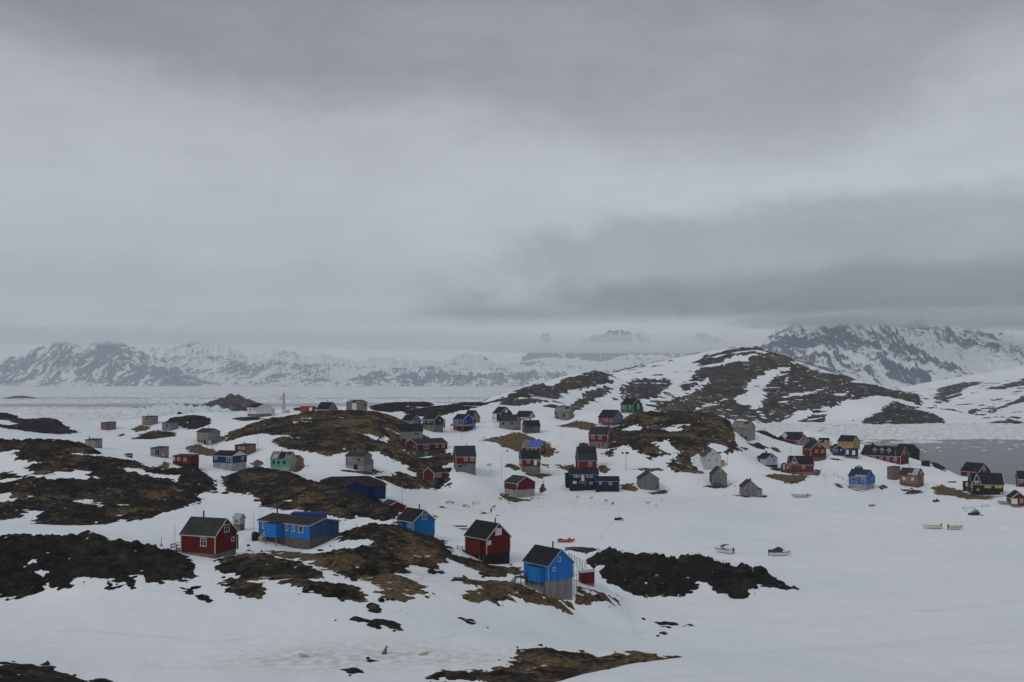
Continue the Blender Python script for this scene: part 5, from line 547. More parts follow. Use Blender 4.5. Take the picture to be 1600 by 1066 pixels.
('large brown hill in the middle of the village', [(-108.4, 376.3), (-112.0, 396.0), (-108.7, 407.4), (-104.3, 416.1), (-96.8, 418.2), (-93.4, 421.4), (-88.7, 431.2), (-80.8, 441.1), (-73.1, 437.4), (-59.0, 417.4), (-53.6, 427.7), (-51.3, 448.2), (-44.2, 429.4), (-37.3, 414.3), (-31.0, 401.6), (-27.1, 383.0), (-24.1, 375.1), (-20.1, 368.8), (-20.9, 362.0), (-24.9, 352.5), (-22.1, 343.7), (-20.6, 337.8), (-23.8, 337.2), (-30.4, 338.1), (-34.4, 314.7), (-39.9, 310.7), (-41.8, 309.5), (-42.7, 332.6), (-38.6, 343.3), (-35.8, 347.8), (-41.6, 349.5), (-44.8, 348.7), (-47.4, 350.9), (-53.5, 347.2), (-56.8, 346.4), (-61.6, 342.4), (-64.8, 342.0), (-69.7, 344.5), (-72.4, 346.5), (-78.2, 347.7), (-84.7, 356.3), (-87.2, 361.9), (-85.6, 370.0), (-82.7, 372.8), (-85.5, 374.9), (-89.9, 373.0), (-94.8, 378.1), (-99.0, 371.3), (-103.7, 371.1)], [[(-55.7, 386.7), (-52.7, 386.6), (-52.1, 378.8), (-54.2, 378.3), (-54.2, 383.1)], [(-51.0, 381.9), (-49.0, 390.7), (-48.1, 385.5)]], 1.4, 0.54, False),
('dark debris bank under the derelict grey house', [(-57.9, 323.9), (-52.3, 319.3), (-46.0, 317.9), (-43.2, 335.9), (-47.2, 336.8), (-50.3, 326.2)], [], 0.5, 0.6, False),
('brown turf beside the green panelled house', [(-73.1, 329.8), (-74.5, 343.0), (-71.0, 339.7), (-68.4, 330.4), (-68.4, 317.6), (-66.5, 300.0)], [], 0.6, 0.8, False),
('brown mound between blue white house and green panelled house', [(-88.1, 334.5), (-86.6, 340.1), (-83.2, 333.8), (-84.5, 328.6)], [], 0.6, 0.8, False),
('brown mound in front of the tall grey house', [(-118.7, 358.7), (-117.7, 366.4), (-117.4, 372.7), (-110.6, 366.3), (-103.3, 353.2), (-99.1, 346.4), (-105.0, 344.0), (-112.3, 349.4)], [], 0.7, 0.85, False),
('brown knoll below the pale grey blue hut', [(-140.8, 370.0), (-151.0, 406.4), (-149.6, 415.8), (-144.5, 412.5), (-136.4, 404.2), (-131.9, 388.8), (-133.2, 380.2), (-133.2, 370.0), (-136.7, 370.0)], [], 1.0, 0.55, False),
('brown turf under the hut nearest the iceberg', [(-160.4, 418.1), (-159.3, 427.4), (-153.0, 423.5), (-151.9, 414.6), (-155.7, 411.9)], [], 0.6, 0.7, False),
('small dark rocks on snow left of the brown knoll', [(-157.9, 398.8), (-160.3, 410.3), (-156.0, 401.9), (-155.5, 395.4)], [], 0.5, 0.1, False),
('dark rock shore below the turquoise iceberg', [(-150.6, 427.6), (-149.4, 438.5), (-143.6, 442.5), (-135.3, 438.7), (-130.3, 431.4), (-128.1, 422.3), (-129.8, 412.1), (-135.6, 413.7), (-140.5, 418.9), (-147.6, 426.9)], [], 1.0, 0.3, False),
('dark strip beside the white hall', [(-121.7, 430.2), (-122.8, 444.5), (-120.2, 456.2), (-104.2, 421.1), (-108.0, 420.0), (-115.3, 422.0)], [], 0.5, 0.4, False),
('yellow grass tuft mound above the left rock hill', [(-96.1, 268.4), (-108.6, 310.0), (-106.4, 310.0), (-94.3, 272.7), (-92.9, 261.4)], [], 0.5, 0.95, False),
('brown shore rocks behind the village hill', [(-74.1, 512.5), (-71.6, 557.2), (-58.3, 567.1), (-51.1, 568.4), (-42.2, 546.8), (-53.1, 516.6), (-58.6, 480.0), (-66.3, 480.0)], [], 1.2, 0.4, False),
('brown rocky shore behind the cobalt blue house', [(-56.5, 502.3), (-44.9, 536.8), (-35.1, 545.8), (-25.9, 575.1), (-12.5, 556.2), (-19.0, 538.2), (-30.4, 525.1), (-40.3, 482.1), (-49.4, 480.0)], [], 1.2, 0.4, False),
('dark rocks on the snow behind the mast', [(-107.6, 485.4), (-106.3, 509.1), (-94.6, 490.6), (-93.3, 475.9), (-100.7, 475.0)], [], 0.7, 0.3, False),
('brown grass knoll below the grey cottage', [(-12.4, 410.5), (-9.5, 423.7), (-5.4, 423.8), (0.0, 436.9), (3.4, 441.5), (9.5, 423.1), (13.3, 413.0), (17.6, 402.3), (18.5, 399.1), (13.9, 392.0), (10.1, 392.1), (3.7, 386.3), (0.0, 394.1), (-3.8, 396.6), (-6.5, 405.4)], [], 1.0, 0.85, False),
('brown strip left of the red steep roofed house', [(-3.5, 363.7), (0.0, 366.6), (3.5, 363.7), (1.2, 361.1)], [], 0.4, 0.6, False),
('brown strip right of the red steep roofed house', [(10.6, 381.9), (14.8, 384.5), (12.6, 377.5)], [], 0.4, 0.6, False),
('brown strip left of the two tone roof house', [(16.0, 382.2), (23.8, 389.7), (26.0, 384.9), (22.0, 380.0)], [], 0.4, 0.7, False),
('brown strip below the red steep roofed house', [(3.5, 360.7), (11.8, 367.4), (15.1, 368.2), (11.6, 361.7), (7.0, 360.7)], [], 0.4, 0.8, False),
('brown debris under the red hall house', [(-3.6, 329.0), (-2.2, 335.4), (2.1, 330.9), (6.4, 331.1), (7.6, 330.5), (4.2, 323.3), (-1.0, 322.7)], [], 0.4, 0.7, False),
('brown clump right of the red hall house', [(9.4, 349.9), (11.6, 360.0), (12.1, 349.0), (9.4, 339.0)], [], 0.5, 0.7, False),
('brown bank right of the two tone roof house', [(33.3, 386.3), (36.1, 387.0), (37.7, 378.1), (34.8, 373.6), (32.9, 379.5)], [], 0.5, 0.8, False),
('big brown rock hill below the green house', [(44.3, 445.2), (49.3, 451.2), (54.2, 456.0), (62.6, 464.1), (72.0, 466.9), (81.2, 459.7), (92.5, 464.1), (96.1, 446.3), (97.1, 438.1), (99.2, 434.9), (95.7, 425.4), (96.2, 418.2), (87.1, 398.7), (82.2, 399.9), (78.4, 400.0), (72.8, 397.5), (68.6, 387.9), (70.4, 384.6), (62.5, 374.2), (60.1, 381.7), (60.1, 386.5), (64.3, 392.2), (66.4, 397.1), (64.5, 401.2), (64.3, 408.3), (61.4, 406.6), (57.3, 405.3), (59.8, 396.1), (64.8, 395.4), (55.4, 391.7), (51.9, 393.9), (48.7, 398.9), (45.8, 407.1), (43.0, 405.4), (39.3, 395.0), (37.3, 400.5), (39.5, 415.7), (41.7, 432.6)], [[(47.8, 437.3), (54.1, 442.9), (58.2, 435.7), (54.0, 430.7)], [(64.5, 430.6), (72.1, 431.5), (72.6, 421.6), (66.8, 424.0)]], 1.5, 0.54, False),
('brown turf left of the faded red house', [(20.5, 470.0), (25.7, 470.0), (30.2, 470.0), (37.8, 452.2), (39.6, 446.7), (34.0, 440.4), (28.8, 448.4), (23.4, 455.8)], [], 0.6, 0.85, False),
('brown clump on snow below the big brown rock hill', [(52.3, 391.3), (55.7, 392.3), (54.5, 387.3)], [], 0.4, 0.7, False),
('dark strip with debris above the grey gable hut', [(44.5, 378.0), (50.1, 380.5), (56.2, 380.4), (57.4, 376.9), (50.5, 373.9)], [], 0.4, 0.6, False),
('brown turf left of the grey gable hut', [(38.3, 354.9), (42.6, 358.2), (45.3, 352.7), (42.9, 347.6), (39.0, 347.1)], [], 0.4, 0.8, False),
('brown turf right of the grey gable hut', [(47.4, 348.0), (52.4, 354.3), (56.5, 354.6), (53.0, 346.6), (48.8, 345.4)], [], 0.4, 0.8, False),
('brown strip under the white house', [(60.0, 384.3), (65.5, 392.3), (70.8, 393.3), (73.1, 389.5), (79.5, 389.1), (77.0, 386.7), (67.6, 375.6), (61.8, 377.3)], [], 0.5, 0.7, False),
('upper brown strip right of the bare grey house', [(100.7, 429.1), (107.4, 434.1), (111.8, 432.8), (107.4, 428.5), (103.1, 427.8)], [], 0.5, 0.6, False),
('small brown strip under the bare grey house', [(95.2, 420.9), (101.1, 425.2), (98.9, 420.3)], [], 0.4, 0.6, False),
('brown strip above the lilac house', [(111.3, 434.0), (116.4, 436.4), (117.1, 431.9), (113.0, 431.1)], [], 0.4, 0.6, False),
('brown grass bank below the red dormer house', [(96.3, 380.4), (101.3, 384.6), (107.6, 384.9), (115.2, 388.0), (108.2, 367.5), (101.1, 361.6), (98.7, 370.2)], [], 0.6, 0.95, False),
('brown clump right of the red dormer house', [(125.8, 420.0), (130.6, 420.0), (116.6, 381.1)], [], 0.4, 0.9, False),
('brown strip left of the bright blue worn house', [(117.7, 365.6), (119.7, 361.7), (118.2, 354.3), (116.5, 356.9)], [], 0.4, 0.8, False),
('dark strip on snow below the navy house', [(135.7, 430.8), (140.8, 429.5), (143.6, 427.2), (137.7, 428.6)], [], 0.4, 0.5, False),
('dark rock shore beside the long roofed store', [(109.9, 450.0), (126.0, 506.8), (134.2, 515.6), (149.3, 540.4), (149.8, 515.8), (147.1, 512.0), (143.7, 517.7), (121.5, 450.0), (117.1, 450.0), (112.8, 450.0)], [], 1.2, 0.15, False),
('dark shore rocks right of the black shed', [(183.8, 440.0), (191.6, 450.2), (195.1, 446.4), (202.3, 454.8), (184.2, 424.6), (182.7, 430.7)], [], 0.8, 0.4, False),
('brown strip under the bright blue worn house', [(121.0, 360.7), (122.2, 355.5), (124.3, 350.3), (121.8, 351.1), (119.9, 355.3)], [], 0.4, 0.8, False),
('brown clump right of the bright blue worn house', [(131.8, 359.3), (135.9, 364.5), (135.8, 359.5), (131.2, 353.1)], [], 0.4, 0.85, False),
('dark rubble below the pinkish brown house', [(139.7, 357.6), (144.8, 357.7), (147.6, 356.6), (142.0, 347.5), (137.3, 348.6)], [], 0.5, 0.4, False),
('brown grass bank under the black boarded house', [(151.7, 361.5), (157.8, 366.4), (159.8, 360.3), (160.2, 351.1), (160.7, 342.6), (164.5, 336.8), (167.6, 337.0), (157.0, 330.2), (151.7, 332.4), (152.3, 343.4), (148.4, 347.3)], [], 0.6, 0.95, False),
('brown rim around the grey stilt hut', [(68.1, 365.3), (73.3, 367.7), (79.5, 368.1), (83.1, 373.6), (79.8, 364.0), (73.2, 361.5)], [], 0.4, 0.7, False),
('dark rim around the grey hut lowest on open snow', [(74.9, 344.9), (79.7, 344.4), (86.3, 344.4), (90.2, 349.1), (86.7, 340.6), (79.5, 338.9)], [], 0.3, 0.5, False),
('stones by the beached boats at right', [(134.3, 295.2), (142.5, 308.4), (144.7, 308.4), (140.4, 298.0)], [], 0.5, 0.5, False),
('dark rock headland at the left end of the far hill', [(-13.8, 861.9), (-5.8, 894.9), (3.0, 922.1), (22.5, 998.3), (30.8, 959.4), (42.4, 941.7), (46.2, 921.2), (37.7, 901.9), (22.7, 883.1), (14.0, 870.1), (0.0, 864.5)], [], 4, 0.3, True),
('rounded brown rock dome left on the far hill', [(35.2, 945.7), (44.3, 984.8), (55.5, 1015.5), (73.2, 1036.1), (101.4, 1088.2), (110.3, 1086.7), (113.8, 1086.5), (102.1, 1025.3), (83.5, 999.0), (65.9, 976.8), (55.5, 960.3), (45.3, 940.0)], [], 4, 0.4, True),
('diagonal rock band on the far hill snow slope', [(53.5, 905.0), (71.6, 968.2), (93.9, 1007.3), (104.3, 1014.7), (95.0, 985.3), (79.3, 949.4), (60.2, 892.7), (50.5, 873.6)], [], 2, 0.4, True),
('dark crags above the green house on far hill', [(101.6, 970.1), (116.4, 1034.9), (135.0, 1105.3), (150.6, 1115.6), (160.4, 1109.4), (177.7, 1128.6), (176.7, 1108.9), (166.2, 1068.5), (147.6, 1020.7), (132.4, 1005.0), (117.3, 986.9)], [], 4, 0.15, True),
('broad brown summit rock of the far hill', [(134.7, 952.8), (146.5, 990.8), (168.8, 1030.0), (191.6, 1064.7), (208.1, 1097.6), (224.8, 1128.5), (223.8, 1141.7), (203.2, 1109.2), (190.7, 1078.9), (177.9, 1064.9), (193.4, 1106.3), (214.8, 1152.6), (226.7, 1195.7), (221.8, 1210.7), (237.5, 1231.8), (255.3, 1241.3), (273.5, 1251.6), (299.5, 1259.6), (319.9, 1293.0), (322.8, 1255.5), (339.9, 1259.2), (356.2, 1231.5), (369.3, 1209.6), (384.0, 1194.9), (424.6, 1234.9), (388.4, 1140.2), (361.6, 1125.3), (334.5, 1107.4), (298.5, 1080.0), (276.1, 1087.7), (267.7, 1110.9), (248.8, 1075.3), (235.1, 1060.2), (232.5, 1033.8), (247.5, 1013.3), (252.0, 980.3), (233.9, 957.8), (215.4, 957.6), (199.3, 969.3), (182.4, 946.0), (157.3, 941.1)], [[(252.4, 1208.3), (289.0, 1231.9), (315.9, 1244.6), (298.2, 1221.0), (279.3, 1207.0), (262.3, 1200.6)], [(247.4, 1084.4), (283.5, 1160.9), (309.5, 1189.0), (335.7, 1200.9), (307.0, 1165.2), (289.0, 1124.0), (263.4, 1092.8)], [(162.8, 955.9), (182.1, 994.4), (209.7, 1035.9), (230.4, 1054.2), (201.9, 1013.3), (177.4, 968.7)], [(317.2, 1161.2), (322.3, 1166.1), (313.0, 1132.8), (309.2, 1132.2)]], 4.5, 0.4, True),
('long rock shelf descending right on the far hill', [(277.8, 1080.6), (317.7, 1123.3), (344.6, 1140.9), (377.0, 1150.1), (400.2, 1142.5), (415.5, 1124.4), (426.4, 1105.8), (445.7, 1100.7), (434.1, 1047.3), (424.4, 1056.7), (412.4, 1069.4), (395.5, 1070.3), (368.5, 1061.8), (336.0, 1025.2), (313.9, 1017.6), (292.3, 1010.7), (278.4, 995.7), (260.1, 975.1), (242.5, 955.4), (254.2, 1014.3), (266.0, 1047.7)], [[(281.5, 1055.4), (329.4, 1114.3), (364.5, 1134.3), (327.6, 1084.6), (294.4, 1053.1)], [(347.7, 1082.2), (370.7, 1098.8), (358.7, 1069.1), (346.7, 1068.4)]], 4, 0.35, True),
('black rock knob at far hill shore right', [(335.8, 950.0), (353.5, 982.3), (373.1, 1001.0), (398.1, 1041.1), (415.4, 1042.6), (421.2, 1024.1), (432.3, 1019.3), (421.3, 975.4), (409.6, 951.2), (387.1, 941.1), (359.0, 930.9), (342.3, 934.5)], [], 4, 0.15, True),
('small dark rock at far hill shore', [(283.0, 978.4), (301.9, 999.3), (309.7, 993.6), (305.3, 969.4), (289.6, 968.9)], [], 2, 0.2, True),
('brown rock patch on snowy slope at right edge', [(643.5, 1512.6), (802.8, 1850.7), (847.5, 1870.4), (855.4, 1810.8), (723.9, 1586.5), (658.7, 1464.2), (636.5, 1456.6), (461.9, 1080.7)], [], 3, 0.4, True),
('dark rock band low on slope at right edge', [(448.9, 1042.4), (465.4, 1049.5), (477.0, 1030.9), (605.8, 1240.4), (682.8, 1328.0), (793.0, 1469.0), (858.1, 1589.5), (727.5, 1415.0), (636.3, 1285.9), (580.1, 1219.8), (474.2, 1039.3)], [], 3, 0.3, True),
('dark shore rocks below slope at right edge', [(463.4, 967.8), (501.8, 1001.1), (506.2, 972.4), (486.1, 945.5), (463.3, 948.6)], [], 2.5, 0.2, True),
('upper rock band on slope at right edge', [(706.8, 1486.2), (896.1, 1742.9), (972.3, 1801.1), (917.6, 1699.8), (815.1, 1585.3), (743.9, 1503.3)], [], 3, 0.4, True)]
POLES = [(-166.15, 412, 26.23, 'wire', 'tall thin mast in front of the faded red hut at far left'), (-89.81, 352, 21.9, 'post', 'grey lamp post on snow above the blue and white house'), (-20.08, 398, 23.89, 'wire', 'thin white flagpole behind the red house on tall concrete base'), (-3.73, 352, 14.89, 'lamp', 'grey lamp post left of the red steep roofed house'), (-29.54, 268, 12.44, 'lamp', 'street lamp behind the small half hidden red house'), (43.01, 376, 13.42, 'flood', 'floodlight mast with two black lamps on central snow'), (84.77, 392, 14.05, 'post', 'thin post beside the white plank house'), (152.49, 468, 14.74, 'wire', 'thin pole left of the yellow house'), (190.15, 385, 8.82, 'wire', 'thin dark pole at the water edge right of the black boarded house'), (163.36, 424, 10.84, 'flag', 'white flagpole in front of the red church'), (120.49, 430, 12.64, 'post', 'thin post behind the red dormer house'), (-56.85, 168, 15.81, 'wire', 'thin pole left of the nearest red house'), (-58.46, 166, 13.22, 'post', 'short thin post on the bouldery ridge'), (-49.79, 192, 14.7, 'wire', 'thin pole left of the long bright blue house'), (-29.67, 190, 12.4, 'post', 'short wooden post right of the long blue house'), (-50.51, 236, 13.15, 'lamp', 'lamp post on dark ridge behind the long blue house'), (174.24, 375, 7.71, 'wire', 'thin pole in front of the red water house')]
BOATS = [('cabin', 49.15, 231.07, 2.3, 5.0, 'white', 'white motorboat with raised windscreen on bay ice, left one of the pair by the ridge'), ('covered', 61.42, 228.08, 0.05, 4.9, 'white', 'white motorboat with dark blue cover on bay ice above the ridge tip'), ('open', 113.83, 270.0, 3.2, 5.0, 'cream', 'cream boat with bow to the left on bay ice at right'), ('open', 119.47, 268.24, 0.12, 4.1, 'cream', 'small cream boat with bow to the right on bay ice at right'), ('open', 98.53, 341.44, 3.0, 5.2, 'grey', 'pale grey boat among snow by the grey chimney hut'), ('dinghy', 101.76, 343.48, 0.3, 3.6, 'white', 'small white dinghy right of the pale grey boat'), ('dinghy', 114.77, 317.2, 0.4, 2.4, 'tan', 'tiny tan dinghy alone on snow below the bright blue worn house'), ('open', 156.47, 315.77, 2.9, 4.6, 'tan', 'tan boat leaning beside the red boathouse'), ('upturned', 143.37, 312.01, 0.1, 4.2, 'white', 'white upturned boat left of the beached stones'), ('upturned', 149.18, 313.25, 0.1, 3.0, 'white', 'short white upturned boat right of the beached stones'), ('raft', 13.51, 247.28, 0.08, 4.2, 'orange', 'orange inflatable boat on a sledge at centre of the frozen bay')]
DOGS = [('sit', -14.37, 112.89, 0.6, 'brown', 'brown dog sitting on the snow in the foreground'), ('lie', -10.12, 113.3, 0.2, 'cream', 'cream dog lying on dirty snow in the foreground'), ('lie', -22.89, 109.95, 2.9, 'cream', 'pale dog lying at left of the foreground snow'), ('stand', -20.27, 312.23, 0, 'black', 'black dog standing at left of the sledge dog pack'), ('stand', -18.72, 313.25, 3, 'black', 'black dog second from left in sledge dog pack'), ('stand', -14.86, 310.28, 0.3, 'black', 'black dog beside a white one in the pack'), ('stand', -13.56, 310.19, 2.8, 'cream', 'white dog beside a black one in the pack'), ('stand', -12.18, 315.9, 0.4, 'tan', 'tan dog behind the black and white pair'), ('stand', -10.8, 317.18, 3.1, 'cream', 'pale dog right end of the upper pack row'), ('stand', -5.72, 312.45, 0.2, 'black', 'black dog behind the standing person'), ('stand', -3.75, 324.09, 2.9, 'black', 'black dog furthest up by the brown strip'), ('lie', -4.36, 295.19, 0.3, 'tan', 'tan dog lying right of the standing person'), ('lie', -1.03, 319.26, 0.5, 'cream', 'pale dog at right end of the pack below the red hall house'), ('stand', 22.12, 335.72, 0.2, 'tan', 'tan dog directly below the dark blue house'), ('stand', 26.7, 335.09, -0.5, 'tan', 'tan dog second from left below the dark blue house'), ('stand', 31.18, 330.0, 0.5, 'grey', 'grey dog below the long side wing'), ('stand', 32.75, 323.54, 0.9, 'black', 'black dog leaping below the dark blue house wing'), ('stand', 43.72, 327.03, 1.4, 'cream', 'pale dog left of the group below the grey gable hut'), ('stand', 44.33, 323.83, 0.2, 'tan', 'tan dog in middle of the group below the grey gable hut'), ('stand', 45.99, 318.02, 1.3, 'cream', 'pale dog lowest below the grey gable hut'), ('stand', 49.47, 329.65, 1.5, 'cream', 'pale dog right of the group below the grey gable hut')]
SLEDGES = [(-21.21, 305.54, 0.05, 2.6, 'pale wooden sledge at left of the dog pack'), (-8.08, 299.42, -0.15, 2.6, 'wooden sledge beside the standing person'), (-21.93, 286.78, 0.3, 1.5, 'short pale sledge near the blue gabled house')]
PEOPLE = [(-6.27, 300.19, 3.4, 'dark', 'person in dark clothes standing beside a wooden sledge on the bay')]
SNOWMOBILES = [(-46.86, 176.98, -1.3, 'white and black snowmobile parked between red house and long blue house'), (30.73, 286.29, 0.2, 'dark snowmobile alone in middle of the frozen bay'), (140.79, 330.43, 0.3, 'dark snowmobile with red seat below the brown grass bank')]
CROSSES = [(27.83, 200.46), (28.46, 200.39), (35.36, 199.34), (37.5, 199.16), (37.99, 199.01), (40.12, 198.81), (40.93, 198.4), (42.06, 197.74), (22.23, 201.07)]
TRACKS = [[(156.2, 303.8), (123.9, 296.6), (97.7, 303.9), (70.1, 311.6), (39.1, 303.9), (16.4, 319.0), (-3.9, 303.8), (-19.6, 305.7)], [(19.5, 151.7), (19.7, 191.3), (20.4, 243.9), (29.1, 283.0), (49.3, 319.7), (68.5, 344.0)], [(109.7, 243.9), (83.3, 259.2), (51.7, 243.9), (20.5, 199.3)], [(9.1, 353.0), (12.4, 387.4), (21.3, 414.4), (21.7, 482.3)], [(26.7, 319.5), (13.1, 339.2), (10.5, 362.8), (19.6, 381.0)], [(-8.7, 338.9), (-7.1, 366.9), (-13.1, 408.0), (-11.2, 436.6)], [(132.9, 344.6), (108.9, 319.7), (74.5, 289.6), (42.5, 264.8), (17.0, 264.8), (0.0, 283.0)], [(-48.0, 178.0), (-55.7, 222.2), (-62.0, 241.0)], [(112.5, 357.4), (132.0, 419.3), (145.7, 427.8)], [(-37.3, 116.2), (-23.3, 120.7), (-12.2, 118.3), (-1.7, 132.8), (9.7, 150.2), (31.3, 162.4), (65.5, 170.0), (92.5, 179.9)], [(-56.0, 124.5), (-37.8, 117.8), (-21.9, 113.5), (-11.0, 114.1)], [(-63.4, 308.1), (-60.6, 254.8), (-72.3, 244.6)]]

# ---------------------------------------------------------------- ground
RV = make_village(VILLAGE_SPOTS); RH = make_hill(HILL_SPOTS)
def ground(x, y): return village_ground(RV, np.asarray(x, float), np.asarray(y, float))
def drift(x, y):
    r = np.hypot(x, y); k = sstep(10, 60, r)
    return k * (0.45 * fbm(x / 26, y / 26, 3, 3) + 0.22 * fbm(x / 6.5, y / 9.0, 3, 11) + 0.08 * fbm(x / 1.9, y / 2.8, 2, 29)) * np.where(y < 372, 1, 0.7)
def snow_z(x, y): return ground(x, y) + drift(x, y)
def gz1(x, y): return float(snow_z(np.array([x]), np.array([y]))[0])
def polar(azs, ds):
    A, D = np.meshgrid(np.radians(azs), ds); x = D * np.tan(np.clip(A, -1.25, 1.25)) if np.max(np.abs(azs)) < 72 else D * np.sin(A)
    y = D if np.max(np.abs(azs)) < 72 else D * np.cos(A)
    return x, y * np.ones_like(x)
def grid_faces(nr, nc):
    i = np.arange(nr - 1)[:, None] * nc + np.arange(nc - 1)[None]
    return np.stack([i, i + 1, i + 1 + nc, i + nc], -1).reshape(-1, 4)
HPOS = np.array([(h['x'], h['y'], 0.5 * math.hypot(h['a'], h['b'])) for h in HOUSES])

azs = np.concatenate([np.arange(-180, -34, 4.0), np.arange(-34, 34.01, 0.11), np.arange(38, 181, 4.0)])
ds = np.concatenate([np.linspace(1.5, 60, 30), np.geomspace(61, 760, 330)])
A_, D_ = np.meshgrid(np.radians(azs), ds)
sx, sy = D_ * np.sin(A_), D_ * np.cos(A_)
sz = snow_z(sx, sy)
snow = mesh_obj('snow_ground', np.stack([sx, sy, sz], -1).reshape(-1, 3), grid_faces(*sx.shape), M['snow'], smooth=True)
def gauss(x, y, cx, cy, rx, ry): return np.exp(-((x - cx) / rx) ** 2 - ((y - cy) / ry) ** 2)
dirt = 0.6 * gauss(sx, sy, -9, 112, 14, 6) + 0.5 * gauss(sx, sy, -24, 108, 10, 5) + 0.8 * gauss(sx, sy, -20, 158, 10, 8) + 0.35 * gauss(sx, sy, 0, 325, 30, 16) + 0.3 * gauss(sx, sy, -15, 305, 30, 18) + .3 * gauss(sx, sy, 45, 330, 25, 14) + 0.35 * gauss(sx, sy, 30, 395, 16, 18)
attr(snow, 'dirt', np.clip(dirt, 0, 1))
tk = np.zeros_like(sx); wbx = 1.2 * fbm(sx / 14, sy / 14, 2, 88); wby = 1.2 * fbm(sx / 14, sy / 14, 2, 89)
for path in TRACKS:
    for (ax, ay), (bx, by) in zip(path[:-1], path[1:]):
        L = (bx - ax) ** 2 + (by - ay) ** 2; tt = np.clip(((sx - ax) * (bx - ax) + (sy - ay) * (by - ay)) / L, 0, 1)
        dd = np.hypot(sx - ax - tt * (bx - ax) + wbx, sy - ay - tt * (by - ay) + wby)
        tk = np.maximum(tk, 0.6 * np.exp(-(dd / 0.42) ** 2))
attr(snow, 'track', np.clip(tk, 0, 1))
tag(snow, 'snow covered ground sloping down to the village and frozen bay', 'snow', kind='structure')

# hill across the fjord
hx, hy = np.meshgrid(np.arange(-160, 1460, 9.0), np.arange(780, 2900, 9.0))
hz = hill_ground(RH, hx, hy) + 1.6 * fbm(hx / 60, hy / 60, 4, 5)
hill = mesh_obj('hill', np.stack([hx, hy, hz], -1).reshape(-1, 3), grid_faces(*hx.shape), M['snow'], smooth=True)
attr(hill, 'dirt', np.zeros(hx.size)); attr(hill, 'track', np.zeros(hx.size))
tag(hill, 'snow covered hill rising across the fjord', 'hill', kind='structure')

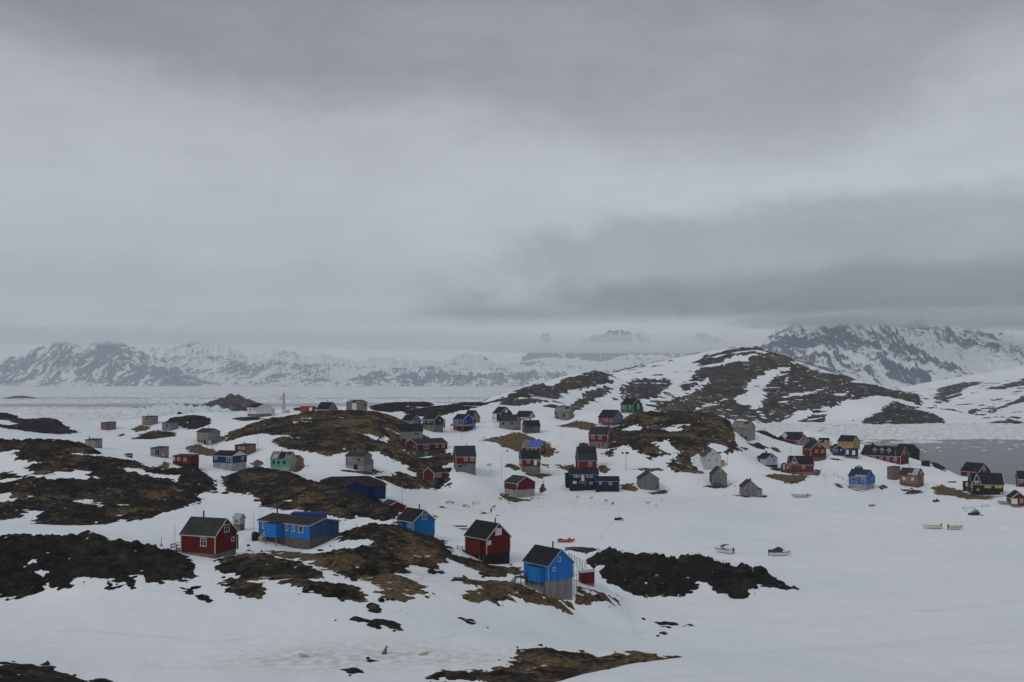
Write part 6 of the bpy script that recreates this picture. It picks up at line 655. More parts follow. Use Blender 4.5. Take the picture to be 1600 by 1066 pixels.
# ---------------------------------------------------------------- rock coming through the snow
def poly_sd(poly, x, y):
    """signed distance to a polygon, positive inside"""
    p = np.array(poly, float); n = len(p); d2 = np.full(x.shape, 1e12); ins = np.zeros(x.shape, bool)
    for i in range(n):
        ax, ay = p[i]; bx, by = p[(i + 1) % n]; ex, ey = bx - ax, by - ay; L = ex * ex + ey * ey + 1e-9
        t = np.clip(((x - ax) * ex + (y - ay) * ey) / L, 0, 1)
        d2 = np.minimum(d2, (x - ax - t * ex) ** 2 + (y - ay - t * ey) ** 2)
        c = ((ay > y) != (by > y)); xi = ex * (y - ay) / (ey if abs(ey) > 1e-9 else 1e-9) + ax
        ins ^= c & (x < xi)
    return np.sqrt(d2) * np.where(ins, 1, -1)
for idx, (lab, poly, holes, amp, brown, on_hill) in enumerate(OUTCROPS):
    p = np.array(poly); lo = p.min(0); hi = p.max(0); size = math.sqrt(max((hi - lo).prod(), 1))
    area = 0.5 * abs(np.dot(p[:, 0], np.roll(p[:, 1], 1)) - np.dot(p[:, 1], np.roll(p[:, 0], 1)))
    thin = max(0.8, area / max(hi - lo))           # mean width
    k = 4.0 if on_hill else 1.0
    res = (1.7 if on_hill else (0.32 if lo[1] < 215 else 0.5))
    e = min(2.2 * k, 0.33 * thin) ; pad = 1.6 * e + 1
    nx = int((hi[0] - lo[0] + 2 * pad) / res) + 2; ny = int((hi[1] - lo[1] + 2 * pad) / res) + 2
    x, y = np.meshgrid(np.linspace(lo[0] - pad, hi[0] + pad, nx), np.linspace(lo[1] - pad, hi[1] + pad, ny))
    sd_ = poly_sd(poly, x, y)
    for h in holes: sd_ = np.minimum(sd_, -poly_sd(h, x, y))
    sd_ = sd_ + e * (1.0 * fbm(x / (2.6 * e + 1), y / (3.4 * e + 1), 3, 40 + idx) + (0.9 + 0.5 * brown) * fbm(x / (1.5 * k), y / (1.9 * k), 4, 140 + idx) + 0.1)
    if on_hill:      # thin snow streaks lying in the joints of the far hill
        cu = (x * 0.93 + y * 0.37) / 70; cv = (-x * 0.37 + y * 0.93) / 17
        sd_ = np.minimum(sd_, (0.36 - fbm(cu + 0.6 * fbm(x / 40, y / 40, 2, 5), cv, 4, 210 + idx)) * 30)
    elif amp >= 1.2 and brown > 0.3:  # patches of old snow left in the hollows
        sd_ = np.minimum(sd_, (0.37 - fbm(x / 15 + 0.5 * fbm(x / 8, y / 8, 2, 7), y / 6.5, 4, 410 + idx)) * 11)
    if on_hill: g = hill_ground(RH, x, y) + 1.6 * fbm(x / 60, y / 60, 4, 5); damp = 1.0
    else:
        g = snow_z(x, y); damp = np.ones_like(x)
        for (qx, qy, qr) in HPOS:
            if lo[0] - 20 < qx < hi[0] + 20 and lo[1] - 20 < qy < hi[1] + 20:
                damp *= 0.55 + 0.45 * sstep(qr - 0.3, qr + 2.5, np.hypot(x - qx, y - qy))
    wx = x + 1.3 * k * fbm(x / (5 * k), y / (5 * k), 2, 71); wy = y + 1.3 * k * fbm(x / (5 * k), y / (5 * k), 2, 72)
    f1, f2 = worley(wx / (3.1 * k), wy / (2.3 * k), 9); g1, g2 = worley(wx / (1.15 * k), wy / (0.9 * k), 19)
    block = 0.40 - f1 + 0.55 * np.minimum(f2 - f1, 0.28)
    crag = 0.62 * fbm(x / (11 * k), y / (8 * k), 3, 51) + 0.55 * block + 0.26 * (0.42 - g1) + 0.22 * np.minimum(g2 - g1, 0.25) + 0.22 * (ridged(x / (4.5 * k), y / (3.2 * k), 4, 61) - 0.62)
    lc = (0.34 * x + 0.94 * y) / (2.7 * k) + 0.9 * fbm(x / (9 * k), y / (9 * k), 3, 81); ld = (0.8 * x - 0.6 * y) / (3.9 * k) + 0.9 * fbm(x / (7 * k), y / (7 * k), 3, 83)
    crag = crag + 0.34 * ((lc % 1.0) - 0.5) + 0.16 * ((ld % 1.0) - 0.5)          # tilted slabs with short broken faces
    rough = (1.0 - 0.55 * brown)
    inner = sstep(-0.2 * e, 1.3 * e, sd_)
    small = min(1.0, thin / (3.0 * k))
    z = g + inner * damp * amp * (0.40 + (1.2 if brown < 0.2 else 0.98) * rough * crag) * (0.35 + 0.65 * small) - (1 - sstep(-1.0 * e, 0.15 * e, sd_)) * (0.5 + 0.35 * amp)
    z = z - 0.04
    keep = (sd_ > -1.25 * e); nr, nc = x.shape
    fc = grid_faces(nr, nc); kf = keep.ravel()[fc].any(1); fc = fc[kf]
    if len(fc) == 0: continue
    used, inv = np.unique(fc.ravel(), return_inverse=True)
    v = np.stack([x, y, z], -1).reshape(-1, 3)[used]
    o = mesh_obj('rock_outcrop', v, inv.reshape(-1, 4), M['hill_rock' if on_hill else 'rock'], smooth=on_hill or brown > 0.3)
    attr(o, 'brown', np.full(len(used), brown)); attr(o, 'crag', np.clip(crag.ravel()[used] * 1.1 + 0.5, 0, 1))
    tag(o, lab, 'rock', kind='structure')

# small rocks showing through all over the far hill
x, y = np.meshgrid(np.arange(-60, 900, 2.6), np.arange(850, 1750, 2.6))
hb = hill_ground(RH, x, y); sd_ = (fbm((x * .93 + y * .37) / 34, (-x * .37 + y * .93) / 11, 5, 301) + 0.35 * fbm(x / 120, y / 120, 2, 305) - 0.35) * 9
sd_ = np.where(hb > 1.5, sd_, -5)
z = hb + 1.6 * fbm(x / 60, y / 60, 4, 5) + np.clip(sd_, -2.5, 1.2) * 0.9 + 0.5 * fbm(x / 7, y / 7, 3, 309) * (sd_ > -.5)
fc = grid_faces(*x.shape); fc = fc[(sd_ > -1.0).ravel()[fc].any(1)]; used, inv = np.unique(fc.ravel(), return_inverse=True)
o = mesh_obj('scattered_rocks', np.stack([x, y, z], -1).reshape(-1, 3)[used], inv.reshape(-1, 4), M['hill_rock'], smooth=True)
attr(o, 'brown', np.full(len(used), .3)); attr(o, 'crag', np.full(len(used), .6)); tag(o, 'small dark rocks scattered over the snow of the far hill', 'rocks', kind='stuff')

# loose stones along the edges of the outcrops
def ico(n=1):
    bm = bmesh.new(); bmesh.ops.create_icosphere(bm, subdivisions=n, radius=1.0)
    v = np.array([q.co[:] for q in bm.verts]); f = np.array([[q.index for q in fc.verts] for fc in bm.faces]); bm.free(); return v, f
iv, jf = ico(1); rng = np.random.default_rng(4); sv, sf, off = [], [], 0
for lab, poly, holes, amp, brown, on_hill in OUTCROPS:
    if on_hill or poly[0][1] > 420: continue
    p = np.array(poly)
    per = np.hypot(*(p - np.roll(p, 1, 0)).T).sum()
    for q in range(int(per * 0.16)):
        i = rng.integers(len(p)); t = rng.random(); b = p[i] * (1 - t) + p[(i + 1) % len(p)] * t + rng.normal(0, 1.3, 2)
        if (np.hypot(HPOS[:, 0] - b[0], HPOS[:, 1] - b[1]) < HPOS[:, 2] + 0.4).any(): continue
        r = min(0.75, 0.14 * math.exp(rng.normal(0.3, 0.6)))
        s = np.array([rng.uniform(.8, 1.6), rng.uniform(.7, 1.2), rng.uniform(.45, .8)]) * r
        vv = iv * (1 + 0.22 * rng.normal(size=(len(iv), 1))) * s; a = rng.random() * 6.28
        vv = vv @ np.array([[math.cos(a), math.sin(a), 0], [-math.sin(a), math.cos(a), 0], [0, 0, 1]])
        sv.append(vv + [b[0], b[1], gz1(b[0], b[1]) + 0.05]); sf.append(jf + off); off += len(iv)
st = mesh_obj('loose_stones', np.concatenate(sv), np.concatenate(sf), M['rock']); attr(st, 'brown', np.full(off, .15)); attr(st, 'crag', np.full(off, .7))
tag(st, 'loose dark stones scattered along the rock edges in the snow', 'stones', kind='stuff')

# ---------------------------------------------------------------- sea, pack ice, islets
FX = 1556.0
azs = np.linspace(-58, 58, 520); ds = np.concatenate([np.linspace(360, 1000, 160), np.geomspace(1008, 16300, 150)])
A_, D_ = np.meshgrid(np.radians(azs), ds); ex, ey = D_ * np.tan(A_), D_.copy()
px = 800 + FX * np.tan(A_)
ice = 0.92 + 0 * ex
wob = 26 * fbm(ex / 60, ey * 0, 4, 77) - 0.05 * (ex - 300)
ice = np.where((px > 1100) & (ey < 690 + wob), -1.2, ice)
ice = np.where((px > 1000) & (ey >= 690 + wob) & (ey < 1400), 1.15, ice)
ice = ice - 0.75 * np.exp(-((ey - 1720 - 0.12 * (ex + 700)) / 150) ** 2) * (px < 1000)
ice = ice - 0.45 * np.exp(-((ey - 2500) / 220) ** 2) * (px < 900) - 0.3 * np.exp(-((ey - 8600) / 900) ** 2)
sea = mesh_obj('sea', np.stack([ex, ey, 0 * ex], -1).reshape(-1, 3), grid_faces(*ex.shape), M['sea'], smooth=True); attr(sea, 'ice', ice)
tag(sea, 'grey fjord water and sea covered with drifting pack ice', 'sea', kind='structure')

def floe(cx, cy, r, h, seed, n=9):
    rg = np.random.default_rng(seed); a = np.sort(rg.random(n) * 6.283); rr = r * rg.uniform(.6, 1.15, n)
    top = [(cx + rr[i] * math.cos(a[i]) * .9, cy + rr[i] * math.sin(a[i]) * .9, h * rg.uniform(.7, 1.15)) for i in range(n)]
    bot = [(cx + rr[i] * math.cos(a[i]), cy + rr[i] * math.sin(a[i]), -0.3) for i in range(n)]
    v = top + bot + [(cx, cy, h * rg.uniform(.9, 1.5))]
    f = [(i, (i + 1) % n, 2 * n) for i in range(n)]
    for i in range(n): f += [(n + i, n + (i + 1) % n, (i + 1) % n), (n + i, (i + 1) % n, i)]
    return np.array(v), np.array(f)
fv, ff, off = [], [], 0; rng = np.random.default_rng(12); k = 0
def add_floes(n, px0, px1, d0, d1, r0, r1, h, dens=None):
    global off, k
    for q in range(n):
        d = math.sqrt(rng.uniform(d0 * d0, d1 * d1)); u = rng.uniform(px0, px1)
        if dens is not None and not dens(u, d): continue
        v, f = floe((u - 800) / FX * d, d, rng.uniform(r0, r1), h * rng.uniform(.4, 1.4), k); k += 1
        fv.append(v); ff.append(f + off); off += len(v)
add_floes(1700, 1170, 1650, 700, 965, 1.0, 5.5, 0.55)
add_floes(2300, -40, 900, 780, 1580, 1.5, 8, 0.6, lambda u, d: not (1120 < d < 1300 and 300 < u < 420))
add_floes(700, -40, 900, 1900, 3000, 3, 14, 0.9)
add_floes(60, 1280, 1640, 560, 700, 0.6, 2.6, 0.35)
add_floes(25, 1240, 1450, 640, 690, 1.5, 5, 0.5)
fl = mesh_obj('ice_floes', np.concatenate(fv), np.concatenate(ff), M['pack_ice'])
tag(fl, 'broken pack ice floes covering the fjord and sea', 'ice', kind='stuff')

def mound(name, cx, cy, rx, ry, h, mat, seed, rough=0.3, n=(90, 46), power=0.8):
    u, v = np.meshgrid(np.linspace(-1.05, 1.05, n[0]), np.linspace(-1.05, 1.05, n[1]))
    r = np.hypot(u, v) + 0.28 * fbm(u * 1.9 + seed, v * 1.9, 3, seed)
    x = cx + u * rx; y = cy + v * ry
    s = np.clip(1 - r, 0, 1) ** power
    z = h * s * (1 + rough * fbm(u * 5, v * 4 + seed, 4, seed + 3)) + h * rough * 0.5 * (worley(u * 7, v * 4, seed)[0] - 0.4) * np.clip(s * 3, 0, 1) - 0.6 * (s <= 0.0) - 0.2
    o = mesh_obj(name, np.stack([x, y, z], -1).reshape(-1, 3), grid_faces(*x.shape), mat, smooth=True)
    attr(o, 'brown', np.full(x.size, .2)); attr(o, 'crag', np.full(x.size, .6)); return o
def sea_at(px, d): return (px - 800) / FX * d, d
x_, y_ = sea_at(364, 1400); tag(mound('islet', x_, y_, 52, 45, 23, M['hill_rock'], 5, 0.3), 'dark rocky islet in the ice behind the white hall', 'islet', kind='structure')
x_, y_ = sea_at(32, 2420); tag(mound('skerry', x_, y_, 42, 30, 7, M['hill_rock'], 8, 0.4), 'small dark skerry in the pack ice at far left', 'islet', kind='structure')
x_, y_ = sea_at(285, 1560); tag(mound('skerry', x_, y_, 75, 30, 5, M['hill_rock'], 21, 0.5), 'low dark skerry left of the rocky islet', 'islet', kind='structure')
x_, y_ = sea_at(284, 1220)
berg = mound('iceberg', x_, y_, 62, 20, 11, M['glacier_ice'], 31, 0.85, (170, 50), 0.35); tag(berg, 'turquoise iceberg aground left of the rocky islet', 'iceberg')
x_, y_ = sea_at(1441, 660); tag(mound('iceberg', x_, y_, 14, 7, 1.9, M['glacier_ice'], 44, 0.5, (60, 30), 0.5), 'low pale ice floe drifting in open water behind the church', 'iceberg')
x_, y_ = sea_at(1362, 672); tag(mound('iceberg', x_, y_, 6, 3.5, 1.0, M['pack_ice'], 47, 0.5, (36, 20), 0.5), 'small ice piece in open water left of the bigger floe', 'iceberg')

# ---------------------------------------------------------------- mountains
def mountain(name, label, prof, Dc, Db, Dk, seed, rocks, detail=0.16, nr=120, step=1.3, lam=900.0, tilt=0.0, mat='mountain', jag=3.6):
    q = np.array(prof, float); P0, P1 = q[0, 0], q[-1, 0]
    pxs = np.arange(P0, P1 + step, step); row = np.interp(pxs, q[:, 0], q[:, 1])
    row = row - jag * (ridged(pxs / 17.0, pxs * 0 + seed, 4, seed, 0.55) - 0.55) * 2
    Hc = 40 - (row - 597) * Dc / FX
    dd = np.concatenate([np.linspace(Db, Dc, nr), np.linspace(Dc, Dk, nr // 4)[1:]])
    U, D = np.meshgrid((pxs - 800) / FX, dd); Hh, _ = np.meshgrid(Hc, dd); PX = 800 + FX * U
    t = (D - Db) / (Dc - Db); front = t <= 1
    x = U * D; y = D
    s = np.where(front, np.clip(t, 0, 1) ** 1.12, 1 - 0.7 * (D - Dc) / (Dk - Dc))
    wx = x + 0.35 * lam * fbm(x / (1.4 * lam), y / (1.4 * lam), 3, seed + 1); wy = y + 0.35 * lam * fbm(x / (1.4 * lam), y / (1.4 * lam), 3, seed + 2)
    rd = ridged(wx / lam, wy / (1.9 * lam), 6, seed + 5, 0.52)
    gx = (x + 0.16 * lam * fbm(x / (0.3 * lam), t * 6, 3, seed + 21)) / (0.12 * lam)
    gully = ridged(gx + tilt * t * 9, t * 1.6, 5, seed + 23, 0.55)
    win = np.where(front, np.clip(4 * t * (1.02 - t), 0, 1), 0.3)
    z = Hh * s + Hh * (detail * 2.2 * (rd - 0.62) + 0.10 * (gully - 0.62)) * win + 0.02 * Hh * fbm(x / 120, y / 120, 4, seed + 9) * np.clip(t * 4, 0, 1)
    z = np.where(t < 0.02, -2, z)
    # exposed rock where it is steep and along the ribs
    zx = np.gradient(z, axis=1) / np.maximum(np.gradient(x, axis=1), 1); zy = np.gradient(z, axis=0) / np.maximum(np.gradient(y, axis=0), 1)
    sl = np.hypot(zx, zy); sl = (sl - sl[front].mean()) / (sl[front].std() + 1e-6)
    rr = np.array(rocks, float); base = np.interp(PX, rr[:, 0], rr[:, 1])
    rk = base + 0.06 * np.clip(sl, -2, 2) + 0.35 * (rd - 0.62) + 0.75 * (gully - 0.62) + 0.38 * fbm(x / (0.55 * lam) + tilt * y / lam, y / (1.1 * lam), 5, seed + 13) - 0.12 * (t - 0.5)
    o = mesh_obj(name, np.stack([x, y, z], -1).reshape(-1, 3), grid_faces(*x.shape), M[mat], smooth=True)
    attr(o, 'rock', rk); tag(o, label, 'mountain', kind='structure'); return o
mountain('mountain', 'steep rock and snow mountain rising into cloud at right', [(1040, 597), (1120, 575), (1175, 548), (1195, 533), (1215, 514), (1240, 500), (1280, 490), (1330, 486), (1400, 488), (1460, 494), (1500, 503), (1540, 512), (1600, 522), (1700, 540), (1900, 560)], 6600, 4200, 8200, 3,
         [(1040, .45), (1250, .52), (1330, .40), (1420, .47), (1470, .42), (1520, .33), (1700, .30)], 0.20, 190, 0.9, 520, 0.25, 'mountain_near')
mountain('mountain_range', 'dark snow streaked massif across the sea at far left', [(-500, 585), (-200, 575), (-60, 585), (-15, 577), (10, 562), (22, 556), (38, 559), (52, 547), (72, 541), (95, 534), (130, 541), (165, 533), (200, 540), (222, 551), (250, 560), (285, 578), (310, 590), (350, 600), (400, 603)], 11200, 9900, 13500, 11,
         [(-500, .6), (0, .66), (120, .56), (230, .62), (290, .6), (400, .4)], 0.12, 110, 1.2, 700)
mountain('mountain_range', 'snow speckled peaks behind the far left massif', [(170, 560), (225, 549), (255, 540), (290, 533), (320, 536), (345, 538), (368, 547), (388, 559), (405, 551), (425, 544), (450, 549), (480, 556), (500, 552), (525, 558), (560, 567), (580, 560), (625, 561), (660, 562), (690, 566), (705, 557), (725, 552), (750, 556), (775, 567), (800, 571), (822, 564), (850, 560), (900, 560), (940, 567), (980, 555), (1040, 556), (1090, 572), (1150, 590), (1220, 600)], 13500, 10600, 15500, 23,
         [(170, .36), (400, .40), (500, .34), (620, .30), (730, .34), (850, .34), (1000, .36), (1200, .34)], 0.10, 130, 1.2, 800)
mountain('mountain_range', 'low dark coastal hills in front of the snowy range', [(380, 605), (410, 596), (440, 592), (480, 588), (510, 590), (545, 585), (575, 580), (605, 576), (640, 577), (680, 574), (720, 577), (755, 586), (790, 583), (830, 580), (880, 580), (920, 584), (970, 582), (1040, 588), (1120, 600)], 10900, 9700, 12600, 37,
         [(380, .48), (520, .52), (620, .60), (760, .55), (900, .56), (1100, .5)], 0.10, 90, 1.2, 500)
mountain('distant_peak', 'distant jagged peak showing above the mist at centre', [(815, 560), (850, 523), (857, 520), (864, 530), (890, 545), (922, 528), (938, 525), (950, 518), (962, 515), (980, 517), (990, 522), (1005, 521), (1014, 527), (1050, 540), (1078, 528), (1098, 519), (1112, 524), (1140, 535), (1200, 560)], 15600, 14600, 16100, 53,
         [(815, .7), (960, .72), (1100, .6), (1200, .5)], 0.08, 60, 1.0, 500)

# ---------------------------------------------------------------- air: haze and the low cloud on the mountains
def volume_mat(name, col, dens, anis=0.0):
    m = bpy.data.materials.new(name); m.use_nodes = True; t = NT(m.node_tree)
    v = t.n('ShaderNodeVolumePrincipled', {'Color': (*col, 1), 'Density': dens, 'Anisotropy': anis})
    t.link(v.outputs[0], t.n('ShaderNodeOutputMaterial').inputs['Volume']); return m
hz_ = MB().box(-17500, 17500, -900, 16700, -3.0, 980).build('haze', volume_mat('haze', (0.88, 0.935, 1.0), 6.5e-5))
tag(hz_, 'pale blue haze filling the air', 'haze', kind='stuff')
def mist(cx, cy, cz, rx, ry, rz, dens, seed, col, lab, lump=0.3):  # low cloud lying on the peaks, one closed volume inside the haze
    v, f = ico(5); n = fbm(v[:, 0] * 2.2 + seed, v[:, 1] * 1.4 + v[:, 2] * 1.2, 4, seed)
    v = np.sign(v) * np.abs(v) ** np.array([0.6, 0.6, 1.0]) * (1 + lump * n[:, None])
    o = mesh_obj('mist_cloud', v * [rx, ry, rz] + [cx, cy, cz], f, volume_mat('mist', col, dens), smooth=True)
    tag(o, lab, 'mist', kind='stuff'); return o
for mx, my, mz, ra, rb, rc, sd0, nm in ((1740, 5750, 388, 430, 450, 36, 3, 'left shoulder'), (2450, 5600, 402, 780, 600, 46, 6, 'summit'), (3350, 5400, 372, 780, 600, 52, 9, 'right shoulder')):
    mist(mx, my, mz, ra, rb, rc, 0.0021, sd0, (0.74, 0.765, 0.80), 'grey cloud clinging to the %s of the right mountain' % nm, 0.45)  # grey tint puts the shade of the thick cloud into its colour
mist(-4200, 10300, 520, 3600, 900, 85, 0.0006, 5, (0.97, 0.985, 1.0), 'pale mist bank over the far left massif')
mist(300, 12600, 540, 3600, 1100, 100, 0.0006, 8, (0.97, 0.985, 1.0), 'pale mist bank over the central snowy range')
mist(1500, 14080, 522, 2300, 330, 80, 0.0035, 14, (0.98, 0.99, 1.0), 'pale mist below the distant jagged peak', 0.2)


# ---------------------------------------------------------------- houses
def house_parts(root, R, h, main=True):
    """builds one building volume (walls, footing, roof, trim, openings) as children of root; R maps its frame to root's frame"""
    a, b, hf, hw, hr = h['a'], h['b'], h['hf'], h['hw'], h['hr']
    G = h['g'] == 'R'; L_, W_ = (a, b) if G else (b, a)       # length along the ridge, width across it
    mp = (lambda r, c, z: (c, r, z)) if G else (lambda r, c, z: (r, c, z))
    opts = h.get('opt') or []
    tr = M[TRIM[h['trim']]] if h['trim'] != 'none' else None
    def put(mb, name, mats, parent=root, smooth=False):
        mb.xf(R); o = mb.build(name, mats, parent, smooth)
        return o
    def pbox(mb, r0, r1, c0, c1, z0, z1, m=0):
        p0 = mp(r0, c0, z0); p1 = mp(r1, c1, z1)
        return mb.box(min(p0[0], p1[0]), max(p0[0], p1[0]), min(p0[1], p1[1]), max(p0[1], p1[1]), z0, z1, m)
    ze = hf + hw; zr = ze + hr; Lh, Wh = L_ / 2, W_ / 2
    flat = h.get('flat')
    # footing
    bs = h['base']
    if bs in ('stilts', 'stilts2'):
        for r in np.linspace(-Lh + .15, Lh - .15, 4):
            for c in (-Wh + .15, Wh - .15):
                put(pbox(MB(), r - .09, r + .09, c - .09, c + .09, -1.2, hf), 'post', M['darkwood'])
        if bs == 'stilts2': put(pbox(MB(), -Lh + .3, Lh - .3, -Wh * .2, Wh - .3, -1.2, hf - .02), 'foundation', M['rubble'])
        for s in (-1, 1):
            mb = MB(); mb.bar(mp(-Lh + .2, s * (Wh - .15), .1), mp(Lh - .2, s * (Wh - .15), hf), .1); put(mb, 'brace', M['darkwood'])
    else:
        put(pbox(MB(), -Lh + .06, Lh - .06, -Wh + .06, Wh - .06, -1.6, hf), 'foundation', M[bs])
    # walls
    mb = MB(); C = [(-Lh, -Wh), (Lh, -Wh), (Lh, Wh), (-Lh, Wh)]
    gw = h.get('gwall'); mats = [M[h['wall']]]
    gi = ti = 0
    if gw == 'navywhite': mats.append(M['white']); ti = 1
    elif gw: mats.append(M[gw]); gi = ti = 1
    p = [mp(r, c, hf) for r, c in C]
    if flat:
        dz = [ze, ze, ze + flat, ze + flat]
        p += [mp(C[i][0], C[i][1], dz[i]) for i in range(4)]
        mb.poly(p, [(0, 1, 5, 4)], 0); mb.poly(p, [(2, 3, 7, 6)], 0); mb.poly(p, [(1, 2, 6, 5), (3, 0, 4, 7)], gi); mb.poly(p, [(4, 5, 6, 7), (3, 2, 1, 0)], 0)
    else:
        hip = min(Lh * .45, Wh * .9) if 'hip' in opts else 0.0
        p += [mp(r, c, ze) for r, c in C] + [mp(-Lh + hip, 0, zr), mp(Lh - hip, 0, zr)]
        mb.poly(p, [(0, 1, 5, 4), (2, 3, 7, 6), (4, 5, 9, 8), (6, 7, 8, 9), (3, 2, 1, 0)], 0)
        mb.poly(p, [(3, 0, 4, 7), (1, 2, 6, 5)], gi); mb.poly(p, [(7, 4, 8), (5, 6, 9)], ti)
    wall = put(mb, 'wall', mats)
    # roof
    rk = h['roof']; rmat = {'patched': 'patchgrey', 'twotone': 'feltgrey2', 'tarp': 'patchgrey', 'patchfelt': 'feltgrey2', 'patchfelt2': 'feltgrey2'}.get(rk, rk)
    ov, th = (0.22, 0.12) if L_ > 3 else (0.1, 0.07)
    slope = math.hypot(Wh, hr) or 1
    nz, ncx = Wh / slope, hr / slope
    def on_slope(r, d, lift):       # d = distance down from the ridge on the near slope
        return mp(r, -d * Wh / slope - lift * ncx, zr - d * hr / slope + lift * nz)
    if flat:
        mb = MB(); q = [mp(-Lh - ov, -Wh - ov, ze - .02), mp(Lh + ov, -Wh - ov, ze - .02), mp(Lh + ov, Wh + ov, ze + flat + .02), mp(-Lh - ov, Wh + ov, ze + flat + .02)]
        q += [(x, y, z + th) for x, y, z in q]
        mb.poly(q, [(0, 1, 2, 3), (7, 6, 5, 4), (0, 4, 5, 1), (1, 5, 6, 2), (2, 6, 7, 3), (3, 7, 4, 0)]); roof = put(mb, 'roof', M[rmat])
    elif 'hip' in opts:
        o2 = .35; d0 = o2 * hr / Wh
        q = [mp(r * (1 + o2 / Lh), c * (1 + o2 / Wh), ze - d0 + .1) for r, c in C] + [mp(-Lh + hip, 0, zr + .1), mp(Lh - hip, 0, zr + .1)]
        mb = MB(); mb.poly(q, [(0, 1, 5, 4), (2, 3, 4, 5), (3, 0, 4), (1, 2, 5), (3, 2, 1, 0)]); roof = put(mb, 'roof', M[rmat])
        for s in (-1, 1): put(pbox(MB(), -Lh - .33, Lh + .33, s * (Wh + .34) - .02, s * (Wh + .34) + .02, ze - d0 - .12, ze - d0 + .09), 'fascia', tr)
        for s in (-1, 1): put(pbox(MB(), s * (Lh + .36) - .02, s * (Lh + .36) + .02, -Wh - .33, Wh + .33, ze - d0 - .12, ze - d0 + .09), 'fascia', tr)
    else:
        full = slope + ov
        mb = MB()
        for s in (-1, 1):
            def sp(r, d, lift): x = on_slope(r, d, lift); return x if s < 0 else mp(r, d * Wh / slope + lift * ncx, zr - d * hr / slope + lift * nz)
            q = [sp(-Lh - ov, 0, .015), sp(Lh + ov, 0, .015), sp(Lh + ov, full, .015), sp(-Lh - ov, full, .015), sp(-Lh - ov, 0, .015 + th), sp(Lh + ov, 0, .015 + th), sp(Lh + ov, full, .015 + th), sp(-Lh - ov, full, .015 + th)]
            mb.poly(q, [(0, 1, 2, 3), (7, 6, 5, 4), (0, 4, 5, 1), (1, 5, 6, 2), (2, 6, 7, 3), (3, 7, 4, 0)])
        roof = put(mb, 'roof', M[rmat])
        def patch(r0, r1, d0, d1, mat, lift=.03, name='roof_patch', thick=.03):
            q = [on_slope(r, d, .015 + th + lf) for lf in (lift - .02, lift + thick) for r, d in ((r0, d0), (r1, d0), (r1, d1), (r0, d1))]
            m2 = MB(); m2.poly(q, [(0, 1, 2, 3), (7, 6, 5, 4), (0, 4, 5, 1), (1, 5, 6, 2), (2, 6, 7, 3), (3, 7, 4, 0)]); m2.xf(R)
            return m2.build(name, mat, roof)
        if rk == 'patched':
            for r0, r1, d0, d1, mm in ((-.45, .2, .1, .95, 'feltblack'), (-.98, -.55, .05, .45, 'feltgrey'), (.3, .8, .4, .9, 'tin')): patch(r0 * Lh, r1 * Lh, d0 * full, d1 * full, M[mm])
        if rk == 'patchgrey': patch(-.9 * Lh, -.3 * Lh, .1 * full, .5 * full, M['feltgrey2']); patch(.1 * Lh, .9 * Lh, .03 * full, .2 * full, M['darkboard'])
        if rk == 'twotone': patch(-Lh, Lh, .02 * full, .5 * full, M['feltblack'])
        if rk == 'patchfelt': patch(-.98 * Lh, .3 * Lh, .78 * full, .99 * full, M['tin'])
        if rk == 'patchfelt2': patch(-.98 * Lh, -.35 * Lh, .03 * full, .98 * full, M['tin']); patch(-.3 * Lh, .1 * Lh, .7 * full, .95 * full, M['tin'])
        if rk == 'tarp':
            patch(-Lh - .1, .45 * Lh, -.0 * full, .97 * full, M['tarpaulin'], .03, 'tarpaulin', .02)
            for q in np.linspace(-.85, .35, 6): patch(q * Lh, q * Lh + .1, .03 * full, .95 * full, M['trim_white'], .07, 'batten', .03)
            for q in np.linspace(.1, .9, 5): patch(.5 * Lh, .98 * Lh, q * full, q * full + .18, M['brownboard'], .03, 'batten', .04)
        if tr is not None:
            for rr in (-1, 1):
                for s in (-1, 1):
                    m2 = MB(); w_ = .2
                    for_pts = []
                    for d in (0, full + .02):
                        for lf in (th + .03, th + .03 - w_):
                            c = d * Wh / slope + lf * ncx; z = zr - d * hr / slope + lf * nz
                            for off in (0.0, .045): for_pts.append(mp(rr * (Lh + ov + off), s * c, z))
                    m2.poly(for_pts, [(0, 1, 3, 2), (4, 6, 7, 5), (0, 4, 5, 1), (2, 3, 7, 6), (0, 2, 6, 4), (1, 5, 7, 3)]); put(m2, 'bargeboard', tr)
            for s in (-1, 1):
                c = s * ((full + .02) * Wh / slope); z = zr - full * hr / slope
                put(pbox(MB(), -Lh - ov + .01, Lh + ov - .01, c - .03, c + .03, z - .1, z + .06), 'fascia', tr)
    if tr is not None and h['trim'] in ('white', 'blueworn') and L_ > 3:
        for r, c in C:
            put(pbox(MB(), r - .07 if r < 0 else r - .05, r + .05 if r < 0 else r + .07, c - .07 if c < 0 else c - .05, c + .05 if c < 0 else c + .07, hf + .01, ze - .03 if not flat else ze), 'corner_board', tr)
    # openings
    def fbox(mb, f, u0, u1, z0, z1, d0, d1, m=0):      # d = how far out from the wall
        if f == 'L': return mb.box(-b / 2 - d1, -b / 2 - d0, u0, u1, z0, z1, m)
        return mb.box(u0, u1, -a / 2 - d1, -a / 2 - d0, z0, z1, m)
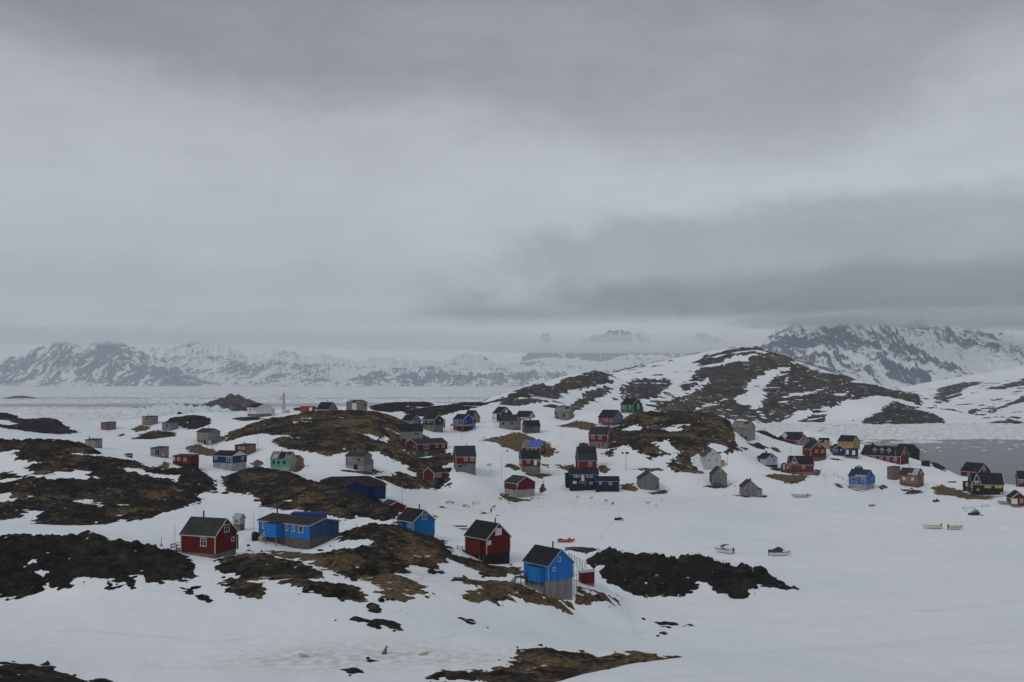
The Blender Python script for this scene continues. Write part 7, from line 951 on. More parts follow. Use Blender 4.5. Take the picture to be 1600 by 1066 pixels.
    for (f, u0, u1, z0, z1, k) in h.get('win', []):
        W, H_ = u1 - u0, z1 - z0
        if k in ('w', 'p', 'w1', 'w4', 'dwin'):
            fw = min(.13, .2 * W, .2 * H_); fm = tr if (tr is not None and k != 'dwin' and h['trim'] in ('white',)) else M['trim_white']
            if k == 'dwin': fm = M['trim_grey']; fw *= .6
            mb = MB()
            fbox(mb, f, u0, u1, z1 - fw, z1, .004, .06); fbox(mb, f, u0, u1, z0, z0 + fw, .004, .08)
            fbox(mb, f, u0, u0 + fw, z0 + fw + .002, z1 - fw - .002, .004, .06); fbox(mb, f, u1 - fw, u1, z0 + fw + .002, z1 - fw - .002, .004, .06)
            cut = {'w': [.5], 'w1': [.5], 'w4': [.25, .5, .75]}.get(k, [])
            for q in cut: fbox(mb, f, u0 + q * W - fw * .3, u0 + q * W + fw * .3, z0 + fw + .002, z1 - fw - .002, .012, .05)
            if k == 'w' and H_ > .75: fbox(mb, f, u0 + fw + .002, u1 - fw - .002, z0 + .58 * H_, z0 + .58 * H_ + fw * .6, .013, .048)
            wo = put(mb, 'window', fm)
            g = MB(); fbox(g, f, u0 + fw * .6, u1 - fw * .6, z0 + fw * .6, z1 - fw * .6, .003, .02); put(g, 'pane', M['glass'], wo)
        else:
            nm, mm = {'d': ('opening', 'dark_hole'), 'b': ('boarded_window', 'boarding'), 'y': ('boarded_window', 'yellow_boarding'), 'wb': ('door' if H_ > 1.15 else 'shutter', 'white_board'), 'dd': ('door', 'dark_hole'), 'rd': ('door', 'red_door'), 'redtrim': ('door', 'red_door')}[k]
            mb = MB(); fbox(mb, f, u0, u1, z0, z1, .004, .04); do = put(mb, nm, M[mm])
            if nm in ('door', 'boarded_window', 'shutter') and W > .5:
                mb = MB(); fr = .06; sides = ((u0 - fr, u0, z0, z1), (u1, u1 + fr, z0, z1), (u0 - fr, u1 + fr, z1, z1 + fr))
                for q in sides: fbox(mb, f, *q, .006, .05)
                put(mb, 'frame', M['trim_white'] if h['trim'] == 'white' else M['darkwood'], do)
    # lean-to boxes and porches
    for A in h.get('ann', []):
        f, u0, u1, z0, z1, dep, col = A if A[0] in ('L', 'R') else (A[0],) + A[1:]
        if f == 'BR' or f == 'BL':
            f0, f1, dep, z0, z1, col = A[1:]
            Ln = a if f == 'BR' else b
            y0, y1 = -Ln / 2 + f0 * Ln, -Ln / 2 + f1 * Ln
            box_ = (b / 2 + .004, b / 2 + dep, y0, y1) if f == 'BR' else (y0, y1, a / 2 + .004, a / 2 + dep)
        elif f == 'L': box_ = (-b / 2 - dep, -b / 2 - .004, u0, u1)
        else: box_ = (u0, u1, -a / 2 - dep, -a / 2 - .004)
        if col in ('dormer', 'dormerred'):
            # gabled dormer standing on the near slope
            um = (u0 + u1) / 2; hwid = (u1 - u0) / 2; yb_ = -a / 2 - .12; zt = zr - .05; z0 = ze + .05
            q = [(u0, yb_, z0), (u1, yb_, z0), (um, yb_, zt), (u0, 0, z0), (u1, 0, z0), (um, 0, zt)]
            mb = MB(); mb.poly(q, [(0, 1, 2), (0, 3, 4, 1), (3, 5, 4), (0, 2, 5, 3), (1, 4, 5, 2)]); dm = put(mb, 'dormer', M['redboard'])
            for s in (-1, 1):
                mb = MB(); n_ = Vector((s * (zt - z0), 0, hwid)).normalized() * .1
                e0 = Vector((um + s * hwid * 1.1, yb_ - .15, z0 - .1 * (zt - z0))); e1 = Vector((um, yb_ - .15, zt)); e2 = Vector((um, 0, zt)); e3 = Vector((um + s * hwid * 1.1, 0, z0 - .1 * (zt - z0)))
                q = [e0, e1, e2, e3, e0 + n_, e1 + n_, e2 + n_, e3 + n_]
                mb.poly(q, [(0, 1, 2, 3), (7, 6, 5, 4), (0, 4, 5, 1), (1, 5, 6, 2), (2, 6, 7, 3), (3, 7, 4, 0)]); put(mb, 'dormer_roof', M['feltblack'], dm)
                mb = MB(); mb.bar(e0 + Vector((0, -.03, .02)), e1 + Vector((0, -.03, .02)), .05, .2); put(mb, 'bargeboard', M['trim_white'], dm)
            for s in ((-.42, -.06), (.06, .42)):
                mb = MB(); mb.box(um + s[0] * hwid, um + s[1] * hwid, yb_ - .05, yb_ - .004, z0 + .25, z0 + 1.15); wo = put(mb, 'window', M['trim_white'], dm)
            continue
        if col == 'portal':
            x0, x1, y0, y1 = box_; zm = z0 + (z1 - z0) * .68
            q = [(x0, y0, z0 - .8), (x0, y1, z0 - .8), (x0, y1, zm), (x0, (y0 + y1) / 2, z1), (x0, y0, zm)]; q += [(x1, y, z) for _, y, z in q]
            mb = MB(); mb.poly(q, [(0, 1, 2, 3, 4), (9, 8, 7, 6, 5), (0, 5, 6, 1), (1, 6, 7, 2), (4, 9, 5, 0), (2, 7, 8, 3), (3, 8, 9, 4)]); po = put(mb, 'porch', M['redboard'])
            mb = MB(); mb.box(x0 - .03, x0 - .004, y0 + .35, y1 - .35, z0 - .2, z0 + 1.7); put(mb, 'door', M['dark_hole'], po)
            mb = MB()
            for s in ((y0 + .2, y0 + .34), (y1 - .34, y1 - .2)): mb.box(x0 - .05, x0 - .004, *s, z0 - .2, z0 + 1.85)
            mb.bar((x0 - .06, y0 - .25, zm - .12), (x0 - .06, (y0 + y1) / 2, z1 + .12), .05, .16); mb.bar((x0 - .06, y1 + .25, zm - .12), (x0 - .06, (y0 + y1) / 2, z1 + .12), .05, .16)
            put(mb, 'trim', M['trim_white'], po); continue
        x0, x1, y0, y1 = box_
        mb = MB(); mb.box(x0, x1, y0, y1, z0, z1); an = put(mb, 'annex', M[col])
        mb = MB(); mb.box(x0 - .08, x1 + (.0 if f == 'L' else .08), y0 - .08, y1 + (0 if f == 'R' else .08), z1 + .002, z1 + .08); put(mb, 'annex_roof', M['feltblack' if rmat in ('felt', 'feltblack') else 'feltgrey'], an)
        if z0 > .8:     # raised annex stands on posts
            for qx, qy in ((x0 + .1, y0 + .1), (x0 + .1, y1 - .1), (x1 - .1, y0 + .1)):
                mb = MB(); mb.box(qx - .06, qx + .06, qy - .06, qy + .06, -1.2, z0 - .002); put(mb, 'post', M['wood'], an)
    # chimneys
    for (fr, hm, k) in h.get('chim', []):
        r = -Lh + fr * L_ if not flat else -Lh + fr * L_
        r = max(-Lh + .3, min(Lh - .3, r)); top = zr if not flat else ze + flat * .5
        w_ = {'pipe': .13, 'brick': .28, 'white': .2, 'wire': .03}[k]
        mb = MB(); x, y, z = mp(r, .05, 0)
        if k in ('brick', 'white'): mb.box(x - w_, x + w_, y - w_, y + w_, top - .5, top + hm); mb.box(x - w_ - .04, x + w_ + .04, y - w_ - .04, y + w_ + .04, top + hm + .002, top + hm + .1)
        else: mb.tube((x, y, top - .5), (x, y, top + hm + .25), w_)
        put(mb, {'wire': 'aerial'}.get(k, 'chimney'), M[{'pipe': 'pipe', 'brick': 'brick', 'white': 'trim_white', 'wire': 'steel'}[k]], roof if main else root)
    # porches, decks, stairs
    if 'deck' in opts:
        y0, y1 = a / 2 + .05, a / 2 + 2.4
        mb = MB(); mb.box(-b / 2 + .4, b / 2 - .6, y0, y1, .55, .67); dk = put(mb, 'deck', M['wood'])
        for x in (-b / 2 + .45, b / 2 - .7):
            for y in (y0 + 1.2, y1 - .06): mb = MB(); mb.box(x - .06, x + .06, y - .06, y + .06, -1, 1.65); put(mb, 'post', M['darkwood'], dk)
        for z in (1.1, 1.58): mb = MB(); mb.box(-b / 2 + .42, -b / 2 + .48, y0, y1, z, z + .09); put(mb, 'rail', M['darkwood'], dk); mb = MB(); mb.box(-b / 2 + .45, b / 2 - .6, y1 - .03, y1 + .03, z, z + .09); put(mb, 'rail', M['darkwood'], dk)
    if 'stairs' in opts:
        an = h['ann'][0]; x1 = -b / 2 - .15; y0 = an[2] + .03; n = 7; top = hf + .05
        for i in range(n):
            z = top * (1 - (i + .5) / n); mb = MB(); mb.box(-b / 2 - 1.5, -b / 2 - .4, y0 + i * .36, y0 + i * .36 + .34, z - .05, z); put(mb, 'step', M['darkwood'])
        for x in (-b / 2 - 1.52, -b / 2 - .38):
            mb = MB()
            for dz in (.45, .95): mb.bar((x, y0, top + dz), (x, y0 + n * .36, dz), .06, .14)
            mb.bar((x, y0 + n * .36, -.3), (x, y0 + n * .36, 1.05), .08); mb.bar((x, y0 + n * .18, top * .5), (x, y0 + n * .18, top * .5 + 1), .07); put(mb, 'handrail', M['trim_white'])
    if 'porch' in opts:
        an = h['ann'][0]; y0 = an[2] + .05; y1 = a / 2 + .9; xx0, xx1 = -b / 2 - 1.3, -b / 2 - .02
        mb = MB(); mb.box(xx0, xx1, y0, y1, hf - .12, hf - .02); dk = put(mb, 'deck', M['darkwood'])
        for y in (y0 + .1, (y0 + y1) / 2, y1 - .08):
            mb = MB(); mb.box(xx0, xx0 + .1, y - .05, y + .05, -1.4, hf + .95); put(mb, 'post', M['darkwood'], dk)
        for z in (.45, .88): mb = MB(); mb.box(xx0 - .03, xx0 - .002, y0, y1, hf + z, hf + z + .09); put(mb, 'rail', M['darkwood'], dk)
        for i in range(6): mb = MB(); mb.box(xx0 + .05, xx1 - .1, y1 + i * .3, y1 + .28 + i * .3, hf - .2 - i * .26, hf - .14 - i * .26); put(mb, 'step', M['darkwood'], dk)
    if 'deckfront' in opts:
        mb = MB(); mb.box(-b / 2 - 1.6, -b / 2 - .02, -a / 2 - 1.5, a / 2, hf - .1, hf); mb.box(-b / 2 + .002, b / 2, -a / 2 - 1.5, -a / 2 - .02, hf - .1, hf); dk = put(mb, 'balcony', M['wood'])
        for x, y in ((-b / 2 - 1.5, a / 2 - .1), (-b / 2 - 1.5, 0), (-b / 2 - 1.5, -a / 2 - 1.4), (0, -a / 2 - 1.4), (b / 2 - .1, -a / 2 - 1.4)): mb = MB(); mb.box(x - .06, x + .06, y - .06, y + .06, -1.2, hf + .95); put(mb, 'post', M['wood'], dk)
        mb = MB(); mb.box(-b / 2 - 1.58, -b / 2 - 1.52, -a / 2 - 1.5, a / 2, hf + .02, hf + .95); mb.box(-b / 2 - 1.5, b / 2, -a / 2 - 1.48, -a / 2 - 1.44, hf + .02, hf + .95); put(mb, 'railing', M['wood'], dk)
        mb = MB(); mb.box(-b / 2 - .03, -b / 2 + .05, 0, a / 2 - .3, -.2, hf - .15); put(mb, 'basement_door', M['red_door'])
    if 'church' in opts:
        for fr in (.33, .51, .69):
            r = Lh - fr * L_ * 1.0; r = -Lh + (1 - fr) * L_; c0, zc = -.62 * Wh, zr - .62 * hr; w_ = .85; zt = zc + 1.15
            q = [(c0 - .55, r - w_, zc - .45), (c0 - .55, r + w_, zc - .45), (c0 - .55, r + w_, zt - .3), (c0 - .55, r, zt + .55), (c0 - .55, r - w_, zt - .3)]
            q += [(0.0 - .2 * Wh, y, z) for _, y, z in q]
            mb = MB(); mb.poly(q, [(0, 1, 2, 3, 4), (9, 8, 7, 6, 5), (0, 5, 6, 1), (1, 6, 7, 2), (4, 9, 5, 0), (2, 7, 8, 3), (3, 8, 9, 4)]); dm = put(mb, 'dormer', M['feltblack'])
            mb = MB(); xq = c0 - .58
            mb.box(xq - .03, xq, r - .5, r + .5, zc - .25, zt - .05); wo = put(mb, 'window', M['trim_white'], dm)
            mb = MB()
            for s in (-1, 1): mb.bar((xq - .02, r + s * (w_ + .25), zt - .55), (xq - .02, r, zt + .62), .06, .2)
            put(mb, 'bargeboard', M['trim_white'], dm)
            for s in (-.24, .24):
                mb = MB(); mb.box(xq - .05, xq - .032, r + s - .17, r + s + .17, zc - .12, zt - .2); put(mb, 'pane', M['glass'], dm)
        r = -Lh + .80 * L_
        mb = MB(); mb.box(-.5, .5, r - .5, r + .5, zr - .4, zr + .5); tu = put(mb, 'bell_turret', M['redboard'])
        mb = MB(); q = [(-.7, r - .7, zr + .52), (.7, r - .7, zr + .52), (.7, r + .7, zr + .52), (-.7, r + .7, zr + .52), (0, r, zr + 1.35)]; mb.poly(q, [(3, 2, 1, 0), (0, 1, 4), (1, 2, 4), (2, 3, 4), (3, 0, 4)]); put(mb, 'turret_roof', M['feltblack'], tu)
        mb = MB(); mb.box(-.04, .04, r - .04, r + .04, zr + 1.3, zr + 2.1); mb.box(-.04, .04, r - .28, r + .28, zr + 1.75, zr + 1.83); put(mb, 'cross', M['trim_white'], tu)
    if 'turret' in opts:
        r = .28 * Lh; mb = MB(); mb.box(-.9, 1.0, r - 1.1, r + 1.1, zr - .7, zr + .75); tu = put(mb, 'roof_turret', M['violet'])
        mb = MB(); q = [(-1.05, r - 1.2, zr + .76), (1.1, r - 1.2, zr + .76), (1.1, r + 1.2, zr + .76), (-1.05, r + 1.2, zr + .76), (0, r, zr + 1.5)]; mb.poly(q, [(3, 2, 1, 0), (0, 1, 4), (1, 2, 4), (2, 3, 4), (3, 0, 4)]); put(mb, 'turret_roof', M['paleblue'], tu)
    if 'ramp' in opts:
        mb = MB(); q = [(-b / 2 + .1, -a / 2 - .05, hf - .05), (b * .05, -a / 2 - .05, hf - .05), (b * .05, -a / 2 - 3.2, -.7), (-b / 2 + .1, -a / 2 - 3.2, -.7)]; q += [(x, y, z - .12) for x, y, z in q]
        mb.poly(q, [(0, 1, 2, 3), (7, 6, 5, 4), (0, 4, 5, 1), (1, 5, 6, 2), (2, 6, 7, 3), (3, 7, 4, 0)]); put(mb, 'ramp', M['wood'])

def frame_of(h): return Matrix.Translation((h['x'], h['y'], h['z'])) @ Matrix.Rotation(h['rot'], 4, 'Z')
for h in HOUSES:
    root = empty(h['name'], (h['x'], h['y'], h['z']), h['rot'])
    nm = h['name']
    cat = 'container' if 'container' in nm else 'shed' if ('shed' in nm or 'outhouse' in nm) else 'church' if 'church' in nm else 'boathouse' if 'boathouse' in nm else 'hut' if nm.endswith('hut') else 'barn' if 'barn' in nm else 'house'
    tag(root, h['label'], cat, 'houses and huts of the village')
    inv = frame_of(h).inverted()
    house_parts(root, Matrix.Identity(4), h)
    for w_ in h['wings']: house_parts(root, inv @ frame_of(w_), w_, False)

# ---------------------------------------------------------------- poles, masts and racks
for (x, y, zt, kind, lab) in POLES:
    zb = gz1(x, y); root = empty({'flood': 'floodlight_mast', 'lamp': 'street_lamp', 'flag': 'flagpole'}.get(kind, 'pole'), (x, y, zb)); H_ = max(zt - zb, 1.5)
    r = {'wire': .045, 'post': .07, 'lamp': .075, 'flood': .12, 'flag': .06}[kind]
    MB().tube((0, 0, -.6), (0, 0, H_), r, r * .7).build('pole', M['wood' if kind == 'post' else 'steel' if kind != 'flag' else 'trim_white'], root)
    if kind == 'lamp':
        MB().bar((0, 0, H_ - .05), (.9, -.3, H_ + .12), .06).build('arm', M['steel'], root); MB().box(.65, 1.2, -.5, -.25, H_ + .02, H_ + .16).build('lamp_head', M['steel'], root)
    if kind == 'flood':
        MB().bar((-1.5, 0, H_ - .1), (1.2, 0, H_ - .1), .09).build('cross_arm', M['steel'], root)
        for q, s in ((-1.25, .42), (.25, .5), (.75, .4)):
            mb = MB(); mb.tube((q, -.35, H_ - .3), (q, .15, H_ + .1), s, s * .5, 10); mb.build('floodlight', M['black_metal'], root)
    if kind == 'flag': MB().tube((0, 0, H_), (0, 0, H_ + .14), .1, .03).build('finial', M['trim_white'], root)
    if kind == 'post': MB().box(-.13, .13, -.13, .13, -.5, .3).build('foot', M['stone'], root)
    if kind == 'wire':
        mb = MB(); mb.tube((0, 0, H_), (0, 0, H_ + .3), .015); mb.build('tip', M['steel'], root)
        mb = MB()
        for i in range(3): mb.tube((0, 0, H_ * .7), (1.6 * math.cos(i * 2.1), 1.6 * math.sin(i * 2.1), .05), .008, n=4)
        mb.build('guy_wires', M['steel'], root)
    tag(root, lab, {'flood': 'floodlight', 'lamp': 'street lamp', 'flag': 'flagpole'}.get(kind, 'pole'), 'poles and lamps in the village')

# telecommunication mast on the shore
x, y = (443.5 - 800) / FX * 470, 470; zb = gz1(x, y); root = empty('radio_mast', (x, y, zb)); Hm = (40 + (597 - 609) * 470 / FX) - zb
tag(root, 'grey lattice radio mast with dishes behind the white hall', 'mast')
legs = [Vector((math.cos(q), math.sin(q), 0)) for q in (0.5, 2.6, 4.7)]
for q in legs: MB().tube(q * .75 + Vector((0, 0, -.5)), q * .35 + Vector((0, 0, Hm - 1.5)), .12).build('leg', M['steel'], root)
mb = MB(); n = 8
for i in range(n):
    z0, z1 = i * (Hm - 1.5) / n, (i + 1) * (Hm - 1.5) / n; k0, k1 = .75 - .4 * i / n, .75 - .4 * (i + 1) / n
    for j in range(3):
        a, b = legs[j], legs[(j + 1) % 3]
        mb.tube(a * k0 + Vector((0, 0, z0)), b * k1 + Vector((0, 0, z1)), .06, n=5); mb.tube(a * k0 + Vector((0, 0, z0)), b * k0 + Vector((0, 0, z0)), .03, n=5)
mb.build('lattice', M['steel'], root)
for (dx, z, r) in ((-.9, Hm * .72, .55), (-.9, Hm * .60, .6), (.5, Hm * .28, .7), (-.7, Hm * .22, .65)):
    mb = MB(); mb.tube((dx, -.55, z), (dx, -.25, z), r, r * .6, 14); mb.build('dish', M['trim_white'], root)
MB().tube((0, 0, Hm - 1.6), (0, 0, Hm), .05).build('antenna', M['steel'], root)
MB().box(1.2, 2.6, -1, .6, -.5, 1.6).build('equipment_box', M['trim_grey'], root)

# grave crosses on the black ridge
cr_me = None
dg = bpy.context.evaluated_depsgraph_get(); dg.update()
def top_z(x, y, default):
    hit_, loc, nrm, i_, ob, mx = scene.ray_cast(dg, Vector((x, y, 200)), Vector((0, 0, -1)))
    while hit_ and ob.name.startswith(('haze', 'mist')): hit_, loc, nrm, i_, ob, mx = scene.ray_cast(dg, loc - Vector((0, 0, .01)), Vector((0, 0, -1)))
    return loc.z if hit_ else default
names = ['leftmost', 'second from left', 'third from left', 'fourth from left', 'fifth from left', 'fourth from right', 'third from right', 'second from right', 'rightmost']
for i, (x, y) in enumerate(sorted(CROSSES, key=lambda q: q[0] / q[1])):
    root = empty('grave_cross', (x, y, top_z(x, y, 3) - .1), random.uniform(-.3, .3)); h_ = random.uniform(.95, 1.25)
    MB().box(-.05, .05, -.035, .035, -.2, h_).build('upright', M['trim_white'], root); MB().box(-.3, .3, -.045, .025, h_ * .66, h_ * .66 + .1).build('crossbar', M['trim_white'], root)
    tag(root, 'white wooden grave cross on the black ridge, %s of the row' % names[i], 'cross', 'grave crosses on the ridge')

# fish drying rack and posts by the nearest blue house
def at_w(px, py, d): return Vector(((px - 800) / FX * d, d, 40 - (py - 597) * d / FX))
root = empty('drying_rack', at_w(900, 893, 186)); tag(root, 'grey wooden fish drying rack behind the nearest blue house', 'drying rack'); o0 = root.location.copy()
A0, A1 = at_w(889, 866, 190) - o0, at_w(914, 880, 186) - o0
for i in range(7):
    t = i / 6; q = A0.lerp(A1, t); MB().bar(q + Vector((0, 0, -3.2)), q + Vector((0, 0, .35)), .07).build('post', M['wood'], root)
for j in range(4):
    MB().bar(A0 + Vector((-.2, -.05, .15 - j * .52)), A1 + Vector((.2, -.05, .15 - j * .52)), .05).build('rail', M['wood'], root)
for i in (0, 2, 4, 6):
    q = A0.lerp(A1, i / 6); MB().bar(q + Vector((0, .1, .2)), q + Vector((.9, -1.4, -2.6)), .05).build('strut', M['wood'], root)
root = empty('fish_frame', at_w(899, 925, 162)); o0 = root.location.copy(); tag(root, 'upright frame of thin posts at right wall of the nearest blue house', 'frame')
for px, y0, y1 in ((896.5, 893, 930), (901, 897, 930)):
    MB().bar(at_w(px, y0, 163) - o0, at_w(px, y1, 163) - o0, .07).build('post', M['wood'], root)
for yy in (899, 907, 915): MB().bar(at_w(895, yy, 162.8) - o0, at_w(903, yy, 162.8) - o0, .05).build('rail', M['wood'], root)
# wooden frames and handrails elsewhere
for lab, pts, d in (('wooden frame for drying left of the grey cottage', [(773.5, 660, 672.5), (777, 659, 672), (780, 659, 672)], 448), ('thin rail fence beside the lilac house', [(1192, 734, 740), (1197, 734, 742), (1204, 734, 741)], 392), ('stair handrail on snow left of the bright blue worn house', [(1303, 738.5, 743), (1310, 743, 747), (1317, 746.5, 751), (1324, 749, 754)], 366),
                    ('railing beside the red flat hut on stilts', [(313, 734, 739), (318, 734.5, 739.5), (323, 735, 740)], 290), ('handrail below the tall grey house', [(327, 697, 703), (333, 695, 701), (339, 692, 698)], 368)):
    root = empty('wooden_frame', at_w(pts[0][0], pts[0][2], d)); o0 = root.location.copy(); tag(root, lab, 'fence')
    for px, y0, y1 in pts: MB().bar(at_w(px, y0, d) - o0, at_w(px, y1 + 2, d) - o0, .09).build('post', M['wood'], root)
    for (p, q) in zip(pts[:-1], pts[1:]):
        for f in (.1, .55): MB().bar(at_w(p[0], p[1] + f * (p[2] - p[1]), d - .1) - o0, at_w(q[0], q[1] + f * (q[2] - q[1]), d - .1) - o0, .06).build('rail', M['wood'], root)

# ---------------------------------------------------------------- boats
def hull(L, wd, hgt, flare=.75, n=11):
    rings = []
    for i in range(n):
        t = i / (n - 1); x = (t - .5) * L; w_ = wd / 2 * (1 - max(0, (t - .45) / .55) ** 2.2) * (.9 + .1 * min(1, t * 4)); w_ = max(w_, .02); z1 = hgt * (1 + .35 * max(0, t - .4) ** 1.5); z0 = hgt * .55 * max(0, (t - .6) / .4) ** 2
        rings.append([(x, -w_, z1), (x + .02, -w_ * flare, z0 + (z1 - z0) * .35), (x, 0, z0), (x + .02, w_ * flare, z0 + (z1 - z0) * .35), (x, w_, z1), (x, w_ * .86, z1), (x, w_ * .6, z0 + (z1 - z0) * .6), (x, -w_ * .6, z0 + (z1 - z0) * .6), (x, -w_ * .86, z1)])
    return rings
for (kind, x, y, rz, L, col, lab) in BOATS:
    root = empty({'raft': 'inflatable_boat', 'dinghy': 'dinghy', 'upturned': 'upturned_boat'}.get(kind, 'motorboat'), (x, y, gz1(x, y) - .06), rz); tag(root, lab, 'boat', 'boats drawn up on the ice'); hm = M['hull_' + col]
    if kind == 'upturned':
        mb = MB().loft(hull(L, L * .38, .75)); mb.xf(Matrix.Translation((0, 0, .7)) @ Matrix.Rotation(math.pi, 4, 'X')); mb.build('hull', hm, root, True)
        MB().bar((-L * .45, 0, .72), (L * .3, 0, .72), .06).build('keel', hm, root); continue
    if kind == 'raft':
        for s in (-1, 1): MB().loft([[(q, s * w_ + .22 * math.cos(a), .45 + .22 * math.sin(a) + up) for a in np.linspace(0, 6.283, 11)[:-1]] for q, w_, up in ((-L / 2, .7, 0), (0, .72, 0), (L * .3, .6, .05), (L * .45, .25, .2), (L * .5, .03, .28))]).build('tube', hm, root, True)
        MB().box(-L * .46, L * .3, -.6, .6, .28, .36).build('floor', M['rubber'], root); MB().box(-L * .5, -L * .44, -.6, .6, .3, .85).build('transom', M['rubber'], root)
        for s in (-.5, .5): MB().bar((-L * .6, s, .06), (L * .42, s, .06), .1, .12).build('runner', M['rubber'], root)
        for q in (-.35, 0, .3): MB().box(q * L, q * L + .08, -.55, .55, .12, .27).build('crosspiece', M['sledge_wood'], root)
        mb = MB().loft([[(-L * .33 + r * math.cos(a), r * .8 * math.sin(a), z) for a in np.linspace(0, 6.283, 11)[:-1]] for z, r in ((.36, .4), (.7, .5), (.95, .2))]); mb.build('bundle', M['rubber'], root, True)
        mb = MB().loft([[(L * .18 + r * math.cos(a), r * .8 * math.sin(a), z) for a in np.linspace(0, 6.283, 11)[:-1]] for z, r in ((.36, .25), (.8, .3), (1.15, .1))]); mb.build('bag', M['rubber'], root, True); continue
    hgt = 1.0 if kind in ('cabin', 'covered') else 1.05 if kind == 'open' else .6
    wd = L * .40 if kind != 'dinghy' else L * .42
    if kind == 'open': root.rotation_euler = (0.16, -0.03, rz)
    MB().loft(hull(L, wd, hgt)).build('hull', hm, root, True)
    mb = MB()
    for s in (-1, 1):
        for t in np.linspace(.02, .9, 8):
            w0 = wd / 2 * (1 - max(0, (t - .45) / .55) ** 2.2); w1 = wd / 2 * (1 - max(0, (t + .11 - .45) / .55) ** 2.2)
            mb.bar(((t - .5) * L, s * (w0 + .01), hgt * .93), ((t + .11 - .5) * L, s * (max(w1, 0) + .01), hgt * .97), .05, .12)
    mb.build('rubbing_strip', M['canvas_blue' if kind in ('covered', 'cabin') else 'hull_tan'], root)
    if kind in ('cabin', 'covered'):
        mb = MB().loft([[(.08 * L, -wd * .38, hgt), (.08 * L, wd * .38, hgt), (.08 * L, wd * .3, hgt + .55), (.08 * L, -wd * .3, hgt + .55)], [(.40 * L, -wd * .18, hgt + .1), (.40 * L, wd * .18, hgt + .1), (.34 * L, wd * .12, hgt + .25), (.34 * L, -wd * .12, hgt + .25)]]); mb.build('foredeck', hm, root)
        mb = MB().loft([[(.05 * L, -wd * .36, hgt + .5), (.05 * L, wd * .36, hgt + .5), (-.02 * L, wd * .33, hgt + .95), (-.02 * L, -wd * .33, hgt + .95)], [(.17 * L, -wd * .27, hgt + .42), (.17 * L, wd * .27, hgt + .42), (.02 * L, wd * .3, hgt + .93), (.02 * L, -wd * .3, hgt + .93)]]); mb.build('windscreen', M['glass'], root)
        if kind == 'covered':
            mb = MB().loft([[(q * L, -wd * .44, hgt + .02), (q * L, wd * .44, hgt + .02), (q * L, wd * .3, hgt + t), (q * L, -wd * .3, hgt + t)] for q, t in ((-.48, .25), (-.3, .45), (-.1, .95), (.03, .9))]); mb.build('cover', M['canvas_blue'], root)
        else:
            mb = MB().loft([[(q * L, -wd * .33, hgt + .9), (q * L, wd * .33, hgt + .9), (q * L, wd * .3, hgt + 1.0), (q * L, -wd * .3, hgt + 1.0)] for q in (-.2, .0)]); mb.build('canopy', M['canvas_blue'], root)
    else:
        for q in (-.28, .0, .2): MB().box(q * L - .12, q * L + .12, -wd * .4, wd * .4, hgt * .8, hgt * .86).build('thwart', M['sledge_wood'], root)
    if kind != 'dinghy':
        mb = MB(); mb.box(-L / 2 - .3, -L / 2 - .02, -.16, .16, hgt * .8, hgt + .5); mb.bar((-L / 2 - .18, 0, hgt * .8), (-L / 2 - .26, 0, .1), .12, .1); mb.build('outboard_motor', M['black_metal'], root)

# ---------------------------------------------------------------- living things (skeleton grown to one skin)
def skin_mesh(name, pts, edges, rad, mat, sub=2, root_i=0):
    me = bpy.data.meshes.new(name); me.from_pydata(pts, edges, []); ob = bpy.data.objects.new(name, me); COL.objects.link(ob)
    ob.modifiers.new('s', 'SKIN'); sm = ob.modifiers.new('u', 'SUBSURF'); sm.levels = sub; sm.render_levels = sub
    for i, v in enumerate(me.skin_vertices[0].data):
        r = rad[i]; v.radius = (r, r) if not isinstance(r, tuple) else r; v.use_root = (i == root_i)
    d_ = bpy.context.evaluated_depsgraph_get(); d_.update()
    m2 = bpy.data.meshes.new_from_object(ob.evaluated_get(d_)); m2.name = name
    bpy.data.objects.remove(ob); bpy.data.meshes.remove(me)
    m2.materials.clear(); m2.materials.append(mat); m2.polygons.foreach_set('use_smooth', np.ones(len(m2.polygons), bool)); return m2
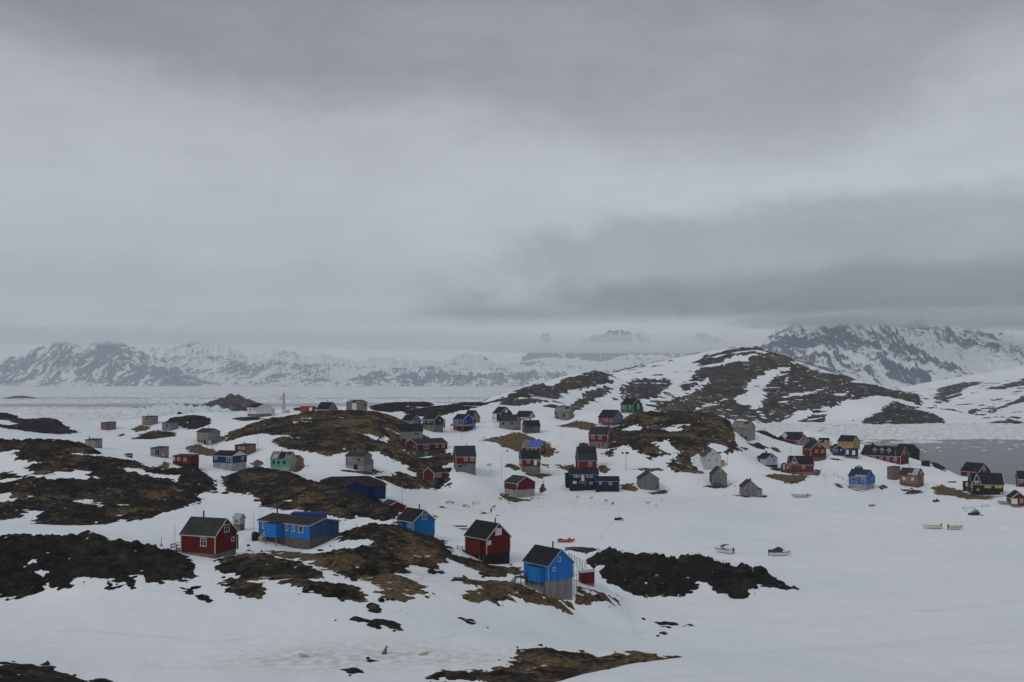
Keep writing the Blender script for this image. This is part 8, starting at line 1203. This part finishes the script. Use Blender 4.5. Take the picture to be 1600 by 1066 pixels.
def dog_mesh(kind, mat):
    if kind == 'stand':
        P_ = [(-.3, 0, .52), (0, 0, .50), (.25, 0, .53), (.42, 0, .68), (.52, 0, .78), (.70, 0, .73)]
        E = [(0, 1), (1, 2), (2, 3), (3, 4), (4, 5)]; Rr = [.12, .125, .145, .09, .095, .04]
        def leg(top, pts, r):
            b = top
            for q, rr in zip(pts, r): P_.append(q); Rr.append(rr); E.append((b, len(P_) - 1)); b = len(P_) - 1
        for s in (-1, 1):
            leg(2, [(.24, s * .1, .38), (.22, s * .11, .2), (.23, s * .11, .02)], [.065, .038, .036])
            leg(0, [(-.27, s * .1, .38), (-.40, s * .11, .2), (-.34, s * .11, .02)], [.085, .038, .036])
        leg(0, [(-.46, 0, .66), (-.40, 0, .80), (-.26, 0, .80)], [.05, .055, .03])
        for s in (-1, 1): leg(4, [(.50, s * .07, .88), (.50, s * .075, .94)], [.03, .012])
    elif kind == 'sit':
        P_ = [(-.22, 0, .18), (-.10, 0, .32), (.06, 0, .52), (.12, 0, .70), (.17, 0, .80), (.33, 0, .76)]
        E = [(0, 1), (1, 2), (2, 3), (3, 4), (4, 5)]; Rr = [.16, .15, .13, .09, .095, .04]
        def leg(top, pts, r):
            b = top
            for q, rr in zip(pts, r): P_.append(q); Rr.append(rr); E.append((b, len(P_) - 1)); b = len(P_) - 1
        for s in (-1, 1):
            leg(2, [(.10, s * .10, .36), (.12, s * .10, .18), (.16, s * .10, .02)], [.055, .04, .036])
            leg(0, [(-.05, s * .15, .20), (-.12, s * .16, .05), (.06, s * .16, .03)], [.075, .045, .036])
        leg(0, [(-.42, .05, .06), (-.5, .18, .06)], [.05, .035])
        for s in (-1, 1): leg(4, [(.14, s * .07, .90), (.14, s * .075, .96)], [.03, .012])
    else:
        P_ = [(-.3, 0, .15), (0, 0, .17), (.25, 0, .19), (.40, .04, .26), (.50, .08, .28), (.66, .12, .22)]
        E = [(0, 1), (1, 2), (2, 3), (3, 4), (4, 5)]; Rr = [.14, .14, .15, .09, .09, .04]
        def leg(top, pts, r):
            b = top
            for q, rr in zip(pts, r): P_.append(q); Rr.append(rr); E.append((b, len(P_) - 1)); b = len(P_) - 1
        for s in (-1, 1):
            leg(2, [(.30, s * .17, .08), (.52, s * .16, .04)], [.05, .036])
            leg(0, [(-.12, s * .19, .09), (-.25, s * .22, .04), (-.05, s * .22, .035)], [.075, .04, .036])
        leg(0, [(-.45, .12, .10), (-.36, .28, .07)], [.05, .04])
        for s in (-1, 1): leg(4, [(.46, .08 + s * .06, .37), (.46, .08 + s * .07, .42)], [.03, .012])
    return skin_mesh('dog', P_, E, Rr, mat)
cache = {}
for (kind, x, y, rz, col, lab) in DOGS:
    if (kind, col) not in cache: cache[kind, col] = dog_mesh(kind, M['fur_' + col])
    o = bpy.data.objects.new('sledge_dog', cache[kind, col]); link(o); o.location = (x, y, gz1(x, y) - .015); o.rotation_euler = (0, 0, rz); o.scale = (1.05,) * 3
    tag(o, lab, 'dog', 'sledge dogs on the snow')
def person_mesh():
    P_ = [(0, 0, .95), (0, 0, 1.15), (0, .0, 1.38), (0, .01, 1.50), (0, .03, 1.64), (0, .03, 1.72)]
    E = [(0, 1), (1, 2), (2, 3), (3, 4), (4, 5)]; Rr = [.16, .15, .17, .065, .10, .07]
    def limb(top, pts, r):
        b = top
        for q, rr in zip(pts, r): P_.append(q); Rr.append(rr); E.append((b, len(P_) - 1)); b = len(P_) - 1
        return b
    for s in (-1, 1):
        limb(0, [(s * .11, 0, .82), (s * .13, .03, .48), (s * .14, -.01, .10), (s * .15, .13, .045)], [.095, .07, .055, .045])
        b = limb(2, [(s * .21, 0, 1.40), (s * .27, .02, 1.12), (s * .25, .16, .92), (s * .25, .20, .86)], [.07, .055, .045, .04])
        for f in (-.03, -.01, .01, .03): limb(b, [(s * .25 + f, .235, .80), (s * .25 + f, .24, .765)], [.010, .009])
        limb(b, [(s * .25 - s * .045, .24, .84), (s * .25 - s * .05, .255, .80)], [.011, .009])
    return skin_mesh('body', P_, E, Rr, M['cloth_dark'])
for (x, y, rz, c, lab) in PEOPLE:
    o = bpy.data.objects.new('person', person_mesh()); link(o); o.location = (x, y, gz1(x, y) - .02); o.rotation_euler = (0, 0, rz); tag(o, lab, 'person')
    hv, hf_ = ico(2); mesh_obj('face', hv * [.075, .05, .095] + [0, .10, 1.63], hf_, M['skin'], o, True); mesh_obj('nose', hv * [.014, .02, .022] + [0, .155, 1.63], hf_, M['skin'], o, True)
    for s in (-1, 1): mesh_obj('eye', hv * [.012, .008, .008] + [s * .032, .145, 1.655], hf_, M['dark_hole'], o, True)
    mesh_obj('mouth', hv * [.026, .006, .006] + [0, .145, 1.59], hf_, M['red_door'], o, True); mesh_obj('hat', hv * [.12, .13, .085] + [0, .015, 1.72], hf_, M['cloth_dark'], o, True)

# ---------------------------------------------------------------- sledges and snowmobiles
for (x, y, rz, L, lab) in SLEDGES:
    root = empty('dog_sledge', (x, y, gz1(x, y)), rz); tag(root, lab, 'sledge', 'dog sledges on the bay'); wm = M['sledge_wood']
    for s in (-.35, .35):
        mb = MB(); mb.bar((-L / 2, s, .09), (L * .36, s, .09), .06, .16); mb.bar((L * .36, s, .09), (L * .5, s, .3), .06, .12); mb.build('runner', wm, root)
        MB().bar((-L / 2 + .05, s, .15), (-L / 2 - .2, s, 1.0), .06).build('upright', wm, root)
    for i in range(8): q = -L / 2 + .1 + i * L * .86 / 8; MB().box(q, q + .14, -.45, .45, .18, .23).build('slat', wm, root)
    for z in (.55, .95): MB().bar((-L / 2 - .19 * z, -.4, z), (-L / 2 - .19 * z, .4, z), .06).build('handle', wm, root)
    mb = MB().loft([[(q, -w_, .24), (q, w_, .24), (q, w_ * .7, .24 + hh), (q, -w_ * .7, .24 + hh)] for q, w_, hh in ((-L * .4, .3, .2), (-L * .15, .38, .35), (L * .15, .3, .18))]); mb.build('load', M['darkwood'], root)
for (x, y, rz, lab) in SNOWMOBILES:
    root = empty('snowmobile', (x, y, gz1(x, y)), rz); tag(root, lab, 'snowmobile', 'snowmobiles'); white = 'white' in lab
    mb = MB().loft([[(q, -w_, z0), (q, w_, z0), (q, w_ * .6, z1), (q, -w_ * .6, z1)] for q, w_, z0, z1 in ((1.15, .2, .38, .5), (.8, .42, .3, .72), (.25, .42, .3, .86), (-.1, .3, .32, .7))]); mb.build('hood', M['hull_white' if white else 'black_metal'], root, False)
    mb = MB().loft([[(q, -.2, .38), (q, .2, .38), (q, .15, z), (q, -.15, z)] for q, z in ((-.1, .66), (-.6, .72), (-1.25, .82))]); mb.build('seat', M['paint_red' if 'red' in lab else 'rubber'], root)
    mb = MB().loft([[(q, -.2, z0), (q, .2, z0), (q, .2, z1), (q, -.2, z1)] for q, z0, z1 in ((.3, .12, .3), (.1, 0, .36), (-1.2, 0, .36), (-1.4, .14, .3))]); mb.build('track', M['rubber'], root)
    for s in (-.45, .45):
        mb = MB(); mb.bar((-.1 + .3, s, .04), (1.15, s, .04), .13, .05); mb.bar((1.15, s, .04), (1.4, s, .2), .13, .05); mb.bar((.7, s, .06), (.65, s * .6, .42), .06); mb.build('ski', M['black_metal'], root)
    mb = MB().loft([[(.28, -.3, .84), (.28, .3, .84), (.24, .3, .86), (.24, -.3, .86)], [(.06, -.22, 1.18), (.06, .22, 1.18), (.03, .22, 1.19), (.03, -.22, 1.19)]]); mb.build('windscreen', M['glass'], root)
    MB().bar((.0, -.36, .98), (.0, .36, .98), .05).build('handlebar', M['black_metal'], root)

# ---------------------------------------------------------------- odds and ends
def thing_box(name, lab, cat, px, py, d, L, W_, H_, rz, mat, bev=.0):
    p = at_w(px, py, d); p.z = gz1(p.x, p.y); o = MB()
    n = 5; rg = np.random.default_rng(int(px)); rings = []
    for i in range(n):
        t = i / (n - 1); s = (1 - .18 * abs(t - .5) * 2) ; rings.append([((t - .5) * L, q * W_ / 2 * s * rg.uniform(.9, 1.05), z * H_ * s * rg.uniform(.85, 1.05)) for q, z in ((-1, -.05), (1, -.05), (.95, .7), (.4, 1.0), (-.4, 1.0), (-.95, .7))])
    o = o.loft(rings).build(name, mat, None); o.location = p; o.rotation_euler = (0, 0, rz); tag(o, lab, cat); return o
thing_box('tarpaulin_heap', 'crumpled blue tarpaulin on the brown rock knoll', 'tarpaulin', 590, 854, 176, 1.5, 1.0, .3, .2, M['tarpaulin'])
thing_box('covered_stack', 'black covered stack at left end of the long blue house', 'stack', 399, 848, 188, 1.3, 2.2, 1.7, .3, M['tarred'])
thing_box('fuel_drum_stack', 'yellow brown barrels under the long blue house stairs', 'barrels', 408, 851, 187, .8, .8, .9, .3, M['hull_tan'])
thing_box('rubbish_sacks', 'white sacks at left corner of long red and green house', 'sacks', 630.5, 708, 373, 1.3, 1.0, 1.6, .3, M['white_board'])
thing_box('water_tank', 'white tank beside the black gabled house', 'tank', 773.5, 654, 476, 1.6, 1.5, 2.2, .2, M['white_board'])
thing_box('covered_skiff', 'pale covered heap on snow right of the red stone based house', 'heap', 764, 725, 362, 1.6, 1.2, .6, .1, M['hull_grey'])
thing_box('scrap_heap', 'dark scrap heap left of the upper red hillside house', 'heap', 912, 690, 408, 3.5, 2.5, 1.8, .3, M['darkwood'])
thing_box('timber_pile', 'timber pile on snow left of the two tone roof house', 'timber', 872, 714.5, 385, 2.6, 1.2, .5, .1, M['wood'])
thing_box('timber_pile', 'stack of planks on snow below the blue gabled house', 'timber', 712, 832.5, 232, 5.5, .7, .3, 0, M['darkwood'])
thing_box('timber_pile', 'second stack of planks left of the red gabled house', 'timber', 722, 836, 226, 4.5, .6, .3, .1, M['darkwood'])
thing_box('scrap_heap', 'dark scrap heap beside the red dormer house porch', 'heap', 1213, 738, 393, 4.5, 2.0, 1.2, .1, M['darkwood'])
thing_box('snow_block', 'upright snow block at right end of the bay', 'snow', 1571, 829, 268, 2.2, 1.2, 1.0, .2, M['snow'])
